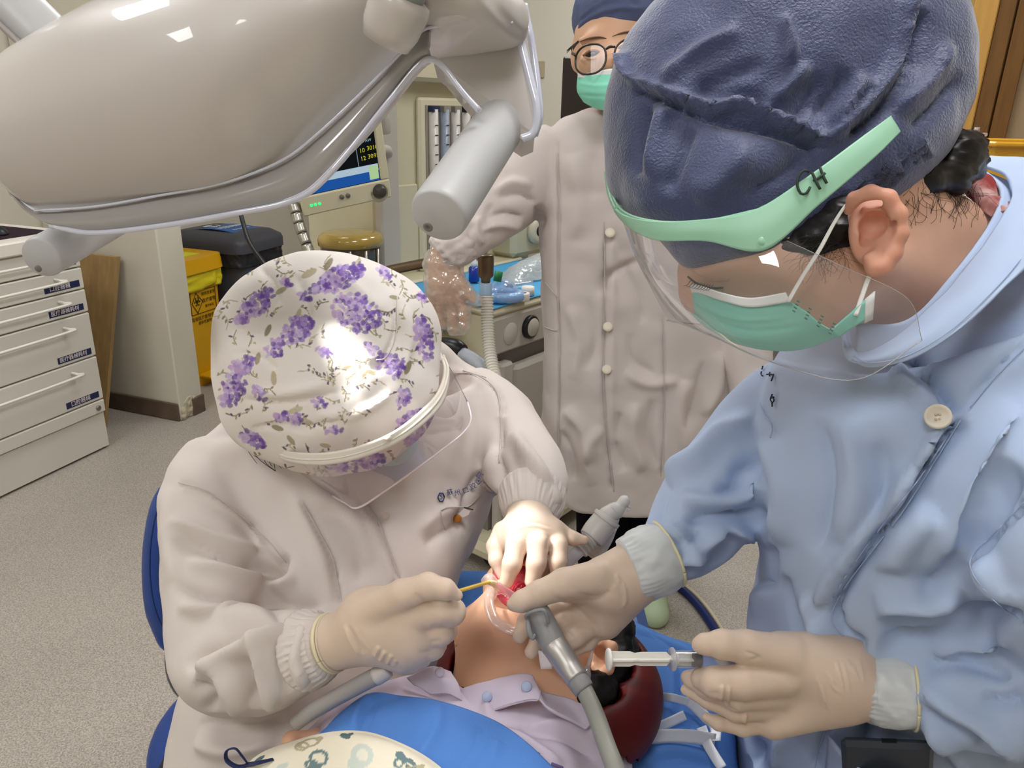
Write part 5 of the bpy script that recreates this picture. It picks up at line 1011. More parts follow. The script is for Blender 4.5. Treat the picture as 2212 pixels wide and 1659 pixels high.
gB = KB([cone(P(1868, 1472, .662), P(1800, 1466, .664), .0315, .034), pell(1735, 1462, .664, 100, 76, 52, -.12), cone(P(1800, 1500, .668), P(1670, 1556, .668), .026, .016), cone(P(1820, 1440, .66), P(1690, 1420, .657), .027, .022)], .013)
gB += pchain([(1700, 1415, .650, 44), (1612, 1398, .642, 36), (1560, 1392, .638, 31), (1520, 1392, .638, 22), (1509, 1394, .639, 14)])
gB += pchain([(1690, 1462, .652, 42), (1605, 1474, .640, 36), (1545, 1474, .638, 33), (1518, 1466, .648, 23), (1508, 1460, .662, 15)]) + pchain([(1680, 1495, .66, 36), (1590, 1508, .650, 27), (1530, 1486, .652, 24), (1492, 1466, .662, 17), (1483, 1462, .664, 12)])
gB += pchain([(1670, 1525, .665, 30), (1590, 1536, .657, 22), (1530, 1512, .660, 18), (1482, 1490, .665, 12)]) + pchain([(1675, 1557, .672, 24), (1605, 1572, .664, 18), (1552, 1562, .663, 15), (1526, 1549, .665, 10)])
gb_ = sdf_mesh(gB, .0014, .0035); gw = random.Random(5); GW = []
for i in range(9):
    x = 1765+i*11+gw.uniform(-3, 3); y_ = 1425+gw.uniform(-12, 50); L_ = gw.uniform(30, 85); GW.append((gw.uniform(.9, 1.9), gw.uniform(3, 4.5), [(x, y_), (x+5+gw.uniform(-2, 4), y_+L_*.5), (x+16+gw.uniform(-3, 6), min(1545, y_+L_))], .45))
gb_ = folds(gb_, GW+[(2.4, 4, [(1562, 1478), (1556, 1512)]), (2.4, 4, [(1575, 1480), (1570, 1530)]), (2.2, 4, [(1612, 1540), (1606, 1562)]), (-1.5, 4, [(1606, 1406), (1640, 1420), (1618, 1426)]), (-1.2, 5, [(1530, 1496), (1560, 1500)]), (-1.5, 4, [(1512, 1505), (1600, 1540)])])
mk('glove', gb_, mGlove, dc)
# mask with ear loops
mMask = M('mask_teal', '86CFBC', .75, .2, bump=.25, bscale=500, bdist=.0006); mMaskW = M('mask_white', 'E2E2DC', .75, .2)
mg = pgrid([[(1470, 640, .645), (1500, 622, .60), (1560, 640, .562), (1620, 652, .545), (1692, 640, .53)], [(1492, 670, .63), (1520, 668, .59), (1580, 685, .558), (1650, 690, .54), (1740, 672, .528)], [(1520, 700, .62), (1550, 712, .58), (1610, 728, .553), (1680, 728, .54), (1775, 700, .53)], [(1545, 715, .62), (1590, 738, .58), (1650, 752, .56), (1730, 752, .55), (1815, 722, .54)]])
mm = patch(mg, 40, 60, .0015, False); mm = folds(mm, [(1.6, 6, [(1510, 660), (1600, 690), (1700, 685)]), (-1.6, 6, [(1530, 690), (1620, 715), (1740, 705)])]); mo_ = mk('face_mask', mm, mMask, dc); tag(mo_, 'teal surgical mask with white top edge')
mk('mask_edge', patch(pgrid([[(1468, 632, .643), (1498, 614, .598), (1560, 632, .560), (1622, 644, .543), (1698, 632, .528)], [(1474, 648, .642), (1503, 632, .597), (1562, 650, .559), (1622, 664, .542), (1708, 652, .526)]]), 6, 40, .0012, False), mMaskW, mo_)
mk('mask_flap', patch(pgrid([[(1790, 716, .530), (1840, 672, .526), (1886, 630, .528)], [(1810, 728, .532), (1850, 702, .528), (1882, 688, .53)]]), 8, 16, .0012, False), mMask, mo_)
mk('mask_flap_edge', patch(pgrid([[(1868, 646, .526), (1888, 629, .527)], [(1866, 698, .528), (1883, 690, .529)]]), 4, 4, .0014, False), mMaskW, mo_)
for k in range(4):
    mk('mask_weld', join(*[tube([P(1712+26*i+3*k, 656+16*i-7*k+14, .5235), P(1718+26*i+3*k, 660+16*i-7*k+14, .5233)], .0005, na=4, nl=2) for i in range(4)]), M('weld_dark', '2C6E62', .7), mo_)['kind'] = 'stuff'
mLoop = M('ear_loop', 'E6E2DA', .7)
mk('ear_loop', ptube([(1702, 652, .523, 5), (1735, 595, .527, 5), (1770, 540, .53, 5), (1800, 485, .533, 4.5), (1826, 445, .535, 4), (1850, 422, .54, 4), (1900, 415, .555, 4)], na=10, nl=40, flat=.4), mLoop, mo_)
mk('ear_loop', ptube([(1848, 682, .524, 5), (1862, 640, .528, 5), (1880, 592, .534, 5), (1900, 560, .55, 4)], na=10, nl=24, flat=.4), mLoop, mo_)
# hair
hb = [pell(2035, 352, .635, 82, 66, 90, .3), pell(2075, 345, .65, 48, 58, 60), pell(1985, 395, .598, 60, 40, 50, .6), pell(2040, 392, .612, 55, 34, 50, .2), pell(1790, 520, .563, 60, 30, 34, .65), pell(1840, 455, .562, 36, 40, 30, .6), cone(P(1700, 545, .575), P(1800, 490, .563), .012, .016)]
mk('hair', rumple(sdf_mesh(hb, .0035, .015), .0025, 70, 3, (1, 1, 3)), mHair, dc)
hw = []
rr = random.Random(3)
for k in range(60):
    x0, y0 = rr.uniform(1950, 2110), rr.uniform(385, 425); d0 = .592+.00012*(x0-1950); x, y = x0, y0; a = rr.uniform(.6, 2.0); p = [(x, y, d0, .35)]
    for j in range(4): a += rr.uniform(-.7, .9); x += 17*cos(a); y += 17*sin(a); p.append((x, y, d0-.002+.003*j, .3))
    hw.append(ptube(p, na=4, nl=12))
for k in range(70):
    x0, y0 = rr.uniform(1740, 1830), rr.uniform(490, 560); x, y = x0, y0; a = rr.uniform(1.2, 3.6); p = [(x, y, .549, .35)]
    for j in range(4): a += rr.uniform(-.6, .6); x += 15*cos(a); y += 15*abs(sin(a)); p.append((x, y, .546-.0012*j, .3))
    hw.append(ptube(p, na=4, nl=12))
for k in range(14):
    x0, y0 = rr.uniform(2060, 2110), rr.uniform(290, 340); x, y = x0, y0; a = rr.uniform(-1.8, .3); p = [(x, y, .64, .5)]
    for j in range(3): a += rr.uniform(-.6, .6); x += 14*cos(a); y += 14*sin(a); p.append((x, y, .64, .4))
    hw.append(ptube(p, na=4, nl=9))
tag(mk('loose_hair', join(*hw), mHair, dc), kind='stuff')
nk = []
for k in range(46):
    x, y, a = rr.uniform(1955, 2120), rr.uniform(392, 440), rr.uniform(.8, 2.4); ln = [(x, y)]
    for j in range(4): a += rr.uniform(-1.0, 1.1); x += 14*cos(a); y += 13*sin(a)+3; ln.append((x, y))
    nk.append(ln)
tag(mk('neck_hair', strokes3d(head_mesh, nk, .45, .0003, 4), mHair, dc), kind='stuff')
# bouffant cap
cpb = [pell(1690, 180, .635, 352, 300, 240, .12), pell(1470, 290, .645, 130, 180, 180, .25), pell(1920, 150, .64, 135, 185, 180, .2), pell(1560, 400, .60, 200, 105, 150, .12), pell(1850, 350, .60, 160, 115, 130, .62), pell(1425, 385, .66, 80, 85, 130), pell(1620, 520, .592, 150, 42, 70, .22)]
cpm = sdf_mesh(cpb, .0045, .045); cpm = (lap(cpm[0], cpm[1], 4), cpm[1])
CF_ = ([(9, 9, [(1345, 115), (1360, 165), (1430, 195), (1540, 235), (1600, 228), (1680, 265), (1780, 305)], .03), (-8, 12, [(1370, 190), (1450, 225), (1550, 258), (1660, 285), (1770, 322)], .05), (-5, 16, [(1480, 200), (1600, 200), (1700, 240)]), (9, 10, [(1960, 0), (1950, 90), (1930, 150), (1890, 210), (1840, 260), (1780, 305)], .03), (-9, 14, [(1985, 20), (1975, 110), (1950, 170), (1900, 235), (1830, 290)], .05),
                  (7, 12, [(1750, 135), (1700, 190), (1650, 235)]), (-6, 14, [(1780, 160), (1740, 220), (1710, 260)]), (6, 10, [(1690, 30), (1710, 90), (1708, 140)]), (7, 11, [(1880, 160), (1840, 210), (1800, 270)]), (-7, 14, [(1830, 150), (1800, 200), (1760, 250)]), (5, 16, [(1600, 60), (1500, 110), (1430, 170)]), (-5, 18, [(1650, 130), (1560, 170), (1500, 190)]), (7, 16, [(1440, 220), (1420, 300), (1400, 390)]), (-7, 14, [(1400, 215), (1385, 300), (1375, 380)]), (-6, 20, [(1500, 260), (1470, 340), (1440, 420)]), (5, 24, [(1620, 320), (1560, 380), (1500, 430)]), (-5, 18, [(1740, 330), (1680, 380), (1600, 420)]),
                  (7, 14, [(2060, 90), (2000, 180), (1930, 240)]), (-6, 14, [(2080, 160), (2020, 230), (1960, 280)])]+[(3.5, 5, [(1985-17*i, 300+12*i), (2005-17*i, 345+12*i)]) for i in range(10)]+[(-3.5, 5, [(1976-17*i, 306+12*i), (1996-17*i, 351+12*i)]) for i in range(10)])
cpm = folds(cpm, [(f_[0]*1.5,)+f_[1:] for f_ in CF_]); cpm = rumple(cpm, .0035, 18, 21, octs=3); co_ = mk('bouffant_cap', cpm, mNavyCap, dc)
# headband of the face shield with hand-written initials, rivets, visor
mMint = M('band_mint', '9CCDB0', .38, .45)
ub = [(1312, 366, .70), (1322, 420, .655), (1350, 460, .605), (1420, 480, .553), (1530, 477, .523), (1635, 455, .508), (1740, 388, .502), (1850, 308, .505), (1918, 258, .515)]
lb = [(1318, 378, .70), (1328, 432, .655), (1355, 476, .605), (1420, 517, .553), (1530, 521, .523), (1650, 541, .506), (1765, 445, .500), (1882, 345, .503), (1936, 290, .513)]
bandm = patch(pgrid([ub, [((a[0]+b[0])/2, (a[1]+b[1])/2, (a[2]+b[2])/2-.001) for a, b in zip(ub, lb)], lb]), 14, 120, .004, False)
f2 = mk('face_shield', bandm, mMint, dc); tag(f2, 'mint green headband lettered CH with a clear visor')
mk('band_rim', ptube([(a, b-1, d-.001, 3.2) for a, b, d in ub[:6]], na=8, nl=60), mMint, f2)
mk('initials', strokes3d(bandm, [[(1748, 372), (1737, 368), (1726, 380), (1722, 400), (1730, 418), (1742, 417), (1750, 404)], [(1754, 372), (1763, 392), (1772, 409)], [(1771, 361), (1778, 380), (1786, 396)], [(1757, 390), (1768, 385), (1782, 374)]], 3.0, .0012, 6), M('marker_ink', '26382C', .6), f2)
for x, y, d in ((1646, 522, .5045), (1336, 452, .625)): mk('rivet', lathe(P(x, y, d), -CF, [(-.004, .0032), (.001, .0036), (.0025, .003), (.003, .001)], 18), mMint, f2)
vt = [(1322, 385, .70), (1330, 435, .655), (1355, 478, .605), (1420, 512, .555), (1530, 516, .526), (1645, 528, .5085), (1700, 520, .505)]
v2 = [(1372, 495, .70), (1372, 545, .645), (1390, 585, .60), (1450, 612, .552), (1560, 628, .521), (1690, 610, .502), (1830, 580, .495)]
v3 = [(1445, 675, .70), (1438, 682, .655), (1460, 690, .605), (1530, 718, .555), (1640, 762, .518), (1800, 770, .497), (1960, 645, .488)]
v4 = [(1500, 700, .70), (1470, 697, .655), (1490, 704, .605), (1560, 735, .558), (1690, 790, .52), (1850, 820, .50), (1992, 735, .489)]
vis = patch(pgrid([vt, v2, v3, v4]), 40, 70, 0); mk('visor', vis, clear_mat('visor_clear2', (.95, .955, .97), .075, .03, .085, (.92, .92, 1), .55), f2)
mVE = M('visor_edge_grey', 'A9A4A2', .1, .6, coat=1)
mk('visor_edge', ptube([(a, b, d, 1.1) for a, b, d in v4], na=6, nl=60), mVE, f2)
mk('visor_edge', ptube([(1700, 520, .505, .8), (1830, 580, .495, .8), (1960, 645, .488, .8), (1992, 735, .489, .8)], na=6, nl=40), mVE, f2)
# phone in the hip pocket
def bsd(x, y, o): return P(x, y, surf_pt(bc, x, min(y, 1900))-o)
pc = bsd(1915, 1652, .026)
ph = thing('smartphone', 'dark smartphone sticking out of the blue coat pocket', 'phone', pc)
pu = nrm(bsd(1915, 1640, 0)-bsd(1915, 1820, 0)); pr_ = nrm(CR*.93-CU*.36); pr_ = nrm(pr_-pu*(pr_@pu)); pn = np.cross(pr_, pu)      # lies along the hip
mk('case', boxv(pc-pu*.035, pr_*.037, pu*.07, pn*.0048, .004), M('phone_case', '353B44', .35), ph, False)
mk('charging_port', boxv(pc+pu*.0352+pr_*.002, pr_*.006, pu*.0006, pn*.0018, 0), mBlk, ph, False)
fl_ = np.array([[bsd(1792, 1588, .006), bsd(1845, 1648, .046), bsd(1945, 1705, .054), bsd(2060, 1728, .012)], [bsd(1785, 1690, .008), bsd(1840, 1750, .056), bsd(1940, 1800, .060), bsd(2055, 1820, .010)], [bsd(1780, 1800, .006), bsd(1835, 1850, .052), bsd(1935, 1880, .056), bsd(2050, 1890, .006)]])
mk('hip_pocket', rumple(patch(fl_, 20, 24, .002, False), .001, 40), mBlue, dc)
# ================================================================ standing nurse behind
NY = 1.98
def DY(px, py, Y=NY): return (Y-CC[1])/ray(px, py)[1]
def N(px, py, dy=0): return P(px, py, DY(px, py, NY+dy))
def npx(px, py, r, dy=0): d = DY(px, py, NY+dy); return (px, py, d, r)
nu = thing('person', 'standing nurse in white coat and round glasses with a plastic glove over one hand', 'person', np.array([N(1370, 1300)[0], NY, 0]))
mSkinN = M('skin_nurse', 'DDB192', .5, .35, sub=.2, subr=(.012, .005, .003), var=.06, vscale=30)
fd = DY(1325, 110)-.03
nb = [pell(1328, 95, fd+.03, 88, 112, 100, .1), pell(1322, 150, fd, 74, 78, 82, .1), pell(1318, 138, fd-.088, 13, 14, 14), cone(P(1320, 112, fd-.075), P(1317, 136, fd-.088), .008, .012), pell(1283, 82, fd-.052, 34, 9, 12, .18), pell(1352, 68, fd-.052, 32, 9, 12, .18), pell(1275, 138, fd-.05, 24, 22, 22), pell(1362, 128, fd-.05, 24, 22, 22), cone(N(1330, 190, .03), N(1335, 270, .03), .05, .06)]
nb += [pell(1244, 125, fd+.05, 10, 26, 14), pell(1412, 105, fd+.05, 10, 26, 14)]
nb += [cone(N(1370, 340), N(1380, 600), .07, .075), cone(N(1380, 600), N(1375, 900), .075, .08), cone(N(1260, 310), N(1490, 310), .04, .04)]
nb += pchain([npx(1215, 320, 42), npx(1120, 420, 44, -.02), npx(1040, 485, 36, -.06), npx(962, 548, 28, -.10), npx(958, 580, 30, -.10)])
nb += pchain([npx(1530, 320, 42), npx(1600, 520, 40, -.03), npx(1612, 690, 30, -.08)])
for px_ in (1310, 1420):
    a_ = N(px_, 930); nb += [cone(a_, np.array([a_[0], NY, .45]), .08, .06), cone(np.array([a_[0], NY, .45]), np.array([a_[0]+.01, NY-.01, .09]), .055, .035), cone(np.array([a_[0]+.01, NY-.01, .05]), np.array([a_[0]+.01, NY-.13, .04]), .036, .032)]
# bare hand inside the plastic glove
hd_ = pchain([npx(956, 572, 32, -.10), npx(962, 612, 36, -.10), npx(968, 632, 32, -.10)])
hd_ += pchain([npx(978, 596, 20, -.115), npx(1000, 626, 14, -.125), npx(1020, 645, 10, -.125)]) + pchain([npx(988, 632, 13, -.115), npx(1000, 668, 11, -.12), npx(1003, 702, 8, -.12)]) + pchain([npx(970, 640, 13, -.105), npx(978, 680, 11, -.11), npx(983, 712, 8, -.11)]) + pchain([npx(951, 636, 12, -.09), npx(954, 672, 10, -.085), npx(960, 700, 8, -.085)]) + pchain([npx(935, 626, 11, -.07), npx(934, 655, 9, -.06), npx(938, 678, 7, -.06)])
nbm = sdf_mesh(nb+KB(hd_, .003), .0034, .022); ny_ = mk('body', nbm, mSkinN, nu)
for e_, (x, y) in enumerate(((1280, 117), (1352, 105))):
    q = surf_pt(nbm, x, y); mk('eye', sdf_mesh([pell(x, y, q+.002, 17, 6, 6, .12)], .001, .003), M('eye_dark', '241612', .2), ny_)
    mk('eyelid', ptube([(x-21, y+4, q+.001, 2.5), (x-7, y-6, q-.003, 3), (x+8, y-7, q-.003, 3), (x+21, y-1, q+.001, 2.5)], na=8, nl=16), M('lid_skin', '8A5C44', .5), ny_)
    mk('lower_lid', ptube([(x-18, y+7, q, 1.6), (x, y+10, q-.002, 2), (x+18, y+5, q, 1.6)], na=8, nl=16), mSkinN, ny_)
    qb = [surf_pt(nbm, x+o_, y-34) for o_ in (-28, -6, 14, 28)]; mk('eyebrow', ptube([(x-30, y-26, qb[0]+.001, 2), (x-8, y-34, qb[1]-.001, 4.5), (x+14, y-37, qb[2]-.001, 4.5), (x+30, y-34, qb[3]+.001, 2)], na=8, nl=16, flat=.4), M('brow_hair', '7B5B45', .8), ny_)
mk('hair', join(*[ptube([(1252+random.uniform(-3, 3), 88, fd-.01, .8), (1240+random.uniform(-6, 4), 100, fd-.012, .8), (1228+random.uniform(-4, 10), 112+random.uniform(-4, 4), fd-.01, .5)], na=5, nl=8) for _ in range(14)]), mHair, nu)['kind'] = 'stuff'
# cap
mCapN = M('cap_slate', '545F80', .7, .3, bump=.3, bscale=300, var=.15, vscale=14)
cn = sdf_mesh([pell(1338, 40, fd+.03, 102, 92, 118, .12), pell(1350, 0, fd+.05, 96, 80, 110)], .004, .03, [pell(1318, 122, fd-.10, 92, 76, 78, .1)])
cn = folds(cn, [(4, 5, [(1240, 78), (1270, 40), (1330, 18), (1400, 20)]), (-3, 5, [(1245, 60), (1290, 15), (1360, 0)]), (3, 5, [(1250, 40), (1300, 5)])]); mk('surgical_cap', rumple(cn, .003, 30, 2), mCapN, nu)
# glasses
gl = mk('glasses', ptube([(1309, 106, fd-.118, 2.6), (1318, 101, fd-.122, 3), (1328, 101, fd-.118, 2.6)], na=8, nl=10), M('frame_dark', '2B211C', .3), nu)
for cx_, cy_, sx in ((1276, 128, 1), (1360, 116, 1)):
    pts = [(cx_+33*np.sign(cos(a))*abs(cos(a))**.85, cy_+32*np.sign(sin(a))*abs(sin(a))**.85-6*cos(a), fd-.118+.03*max(0, (1318-cx_)/42*-cos(a))*.6+.02*max(0, (cx_-1318)/42*cos(a))*.6) for a in np.linspace(0, 2*pi, 25)]
    mk('rim', ptube([(a, b, d, 2.3) for a, b, d in pts], na=8, nl=80), M('frame_dark', '2B211C', .3), gl)
    mk('lens', (np.array([P(cx_, cy_, fd-.118)]+[P(*p_) for p_ in pts[:-1]]), [(0, 1+i, 1+(i+1) % 24) for i in range(24)]), clear_mat('lens_clear', (.98, .98, .98), .02, .02, edge=.2), gl, False)
mk('temple', ptube([(1243, 120, fd-.10, 2.6), (1236, 116, fd-.05, 2.6), (1240, 116, fd+.03, 2.2)], na=8, nl=12), M('frame_dark', '2B211C', .3), gl)
mk('temple', ptube([(1395, 104, fd-.10, 2.6), (1412, 98, fd-.04, 2.6), (1418, 98, fd+.03, 2.2)], na=8, nl=12), M('frame_dark', '2B211C', .3), gl)
# mask
g = pgrid([[(1250, 158, fd-.01), (1280, 160, fd-.075), (1318, 152, fd-.105), (1358, 150, fd-.075), (1390, 142, fd-.01)], [(1248, 195, fd), (1276, 200, fd-.085), (1316, 198, fd-.118), (1358, 190, fd-.085), (1392, 180, fd)], [(1262, 220, fd), (1284, 232, fd-.065), (1314, 238, fd-.095), (1352, 228, fd-.065), (1384, 214, fd)]])
mN = patch(g, 30, 40, .002, False); mN = folds(mN, [(2.5, 4, [(1250, 180), (1300, 186), (1360, 178)]), (-2.5, 4, [(1250, 205), (1310, 208), (1370, 198)])]); mq = mk('face_mask', mN, M('mask_mint', '8ADBC0', .7, .2), nu)
mk('mask_edge', patch(pgrid([[(1249, 156, fd-.012), (1280, 157, fd-.077), (1318, 149, fd-.107), (1358, 147, fd-.077), (1391, 140, fd-.012)], [(1249, 168, fd-.013), (1280, 171, fd-.080), (1318, 164, fd-.110), (1358, 160, fd-.080), (1391, 152, fd-.013)]]), 5, 30, .001, False), mMaskW, mq)
# coat
def nr(Lx, Ly, Rx, Ry, t, dy=0): return (Lx, Ly, Rx, Ry, DY(Lx, Ly, NY+dy), DY(Rx, Ry, NY+dy), t)
nt = sil([nr(1262, 235, 1400, 232, .06), nr(1205, 262, 1480, 258, .09), nr(1170, 320, 1560, 320, .115), nr(1163, 430, 1598, 430, .125), nr(1167, 570, 1602, 570, .125), nr(1174, 720, 1602, 720, .13), nr(1173, 850, 1596, 850, .14), nr(1170, 950, 1585, 945, .15), nr(1186, 1045, 1570, 1040, .16), nr(1200, 1062, 1560, 1060, .155)], na=90, nl=110, e=2.6)
ns = ptube([npx(1215, 300, 52), npx(1165, 360, 66), npx(1110, 425, 70, -.02), npx(1055, 478, 58, -.05), npx(1000, 522, 48, -.08), npx(965, 545, 42, -.10)], na=48, nl=60)
ns2 = ptube([npx(1510, 300, 52), npx(1580, 420, 62), npx(1615, 580, 64, -.04), npx(1618, 740, 52, -.1), npx(1625, 860, 45, -.14)], na=40, nl=50)
nc = vox([nt, ns, ns2], .006, 4)
NF = [(-14, 9, [(1385, 560), (1310, 600), (1305, 640)]), (-6, 4, [(1303, 520), (1306, 700), (1302, 850), (1310, 960), (1322, 1060)], .03), (5, 7, [(1322, 520), (1325, 700), (1322, 850), (1330, 960)], .03), (-5, 3.5, [(1203, 300), (1206, 450), (1205, 600), (1208, 750), (1206, 900), (1204, 1030)], .03), (-5, 3.5, [(1432, 680), (1434, 850), (1432, 960), (1428, 1030)], .03),
      (12, 13, [(1220, 880), (1260, 930), (1270, 1000)]), (-12, 11, [(1210, 930), (1235, 980), (1240, 1040)]), (12, 14, [(1300, 920), (1270, 980), (1280, 1050)]), (-12, 13, [(1340, 890), (1330, 950), (1350, 1020)]), (12, 13, [(1370, 870), (1370, 950), (1390, 1020)]), (-10, 12, [(1410, 860), (1400, 940), (1420, 1010)]), (12, 16, [(1480, 820), (1470, 900), (1490, 980)]), (-12, 14, [(1520, 780), (1505, 860), (1480, 930)]), (11, 14, [(1560, 760), (1550, 840), (1520, 900)]), (8, 12, [(1230, 660), (1250, 740), (1240, 820)]), (-8, 12, [(1270, 640), (1285, 730), (1270, 800)]), (-9, 12, [(1360, 720), (1370, 780), (1420, 810)]), (9, 12, [(1350, 800), (1400, 830), (1470, 820)]), (-8, 10, [(1340, 560), (1380, 640), (1390, 700)]), (8, 20, [(1240, 330), (1250, 430), (1240, 520)]), (-6, 16, [(1280, 330), (1285, 430)]),
      (-12, 8, [(1160, 440), (1120, 420), (1080, 425)]), (10, 9, [(1150, 400), (1105, 395), (1070, 420)]), (-11, 7, [(1130, 470), (1090, 460), (1050, 470)]), (10, 8, [(1130, 490), (1080, 485), (1040, 500)]), (-10, 7, [(1060, 440), (1050, 470), (1060, 510)]), (9, 7, [(1035, 465), (1030, 500), (1045, 530)]), (-9, 6, [(1020, 480), (1010, 510), (1020, 540)]), (-14, 10, [(1162, 440), (1166, 480), (1150, 510)])]
nc = folds(nc, [(f_[0]*1.3,)+f_[1:] for f_ in NF]); nc = rumple(nc, .004, 15, 31, octs=2); mk('coat', nc, M('coat_white_nurse', 'D4CAC5', .8, .15, bump=.1, bscale=700, bdist=.0008), nu)
mk('placket_seam', strokes3d(nc, [[(1304, 480), (1306, 600), (1303, 750), (1306, 880), (1318, 1000), (1326, 1062)]], 1.3, .001), M('seam_grey_', 'C8BEB9', .8), nu)
mk('side_seam', strokes3d(nc, [[(1203, 330), (1206, 450), (1205, 600), (1208, 750), (1206, 900), (1204, 1040)]], 1.0, .001), M('seam_grey_', 'C8BEB9', .8), nu)
mk('side_seam', strokes3d(nc, [[(1432, 690), (1435, 850), (1432, 960), (1428, 1030)]], 1.0, .001), M('seam_grey_', 'C8BEB9', .8), nu)
for x, y in ((1318, 503), (1313, 706), (1311, 798)): mk('button', lathe(P(x, y, surf_pt(nc, x, y)-.003), -CF+.2*CU, [(-.004, .012), (.001, .0125), (.003, .011), (.002, .004)], 24), M('button_cream', 'DDD3BE', .4), nu)
mk('sleeve_cuff', rumple(ptube([npx(1005, 518, 46, -.08), npx(975, 535, 46, -.095), npx(958, 545, 44, -.10), npx(945, 552, 36, -.105)], na=60, nl=20), .006, 60, 4), M('coat_white_nurse', 'D4CAC5'), nu)
for ln_ in ([(1176, 706), (1190, 712), (1204, 714)], [(1440, 690), (1500, 698), (1585, 700)], [(1178, 610), (1192, 628), (1206, 642)]): mk('pocket_edge', strokes3d(nc, [ln_], 1.5, .001), M('seam_grey_', 'C8BEB9', .8), nu)
# plastic glove around the hand
pg_ = [('c', h_[1], h_[2], h_[3]+.004, h_[4]+.006) for h_ in hd_]+[('c', N(955, 570, -.10), N(958, 640, -.09), .046, .042), ('c', N(1020, 645, -.12), N(1036, 652, -.12), .014, .011), ('c', N(994, 695, -.11), N(1001, 715, -.11), .018, .012)]
pgm = rumple(sdf_mesh(pg_, .0026, .012), .005, 60, 9, octs=3); mk('plastic_glove', pgm, clear_mat('pe_glove', (.98, .97, .95), .2, .09, .3, (.97, .94, .9), .4), nu)
# trousers, shoes
for k, px_ in enumerate((1310, 1420)):
    a_ = N(px_, 960); mk('trouser_leg', sdf_mesh([cone(a_, np.array([a_[0], NY, .48]), .11, .09), cone(np.array([a_[0], NY, .48]), np.array([a_[0]+.01, NY-.01, .13]), .09, .075)], .008, .02), M('trousers_black', '0E0E10', .85, .1), nu)
    s0 = np.array([a_[0]+.01, NY-.01, .035]); mk('shoe', sdf_mesh([cone(s0, s0+np.array([0, -.14, 0]), .042, .042), ell(s0+np.array([0, -.06, .03]), np.eye(3), np.array([.042, .09, .035]))], .005, .02, [('e', np.array([s0[0], s0[1], -.5]), np.eye(3), np.array([1, 1, .503]))]), M('shoe_green', 'B5C7A4', .5), nu)
# ================================================================ dental chair, drape, head ring, patient
dz = .735
mChair = M('chair_vinyl', '2E4F86', .4, .5)
hc = onz(1180, 1430, dz-.07)
ch_ = thing('dental_chair', 'blue upholstered dental chair under the patient and the blue drapes', 'dental chair', np.array([-.05, .1, 0]))
mk('headrest', boxv(np.array([hc[0], hc[1], dz-.070]), np.array([.15, 0, 0]), np.array([0, .12, 0]), np.array([0, 0, .045]), .02), mChair, ch_, False)
mk('backrest', boxv(np.array([-.01, .37, .626]), np.array([.17, 0, 0]), np.array([0, .235, .028]), np.array([0, -.005, .042]), .02), mChair, ch_, False)
mk('seat', boxv(np.array([-.07, -.14, .588]), np.array([.21, 0, 0]), np.array([0, .26, 0]), np.array([0, 0, .045]), .02), mChair, ch_, False)
mk('leg_rest', boxv(np.array([-.10, -.62, .585]), np.array([.19, 0, 0]), np.array([0, .21, 0]), np.array([0, 0, .04]), .02), mChair, ch_, False)
mk('headrest_bar', tube([np.array([.04, .80, .64]), np.array([.02, .62, .62]), np.array([.0, .48, .62])], .016, na=12), M('chair_white', 'D9D7D2', .4), ch_)
mk('lift_column', boxv(np.array([-.07, -.05, .30]), np.array([.12, 0, 0]), np.array([0, .16, 0]), np.array([0, 0, .25]), .03), M('chair_white', 'D9D7D2', .4), ch_, False)
mk('base_plate', boxv(np.array([-.07, -.05, .03]), np.array([.22, 0, 0]), np.array([0, .36, 0]), np.array([0, 0, .03]), .02), M('chair_white', 'D9D7D2', .4), ch_, False)
mDr = M('drape_blue', '5586CE', .72, .25, bump=.35, bscale=420, bdist=.0008, var=.08, vscale=5)
# patient body: head thrown back, neck, trunk, arms, legs
mSkinP = M('skin_patient', 'E0B090', .45, .4, sub=.25, subr=(.014, .005, .003), var=.04, vscale=22, bump=.05, bscale=250, bdist=.0006)
pt = thing('person', 'patient lying under blue drape with mouth held open by a clear retractor', 'person', P(1080, 1640, .75))
pb_ = [pell(1165, 1325, .93, 132, 92, 120), pell(1135, 1270, .885, 92, 72, 100), pell(1110, 1310, .835, 74, 44, 55, 0), pell(1105, 1345, .81, 60, 36, 40), cone(P(1035, 1360, .85), P(1100, 1345, .81), .026, .026), cone(P(1235, 1400, .845), P(1120, 1348, .81), .026, .026), pell(1130, 1207, .872, 17, 16, 22), pell(1130, 1195, .89, 28, 30, 28)]
pb_ += [cone(P(1125, 1390, .845), P(1135, 1530, .81), .052, .056), cone(P(1060, 1380, .85), P(1040, 1510, .83), .034, .036), cone(P(1200, 1420, .84), P(1235, 1540, .81), .034, .036)]
c0 = P(1090, 1570, .76); 
hipc = np.array([-.05, .18, .742]); kn = np.array([-.03, -.42, -.015]); sh_ = np.array([-.02, -.36, -.02])
pb_ += [cone(P(1130, 1520, .83), np.array([-.01, .47, .775]), .045, .078), cone(np.array([-.01, .47, .775]), hipc, .08, .085), cone(P(850, 1580, .84), P(1280, 1680, .77), .035, .035)]
LEGS = []
for sx in (-.085, .085):
    h0 = hipc+np.array([sx, 0, 0]); k0 = h0+kn; a0 = k0+sh_; LEGS += [cone(h0, k0, .075, .055), cone(k0, a0, .05, .036), cone(a0, a0+np.array([0, -.03, .07]), .036, .032)]
pb_ += LEGS
pb_ += pchain([(800, 1580, .81, 44), (700, 1614, .785, 30), (632, 1602, .762, 24)])
pm = sdf_mesh(pb_, .0035, .02, [pell(1112, 1268, .815, 60, 46, 64, .25), pell(1122, 1219, .855, 5, 4, 8), pell(1138, 1219, .855, 5, 4, 8)])
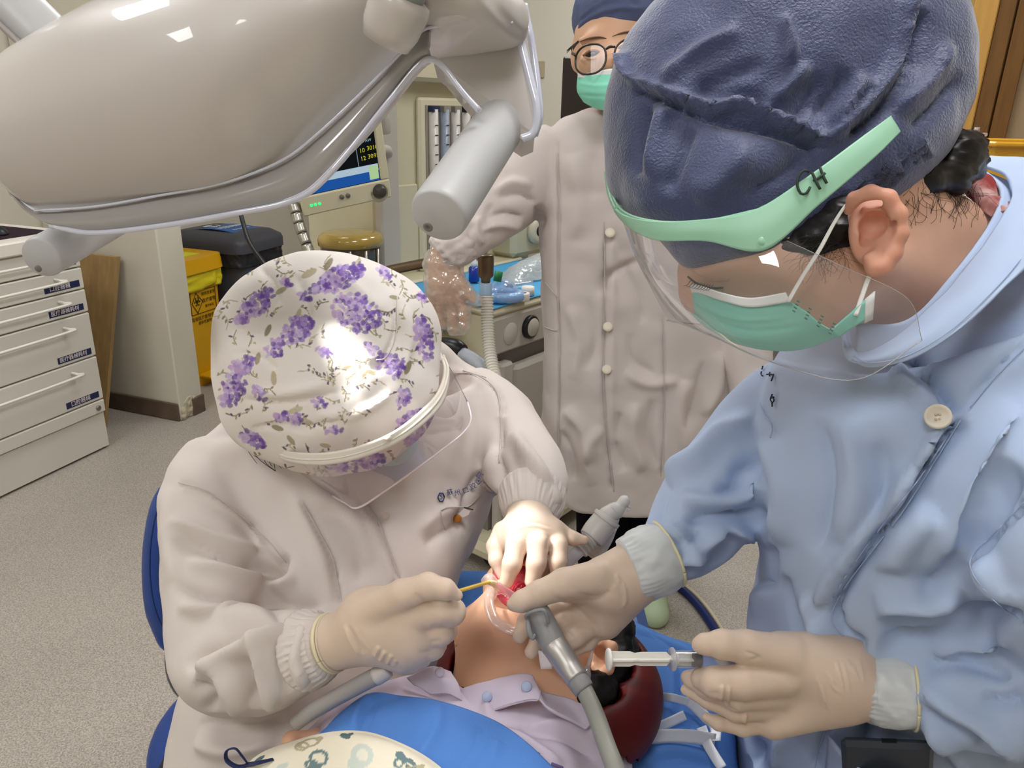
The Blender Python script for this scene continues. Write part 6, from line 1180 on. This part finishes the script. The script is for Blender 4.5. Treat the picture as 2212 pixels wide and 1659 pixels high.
pbo = mk('body', pm, mSkinP, pt)
trm = rumple(sdf_mesh([cone(hipc+np.array([.004, .05, 0]), hipc, .092, .098)]+[cone(q_[1], q_[2], q_[3]+.012, q_[4]+.014) for k_, q_ in enumerate(LEGS) if k_ % 3 < 2], .008, .03), .003, 20); mk('trousers', trm, M('shirt_lilac', 'CFC3D2', .8, .2, bump=.12, bscale=800, bdist=.0007), pt)
# ears
def ear_at(x, y, d, s, fl=1):
    e_ = pchain([(x-fl*22*s, y-26*s, d+.004, 7*s), (x, y-36*s, d-.004, 10*s), (x+fl*24*s, y-24*s, d-.008, 11*s), (x+fl*28*s, y+4*s, d-.008, 10*s), (x+fl*16*s, y+28*s, d-.004, 10*s), (x-fl*2*s, y+36*s, d, 12*s), (x-fl*18*s, y+22*s, d+.004, 9*s)])+[pell(x, y, d+.008, 26*s, 36*s, 12*s)]
    return sdf_mesh(e_, .0012, .004, [pell(x-2*fl, y-2, d-.002, 13*s, 18*s, 14*s)])
mk('ear', ear_at(1300, 1420, .812, .95), mSkinP, pt); mk('ear', ear_at(1000, 1388, .842, .45, -1), mSkinP, pt)
hh = [pell(1255, 1395, .93, 105, 95, 90, .4), pell(1283, 1500, .80, 50, 54, 36, .3), pell(1342, 1392, .865, 34, 66, 46), pell(1322, 1450, .835, 34, 60, 40), pell(1262, 1545, .785, 36, 28, 26, .5), pell(1200, 1300, 1.0, 120, 60, 60)]
hhm = rumple(sdf_mesh(hh, .004, .02), .004, 80, 5, octs=3); mk('hair', hhm, M('hair_black2', '0F0C0B', .5, .3), pt)
# mouth: gums, tongue, teeth
mGum = M('gum_pink', 'C9485A', .2, .5, sub=.3, subr=(.012, .003, .003), var=.2, vscale=60, bump=.5, bscale=120, coat=.5)
mk('gums', rumple(sdf_mesh([cone(P(1070, 1285, .842), P(1110, 1305, .832), .010, .011), cone(P(1110, 1305, .832), P(1155, 1292, .838), .011, .010), cone(P(1085, 1240, .862), P(1120, 1232, .858), .011, .011), cone(P(1120, 1232, .858), P(1160, 1245, .862), .011, .011), pell(1115, 1268, .856, 58, 42, 22), pell(1085, 1290, .845, 26, 14, 14, -.5), pell(1140, 1250, .85, 26, 14, 14, -.4)], .0018, .008), .0012, 160, 3), mGum, pt)
mk('tongue', sdf_mesh([pell(1122, 1274, .842, 20, 15, 14, .4)], .0015, .004), M('tongue_red', 'C22E3E', .15, .5, coat=.6, bump=.6, bscale=200), pt)
for k in range(4): mk('tooth', sdf_mesh([pell(1112+11*k, 1219+abs(k-1.5), .852, 6, 6, 6)], .0009, .002), M('tooth', 'EDE6DA', .2, coat=.4), pt)
mk('upper_lip', ptube([(1070, 1232, .862, 9), (1100, 1217, .85, 9), (1130, 1213, .846, 9), (1165, 1224, .855, 9)], na=12, nl=24), M('lip', 'C2705C', .35), pt)
# clear cheek retractor
rt = thing('cheek_retractor', 'clear plastic cheek retractor curving over the patient chin', 'retractor', P(1100, 1350, .79))
mRet = clear_mat('retractor_clear', (.97, .94, .92), .12, .06, .3, (.97, .88, .82), .5)
mk('arc', ptube([(1062, 1268, .822, 10), (1056, 1300, .80, 11), (1066, 1335, .783, 12), (1095, 1357, .772, 12), (1130, 1366, .77, 11), (1165, 1360, .775, 10)], na=16, nl=50, flat=.5), mRet, rt)
mk('cheek_lip', ptube([(1045, 1255, .83, 7), (1058, 1250, .82, 12), (1066, 1268, .818, 12), (1062, 1292, .81, 9)], na=14, nl=24), mRet, rt)
# pajama shirt
mLil = M('shirt_lilac', 'CFC3D2', .8, .2, bump=.12, bscale=800, bdist=.0007)
SR = [[(610, 1625, .81), (735, 1520, .80), (860, 1464, .79), (955, 1462, .785), (1020, 1500, .772), (1130, 1512, .752), (1230, 1530, .752), (1305, 1578, .76), (1365, 1650, .775)],
      [(590, 1660, .765), (715, 1565, .75), (850, 1500, .745), (950, 1503, .738), (1030, 1535, .728), (1130, 1546, .717), (1220, 1565, .717), (1300, 1620, .728), (1362, 1695, .75)],
      [(575, 1710, .725), (700, 1625, .708), (840, 1562, .70), (940, 1567, .694), (1030, 1592, .688), (1120, 1606, .683), (1210, 1630, .685), (1290, 1685, .70), (1352, 1760, .73)]]
SG = pgrid(SR); tgt = np.linspace(-.235, .165, 9)
for dy_, dz_, w_ in ((-.10, .012, .35), (-.24, -.005, .7), (-.36, -.03, 1.0)):
    nxt = SG[2]+np.array([-.3*abs(dy_)*.3, dy_, dz_]); nxt[:, 0] += w_*(tgt-.05-nxt[:, 0])*.5; SG = np.concatenate([SG, nxt[None]])
SHF = cr(SG, 110); SHF = np.swapaxes(cr(np.swapaxes(SHF, 0, 1), 150), 0, 1).reshape(-1, 3)      # front face of the shirt
shm = patch(SG, 110, 150, .014, True)
shm = (np.asarray(shm[0]), asq(shm[1]))
shm = folds(shm, [(7, 12, [(1000, 1460), (1040, 1500), (1060, 1560)]), (-7, 10, [(860, 1470), (930, 1490), (990, 1520)]), (6, 12, [(1150, 1560), (1230, 1570), (1300, 1600)]), (-7, 10, [(1120, 1570), (1210, 1590), (1290, 1640)]), (7, 10, [(1080, 1580), (1150, 1610), (1220, 1659)]), (-7, 9, [(720, 1530), (760, 1560), (740, 1600)]), (6, 9, [(700, 1560), (720, 1600), (700, 1640)]), (-7, 9, [(660, 1560), (690, 1590), (690, 1640)])]); shm = rumple(shm, .0025, 28, 6); mk('shirt', shm, mLil, pt)
cg = pgrid([[(985, 1490, .765), (1040, 1475, .752), (1100, 1458, .745), (1148, 1456, .742), (1165, 1490, .735), (1230, 1510, .735), (1275, 1530, .74)], [(990, 1515, .752), (1050, 1500, .738), (1110, 1485, .73), (1160, 1485, .726), (1180, 1512, .722), (1240, 1535, .722), (1280, 1552, .728)], [(1000, 1555, .738), (1050, 1540, .727), (1110, 1518, .718), (1160, 1510, .714), (1188, 1530, .71), (1235, 1555, .708), (1268, 1575, .712)]])
clr = patch(cg, 20, 70, .003, True); clr = rumple(clr, .0012, 40, 3); cl_o = mk('collar', clr, mLil, pt)
mk('collar_seam', strokes3d(clr, [[(1025, 1553), (1080, 1530), (1140, 1514), (1162, 1512), (1168, 1490)]], 1.4, .001), M('seam_lilac', 'C2B5C8', .8), cl_o)
for x, y in ((1052, 1505), (1137, 1483)): mk('snap', lathe(P(x, y, surf_pt(clr, x, y)-.001), -CF+.5*CU, [(-.002, .0048), (.0008, .005), (.0015, .0042)], 24), M('snap_blue', 'A9B4D2', .35), cl_o)
cg2 = pgrid([[(880, 1465, .755), (930, 1440, .75), (975, 1450, .755)], [(900, 1480, .742), (950, 1465, .738), (990, 1475, .745)], [(930, 1500, .738), (970, 1500, .735), (1000, 1515, .74)]])
cl2 = mk('collar', rumple(patch(cg2, 20, 24, .003, True), .0015, 40, 8), mLil, pt)
mk('snap', lathe(P(950, 1452, .737), -CF+.5*CU, [(-.002, .0045), (.0008, .0047), (.0012, .003)], 24), M('snap_lilac', 'CFC3D2', .4), cl2)
mk('print_mark', strokes3d(shm, [[(1128, 1608), (1150, 1622), (1165, 1630)], [(1192, 1650), (1215, 1659)]], 3.5, .001), M('print_purple', '75689C', .8), pt)
# drape spread over headrest and shoulders
def DZ(px, py, z): return onz(px, py, z)
g = np.array([[DZ(950, 1225, dz-.09), DZ(990, 1232, dz-.01), DZ(1120, 1240, dz+.01), DZ(1260, 1285, dz+.02), DZ(1360, 1338, dz+.015), DZ(1450, 1378, dz+.005), DZ(1520, 1405, dz-.01), DZ(1560, 1445, dz-.08)],
              [DZ(945, 1290, dz-.08), DZ(985, 1300, dz+.0), DZ(1120, 1320, dz+.015), DZ(1260, 1360, dz+.015), DZ(1370, 1400, dz+.012), DZ(1470, 1430, dz+.004), DZ(1550, 1470, dz-.015), DZ(1578, 1520, dz-.09)],
              [DZ(935, 1400, dz-.07), DZ(980, 1400, dz), DZ(1100, 1420, dz+.012), DZ(1260, 1450, dz+.012), DZ(1380, 1490, dz+.012), DZ(1480, 1520, dz+.003), DZ(1570, 1560, dz-.02), DZ(1590, 1610, dz-.09)],
              [DZ(925, 1520, dz-.07), DZ(980, 1520, dz), DZ(1080, 1550, dz+.01), DZ(1260, 1580, dz+.012), DZ(1390, 1610, dz+.01), DZ(1490, 1640, dz+.0), DZ(1575, 1680, dz-.025), DZ(1600, 1720, dz-.09)],
              [DZ(915, 1680, dz-.07), DZ(980, 1680, dz), DZ(1060, 1720, dz+.008), DZ(1260, 1740, dz+.01), DZ(1400, 1760, dz+.006), DZ(1500, 1790, dz), DZ(1580, 1830, dz-.03), DZ(1605, 1870, dz-.09)]])
drm = patch(g, 110, 150, .0015, False); drm = rumple(drm, .003, 16, 3, octs=3)
drm = folds(drm, [(5, 10, [(1340, 1345), (1430, 1385), (1500, 1415)]), (-5, 9, [(1400, 1370), (1450, 1400), (1470, 1440)]), (6, 12, [(1440, 1420), (1450, 1500), (1430, 1580)]), (-6, 12, [(1480, 1430), (1490, 1520), (1470, 1600)]), (5, 9, [(1380, 1640), (1450, 1620), (1540, 1640)]), (-5, 8, [(1370, 1659), (1460, 1640), (1560, 1659)])])
def below(V, B, gap, cell=.008, reach=2):
    """let a soft sheet sag under whatever lies on it"""
    k = np.floor(B[:, :2]/cell).astype(int); lo = k.min(0)-reach-1; n = k.max(0)-lo+reach+2; G = np.full(n, 9.0); np.minimum.at(G, (k[:, 0]-lo[0], k[:, 1]-lo[1]), B[:, 2])
    for _ in range(reach):
        H = G.copy()
        for dx_, dy_ in ((1, 0), (-1, 0), (0, 1), (0, -1)): H = np.minimum(H, np.roll(G, (dx_, dy_), (0, 1)))
        G = H
    q = np.floor(V[:, :2]/cell).astype(int)-lo; ok = ((q >= 0) & (q < n)).all(1); z = np.full(len(V), 9.0); z[ok] = G[q[ok, 0], q[ok, 1]]
    W = V.copy(); W[:, 2] = np.minimum(W[:, 2], z-gap); return W
pbv = np.concatenate([pm[0], hhm[0], shm[0]])
drv = below(drm[0], pbv, .003); drv = lap(drv, drm[1], 3); drv = below(drv, pbv, .002); drm = (drv, drm[1])
tag(mk('head_drape', drm, mDr), 'blue disposable drape spread under the red head ring', 'drape')
# red ring pillow
rc = onz(1182, 1482, dz+.05)
ringp = [cone(rc+np.array([cos(a)*.088, sin(a)*.088, 0]), rc+np.array([cos(a+.21)*.088, sin(a+.21)*.088, 0]), .040, .040) for a in np.linspace(0, 2*pi, 30, endpoint=False)]
hd_sub = [(q_[:3]+(q_[3]+.004, q_[4]+.004)) if q_[0] == 'c' else q_[:3]+(q_[3]+.003,) for q_ in pb_[:14]]+[q_[:3]+(q_[3]+.005,) for q_ in hh]
rgm = sdf_mesh(ringp, .004, .006, KB2(hd_sub, .004)); rv = rgm[0]; RQ = proj(rv); SQ = proj(SHF)
for i_ in range(len(rv)):                     # the gel gives way under the shoulders
    d2_ = (SQ[:, 0]-RQ[i_, 0])**2+(SQ[:, 1]-RQ[i_, 1])**2; j_ = d2_.argmin()
    if d2_[j_] < 150 and -.004 < RQ[i_, 2]-SQ[j_, 2] < .032: rv[i_] += CF*(SQ[j_, 2]+.032-RQ[i_, 2])
tag(mk('head_ring', (rv, rgm[1]), M('gel_red', '560807', .5, .35, sub=.15, subr=(.03, .004, .003))), 'glossy dark red gel ring pillow around the patient head', 'pillow')
# blue chest drape
def shd(px, py, off): return P(px, py, min(surf_pt(shm, px, py), .80)-off)
rows = [[(690, 1586), (740, 1535), (800, 1497), (870, 1503), (940, 1512), (1010, 1532), (1080, 1562), (1140, 1605), (1200, 1662)], [(650, 1620), (720, 1580), (790, 1550), (860, 1555), (930, 1565), (1000, 1590), (1060, 1620), (1120, 1665), (1180, 1730)]]
CG = np.array([[shd(x, y, .010) for x, y in r] for r in rows]); TOPZ = lambda pts, off: np.array([[q[0], q[1], max(q[2], SHF[np.argsort(((SHF[:, :2]-q[:2])**2).sum(1))[:6], 2].max()+off)] for q in pts])
for dy_ in (-.09, -.20): CG = np.concatenate([CG, TOPZ(CG[1]+np.array([.1*dy_, dy_, -.02]), .010)[None]])
cdm = patch(CG, 60, 90, .0015, True); cdm = folds(cdm, [(5, 9, [(800, 1500), (775, 1540), (760, 1580)]), (-5, 7, [(815, 1510), (790, 1560), (775, 1590)]), (4, 14, [(950, 1520), (940, 1580), (900, 1640)]), (-3, 14, [(1040, 1560), (1030, 1620), (990, 1659)]), (3, 10, [(1080, 1600), (1060, 1640)])])
tag(mk('chest_drape', cdm, mDr), 'blue nonwoven drape laid across the patient chest', 'drape')
# printed blanket
def bear(q, C):
    def el(x, y, rx, ry, col, w=.0, rot=0):
        d = q-np.array([x, y]); c, s = cos(rot), sin(rot); u, v = (d[:, 0]*c+d[:, 1]*s)/rx, (-d[:, 0]*s+d[:, 1]*c)/ry; r = np.sqrt(u*u+v*v)
        m = (np.abs(r-1) < w) if w else (r < 1); C[m] = col
    teal, olive, pale, dk = [np.array(lin(c)[:3]) for c in ('6E8487', 'B3AB8C', 'C9D1C6', '5C7274')]
    el(668, 1605, 22, 8, olive, .22, -.3); el(652, 1612, 13, 8, olive, .25, -.2); el(690, 1596, 8, 5, olive, 0, -.4)
    el(746, 1590, 12, 6, dk, 0, .2); el(757, 1586, 8, 3, dk, 0, -.3)
    el(688, 1638, 18, 16, teal, .2, -.4); el(672, 1652, 12, 9, teal, .3); el(678, 1660, 14, 9, teal)
    el(782, 1632, 19, 20, pale, .3); el(770, 1650, 20, 16, pale); el(782, 1630, 12, 12, np.array(lin('E3E0CF')[:3]))
    el(865, 1632, 12, 8, teal, 0, .6); el(862, 1648, 9, 9, teal, .35); el(885, 1650, 20, 10, teal, 0, .6); el(880, 1655, 8, 5, np.array(lin('E6DFC6')[:3]), .3)
    el(560, 1640, 14, 4, dk, 0, -.6); el(610, 1655, 14, 6, pale, 0, -.3)
    return C
br = [[(470, 1720), (555, 1632), (640, 1598), (720, 1580), (790, 1580), (860, 1602), (930, 1640), (1000, 1700)], [(470, 1740), (560, 1670), (640, 1640), (720, 1625), (790, 1626), (860, 1648), (930, 1690), (1000, 1750)], [(480, 1800), (570, 1740), (650, 1710), (730, 1695), (800, 1700), (870, 1720), (940, 1760), (1000, 1810)], [(500, 1900), (580, 1850), (660, 1820), (740, 1810), (810, 1815), (880, 1830), (940, 1860), (1000, 1900)], [(520, 2050), (600, 2000), (680, 1970), (760, 1960), (830, 1965), (890, 1975), (940, 2000), (1000, 2040)]]
bgd = np.array([[shd(x, y, .030+.012*(j > 0)) for x, y in r] for j, r in enumerate(br[:2])])
for dy_, dz_ in ((-.11, -.004), (-.28, -.03), (-.52, -.06), (-.80, -.075), (-1.02, -.08)):
    q_ = bgd[1]+np.array([.08*dy_, dy_, dz_]); w_ = min(1, -dy_/.3); q_[:, 0] = q_[:, 0]*(1-w_)+w_*np.linspace(-.30, .16, 8); crown = .055*np.cos(np.linspace(-1.35, 1.35, 8)); q_[:, 2] = q_[:, 2]*(1-w_)+w_*(.815+dz_+crown); bgd = np.concatenate([bgd, q_[None]])
BS = cr(bgd, 200); BS = np.swapaxes(cr(np.swapaxes(BS, 0, 1), 200), 0, 1); sh0_ = BS.shape; BS = BS.reshape(-1, 3)
und = np.concatenate([pm[0], trm[0], shm[0], cdm[0]]); fl_ = und*np.array([1, 1, -1.0])
def above(V, gap, cell): W = below(V*np.array([1, 1, -1.0]), fl_, gap, cell, 2); return W*np.array([1, 1, -1.0])
gf_ = gridf(200, 200, False)
B0 = BS.copy(); wq = np.clip((.455-B0[:, 1])/.05, 0, 1)[:, None]      # the near edge keeps its laid shape
for _ in range(3): BS = above(BS, .005, .012); BS = lap(BS, gf_, 6)
BS = above(BS, .0045, .012); BS = lap(BS, gf_, 2); BS = B0*(1-wq)+BS*wq; bv, bf = sheet(BS.reshape(sh0_), .003, True)
Cb = np.tile(np.array(lin('E9E1CB')[:3]), (len(bv), 1)); qb_ = proj(bv); qb_ = np.where(qb_[:, 2:] > .25, qb_[:, :2], 9e3); Cb = bear(qb_, Cb); Cb = bear(qb_-np.array([40., 110.]), Cb); Cb = bear(qb_-np.array([-30., 230.]), Cb); Cb = bear(qb_-np.array([220., 60.]), Cb)
tag(mk('blanket', (bv, bf, Cb), M('blanket_print', 'E9E1CB', .85, .15, attr='Col', bump=.3, bscale=500, bdist=.001)), 'cream blanket printed with grey and olive animal outlines over the patient', 'blanket')
rb = thing('ribbon_tie', 'navy ribbon loop tied at the corner of the printed blanket', 'ribbon', P(520, 1650, .72))
mNav = M('ribbon_navy', '16214E', .6)
mk('loop', ptube([(538, 1652, .70, 5), (512, 1656, .70, 6), (490, 1642, .70, 6), (490, 1622, .70, 6), (508, 1617, .70, 6), (522, 1632, .70, 6), (534, 1648, .70, 5)], na=10, nl=50, flat=.35), mNav, rb)
mk('tail', ptube([(530, 1652, .70, 6), (556, 1648, .70, 6), (590, 1640, .71, 4)], na=10, nl=16, flat=.4), mNav, rb)
# ================================================================ instruments
# suction handle
su = thing('suction_handle', 'grey and silver suction handle with grey hose held over the neck', 'dental tool', P(1200, 1400, .70))
A_, B_, C_, D_ = P(1160, 1325, .728), P(1196, 1392, .712), P(1248, 1470, .69), P(1262, 1490, .685)
mPl = M('tool_grey', '8E8D8D', .4, .4); mStl = M('tool_silver', 'B9B4AE', .42, metal=.85)
mk('head', tube([P(1152, 1318, .73), A_, P(1180, 1362, .72), B_, P(1200, 1400, .71)], [.010, .0125, .0128, .0125, .0122], na=28, nl=30), mPl, su)
mk('sleeve', tube([B_, P(1205, 1405, .708), P(1228, 1440, .70), C_], [.0122, .0124, .0115, .0105], na=28, nl=20), mStl, su)
mk('collar', tube([C_, P(1252, 1476, .688), D_], [.0098, .0102, .0098], na=24, nl=8), mPl, su)
cl_ = [(1140, 1340, .716, 4), (1136, 1330, .713, 4), (1150, 1322, .708, 4), (1172, 1318, .705, 4), (1180, 1326, .705, 4), (1184, 1345, .708, 4)]
mk('clip', ptube(cl_, na=10, nl=30), mPl, su); mk('clip_side', ptube([(1140, 1338, .715, 4.5), (1142, 1360, .708, 6), (1150, 1378, .706, 5), (1156, 1370, .705, 3)], na=10, nl=20), mPl, su)
mk('hose', tube([D_, P(1285, 1540, .665), P(1310, 1610, .64), P(1335, 1680, .61), P(1360, 1790, .575), np.array([.235, .33, .80]), np.array([.27, .30, .55]), np.array([.26, .36, .12]), np.array([.25, .48, .009])], .0078, na=18, nl=90), M('hose_olive_grey', '8F8F85', .4), su)
mk('tip', ptube([(1160, 1330, .73, 9), (1125, 1300, .75, 9), (1100, 1282, .77, 9), (1075, 1264, .785, 7)], na=14, nl=24), clear_mat('tip_pink', (.95, .7, .72), .12, .05, .3, (.95, .6, .65)), su)
tg = mk('tape_tag', patch(pgrid([[(1162, 1405, .735), (1168, 1445, .73)], [(1195, 1410, .73), (1192, 1445, .728)]]), 6, 6, .001), M('tape_label', 'E6D9DA', .6), su)
# swab
sw = thing('cotton_swab', 'thin yellow swab stick held between thumb and finger at the mouth', 'swab', P(1020, 1270, .72))
mk('stick', ptube([(950, 1290, .70, 4), (990, 1277, .705, 4.2), (1040, 1262, .77, 4), (1060, 1257, .80, 3.6)], na=10, nl=20), M('swab_yellow', 'E8C93C', .4), sw)
mk('tip', ptube([(1056, 1258, .795, 5), (1068, 1262, .81, 7), (1078, 1275, .815, 5)], na=10, nl=12), M('swab_cotton', 'F0E0A8', .9), sw)
# syringe held in the near hand
sg = thing('syringe', 'clear plastic syringe with white plunger and black stopper held in gloved fingers', 'syringe', P(1450, 1425, .645))
y0 = 1424; mWhP = M('plunger_white', 'E9E6DE', .35, .45)
Sx = lambda x, y=y0: P(x, y, .640+(.655-.640)*(x-1315)/300)
sdir = nrm(Sx(1600)-Sx(1315)); sup_ = nrm(CU-sdir*(CU@sdir)); snn = np.cross(sdir, sup_)
mk('thumb_rest', lathe(Sx(1312), sdir, [(0, .0085), (.0012, .0092), (.0026, .0085)], 28), mWhP, sg)
def rib(axis, w0, w1): 
    pts = []
    prof = [(1316, .0062), (1362, .0062), (1372, .0048), (1385, .0058), (1440, .0058), (1447, .0028), (1453, .0028), (1460, .0058), (1500, .0058)]
    up_ = [Sx(x)+axis*h for x, h in prof]; dn_ = [Sx(x)-axis*h for x, h in reversed(prof)]; return prism(up_+dn_, np.cross(sdir, axis), .0014)
mk('plunger_rib', rib(sup_, 0, 0), mWhP, sg, False); mk('plunger_rib', rib(snn, 0, 0), mWhP, sg, False)
mk('plunger_disc', lathe(Sx(1460), sdir, [(0, .0058), (.001, .0058)], 24), mWhP, sg)
mk('stopper', lathe(Sx(1494), sdir, [(0, .0063), (.002, .0066), (.004, .0062), (.006, .0066), (.008, .006)], 24), mBlk, sg)
mBar = clear_mat('barrel_clear', (.93, .95, .97), .14, .04, .16, (.9, .93, .96))
mk('barrel', lathe(Sx(1456), sdir, [(0, .0072), (.062, .0072)], 28, caps=False), mBar, sg)
mk('barrel_flange', lathe(Sx(1450), sdir, [(0, .0095), (.0018, .0098), (.0026, .0080)], 28), clear_mat('flange_clear', (.95, .96, .97), .2, .05, .35), sg)
# breathing tube connector
bcn = thing('breathing_connector', 'white translucent breathing tube connector with a capped port', 'connector', P(1280, 1150, .90))
mTrl = M('connector_milky', 'D6D4CE', .3, .45, sub=.35, subr=(.02, .02, .02), alpha=.88)
mk('nasal_tube', ptube([(1188, 1252, .85, 14), (1215, 1222, .87, 14), (1245, 1195, .885, 14), (1262, 1180, .89, 15)], na=18, nl=24), M('tube_clear', 'E4DFE4', .2, .5, trans=.35, coat=.4), bcn)
mk('bellows', ptube([(1252, 1190, .888, 18), (1268, 1172, .892, 20), (1285, 1155, .896, 23)], na=28, nl=60, rfun=lambda t: 1+.10*np.sin(t*2*pi*5)), mTrl, bcn)
mk('elbow_body', ptube([(1276, 1163, .894, 27), (1290, 1145, .897, 29), (1312, 1118, .90, 27), (1316, 1112, .90, 21), (1330, 1102, .90, 19)], na=32, nl=40), mTrl, bcn)
mk('collar_ring', ptube([(1308, 1124, .90, 31), (1313, 1117, .90, 31)], na=32, nl=4), mTrl, bcn)
mk('cap', ptube([(1328, 1104, .90, 20), (1338, 1095, .90, 15), (1342, 1090, .90, 12), (1350, 1082, .90, 13), (1358, 1078, .90, 8)], na=20, nl=24), mTrl, bcn)
mk('cap_loop', ptube([(1352, 1094, .90, 2), (1362, 1096, .90, 2), (1362, 1102, .90, 2), (1354, 1103, .90, 2)], na=6, nl=20), mTrl, bcn)
mk('side_branch', ptube([(1310, 1135, .915, 24), (1300, 1165, .92, 22), (1285, 1195, .925, 18), (1278, 1205, .925, 15)], na=24, nl=20), mTrl, bcn)
mk('sample_line', ptube([(1256, 1150, .895, 2), (1278, 1143, .89, 2)], na=6, nl=6), mTrl, bcn)
# pilot balloon line hanging by the ear
pl_ = thing('pilot_balloon', 'clear cuff inflation line with a small pilot balloon hanging beside the ear', 'tubing', P(1270, 1480, .78))
mk('line', ptube([(1285, 1372, .775, 4), (1278, 1410, .77, 4), (1270, 1440, .768, 4)], na=8, nl=16), clear_mat('line_clear', (.93, .93, .95), .15, .05, .4), pl_)
mk('balloon', ptube([(1270, 1438, .768, 4), (1266, 1455, .766, 11), (1263, 1470, .765, 11), (1260, 1484, .765, 6)], na=14, nl=20), clear_mat('balloon_clear', (.9, .9, .94), .2, .05, .35), pl_)
mk('valve', ptube([(1260, 1482, .765, 7), (1264, 1498, .765, 7)], na=10, nl=6), M('valve_blue', '7FA6CF', .3), pl_)
# tape strips stuck on the drape
mTape = M('tape_strip', 'E6E8EE', .6, .3)
def strip(pts, w, nm, lab, d0=.006):
    Q = []
    for i, (x, y) in enumerate(pts):
        a_ = np.array(pts[min(i+1, len(pts)-1)], float)-np.array(pts[max(i-1, 0)], float); n_ = np.array([-a_[1], a_[0]])/(np.linalg.norm(a_)+1e-9)*w
        Q.append([P(x+n_[0]*s, y+n_[1]*s, surf_pt(drm, x, y)-d0) for s in (-1, 0, 1)])
    tag(mk('tape_strip', patch(np.array(Q), 30, 6, .0006), mTape), lab, 'tape', 'white tape strips on the drape')
strip([(1335, 1612), (1380, 1597), (1440, 1590), (1500, 1592), (1545, 1600)], 15, 0, 'broad white tape strip crossing the drape below the red head ring', .008)
strip([(1545, 1600), (1545, 1570), (1525, 1550), (1500, 1525), (1480, 1510)], 12, 0, 'white tape strip running up from the broad strip to the gloved fingers', .010)
strip([(1430, 1505), (1455, 1508), (1490, 1518), (1520, 1530)], 9, 0, 'short white tape strip with a cut end on the drape', .009)
strip([(1380, 1590), (1430, 1568), (1480, 1545)], 11, 0, 'slanting white tape strip between the red head ring and the fingers', .007)
strip([(1515, 1570), (1530, 1610), (1560, 1659)], 11, 0, 'thin white tape strip running down across the broad strip', .006)
# loose grey suction hose under the dentist's hand
lh = thing('saliva_hose', 'grey hose end resting on the patient shoulder under the gloved hand', 'hose', P(740, 1500, .74))
mk('hose', ptube([(640, 1562, .752, 16), (670, 1540, .742, 17), (720, 1510, .735, 18), (790, 1472, .728, 19), (815, 1460, .726, 19)], na=18, nl=40), M('hose_grey', 'A6A09C', .4), lh)
mk('end_cap', ptube([(812, 1462, .726, 20), (828, 1452, .725, 20), (838, 1445, .725, 18)], na=18, nl=8), M('hose_cap', 'CFC8C2', .4), lh)
# cables on the floor
for (c_, r_, y_, lab) in (('1B2A63', .012, 0, 'thick navy cable lying on the floor beside the blue coat'), ('C9BFA2', .006, 16, 'thin cream cable lying on the floor beside the navy cable')):
    tag(mk('floor_cable', tube([onz(1420+y_, 1240, r_), onz(1470+y_, 1270, r_), onz(1510+y_, 1310, r_), onz(1550+y_, 1370, r_), onz(1600+y_, 1460, r_), onz(1650+y_, 1560, r_)], r_, na=10, nl=30), M('cable_'+c_, c_, .5)), lab, 'cable')
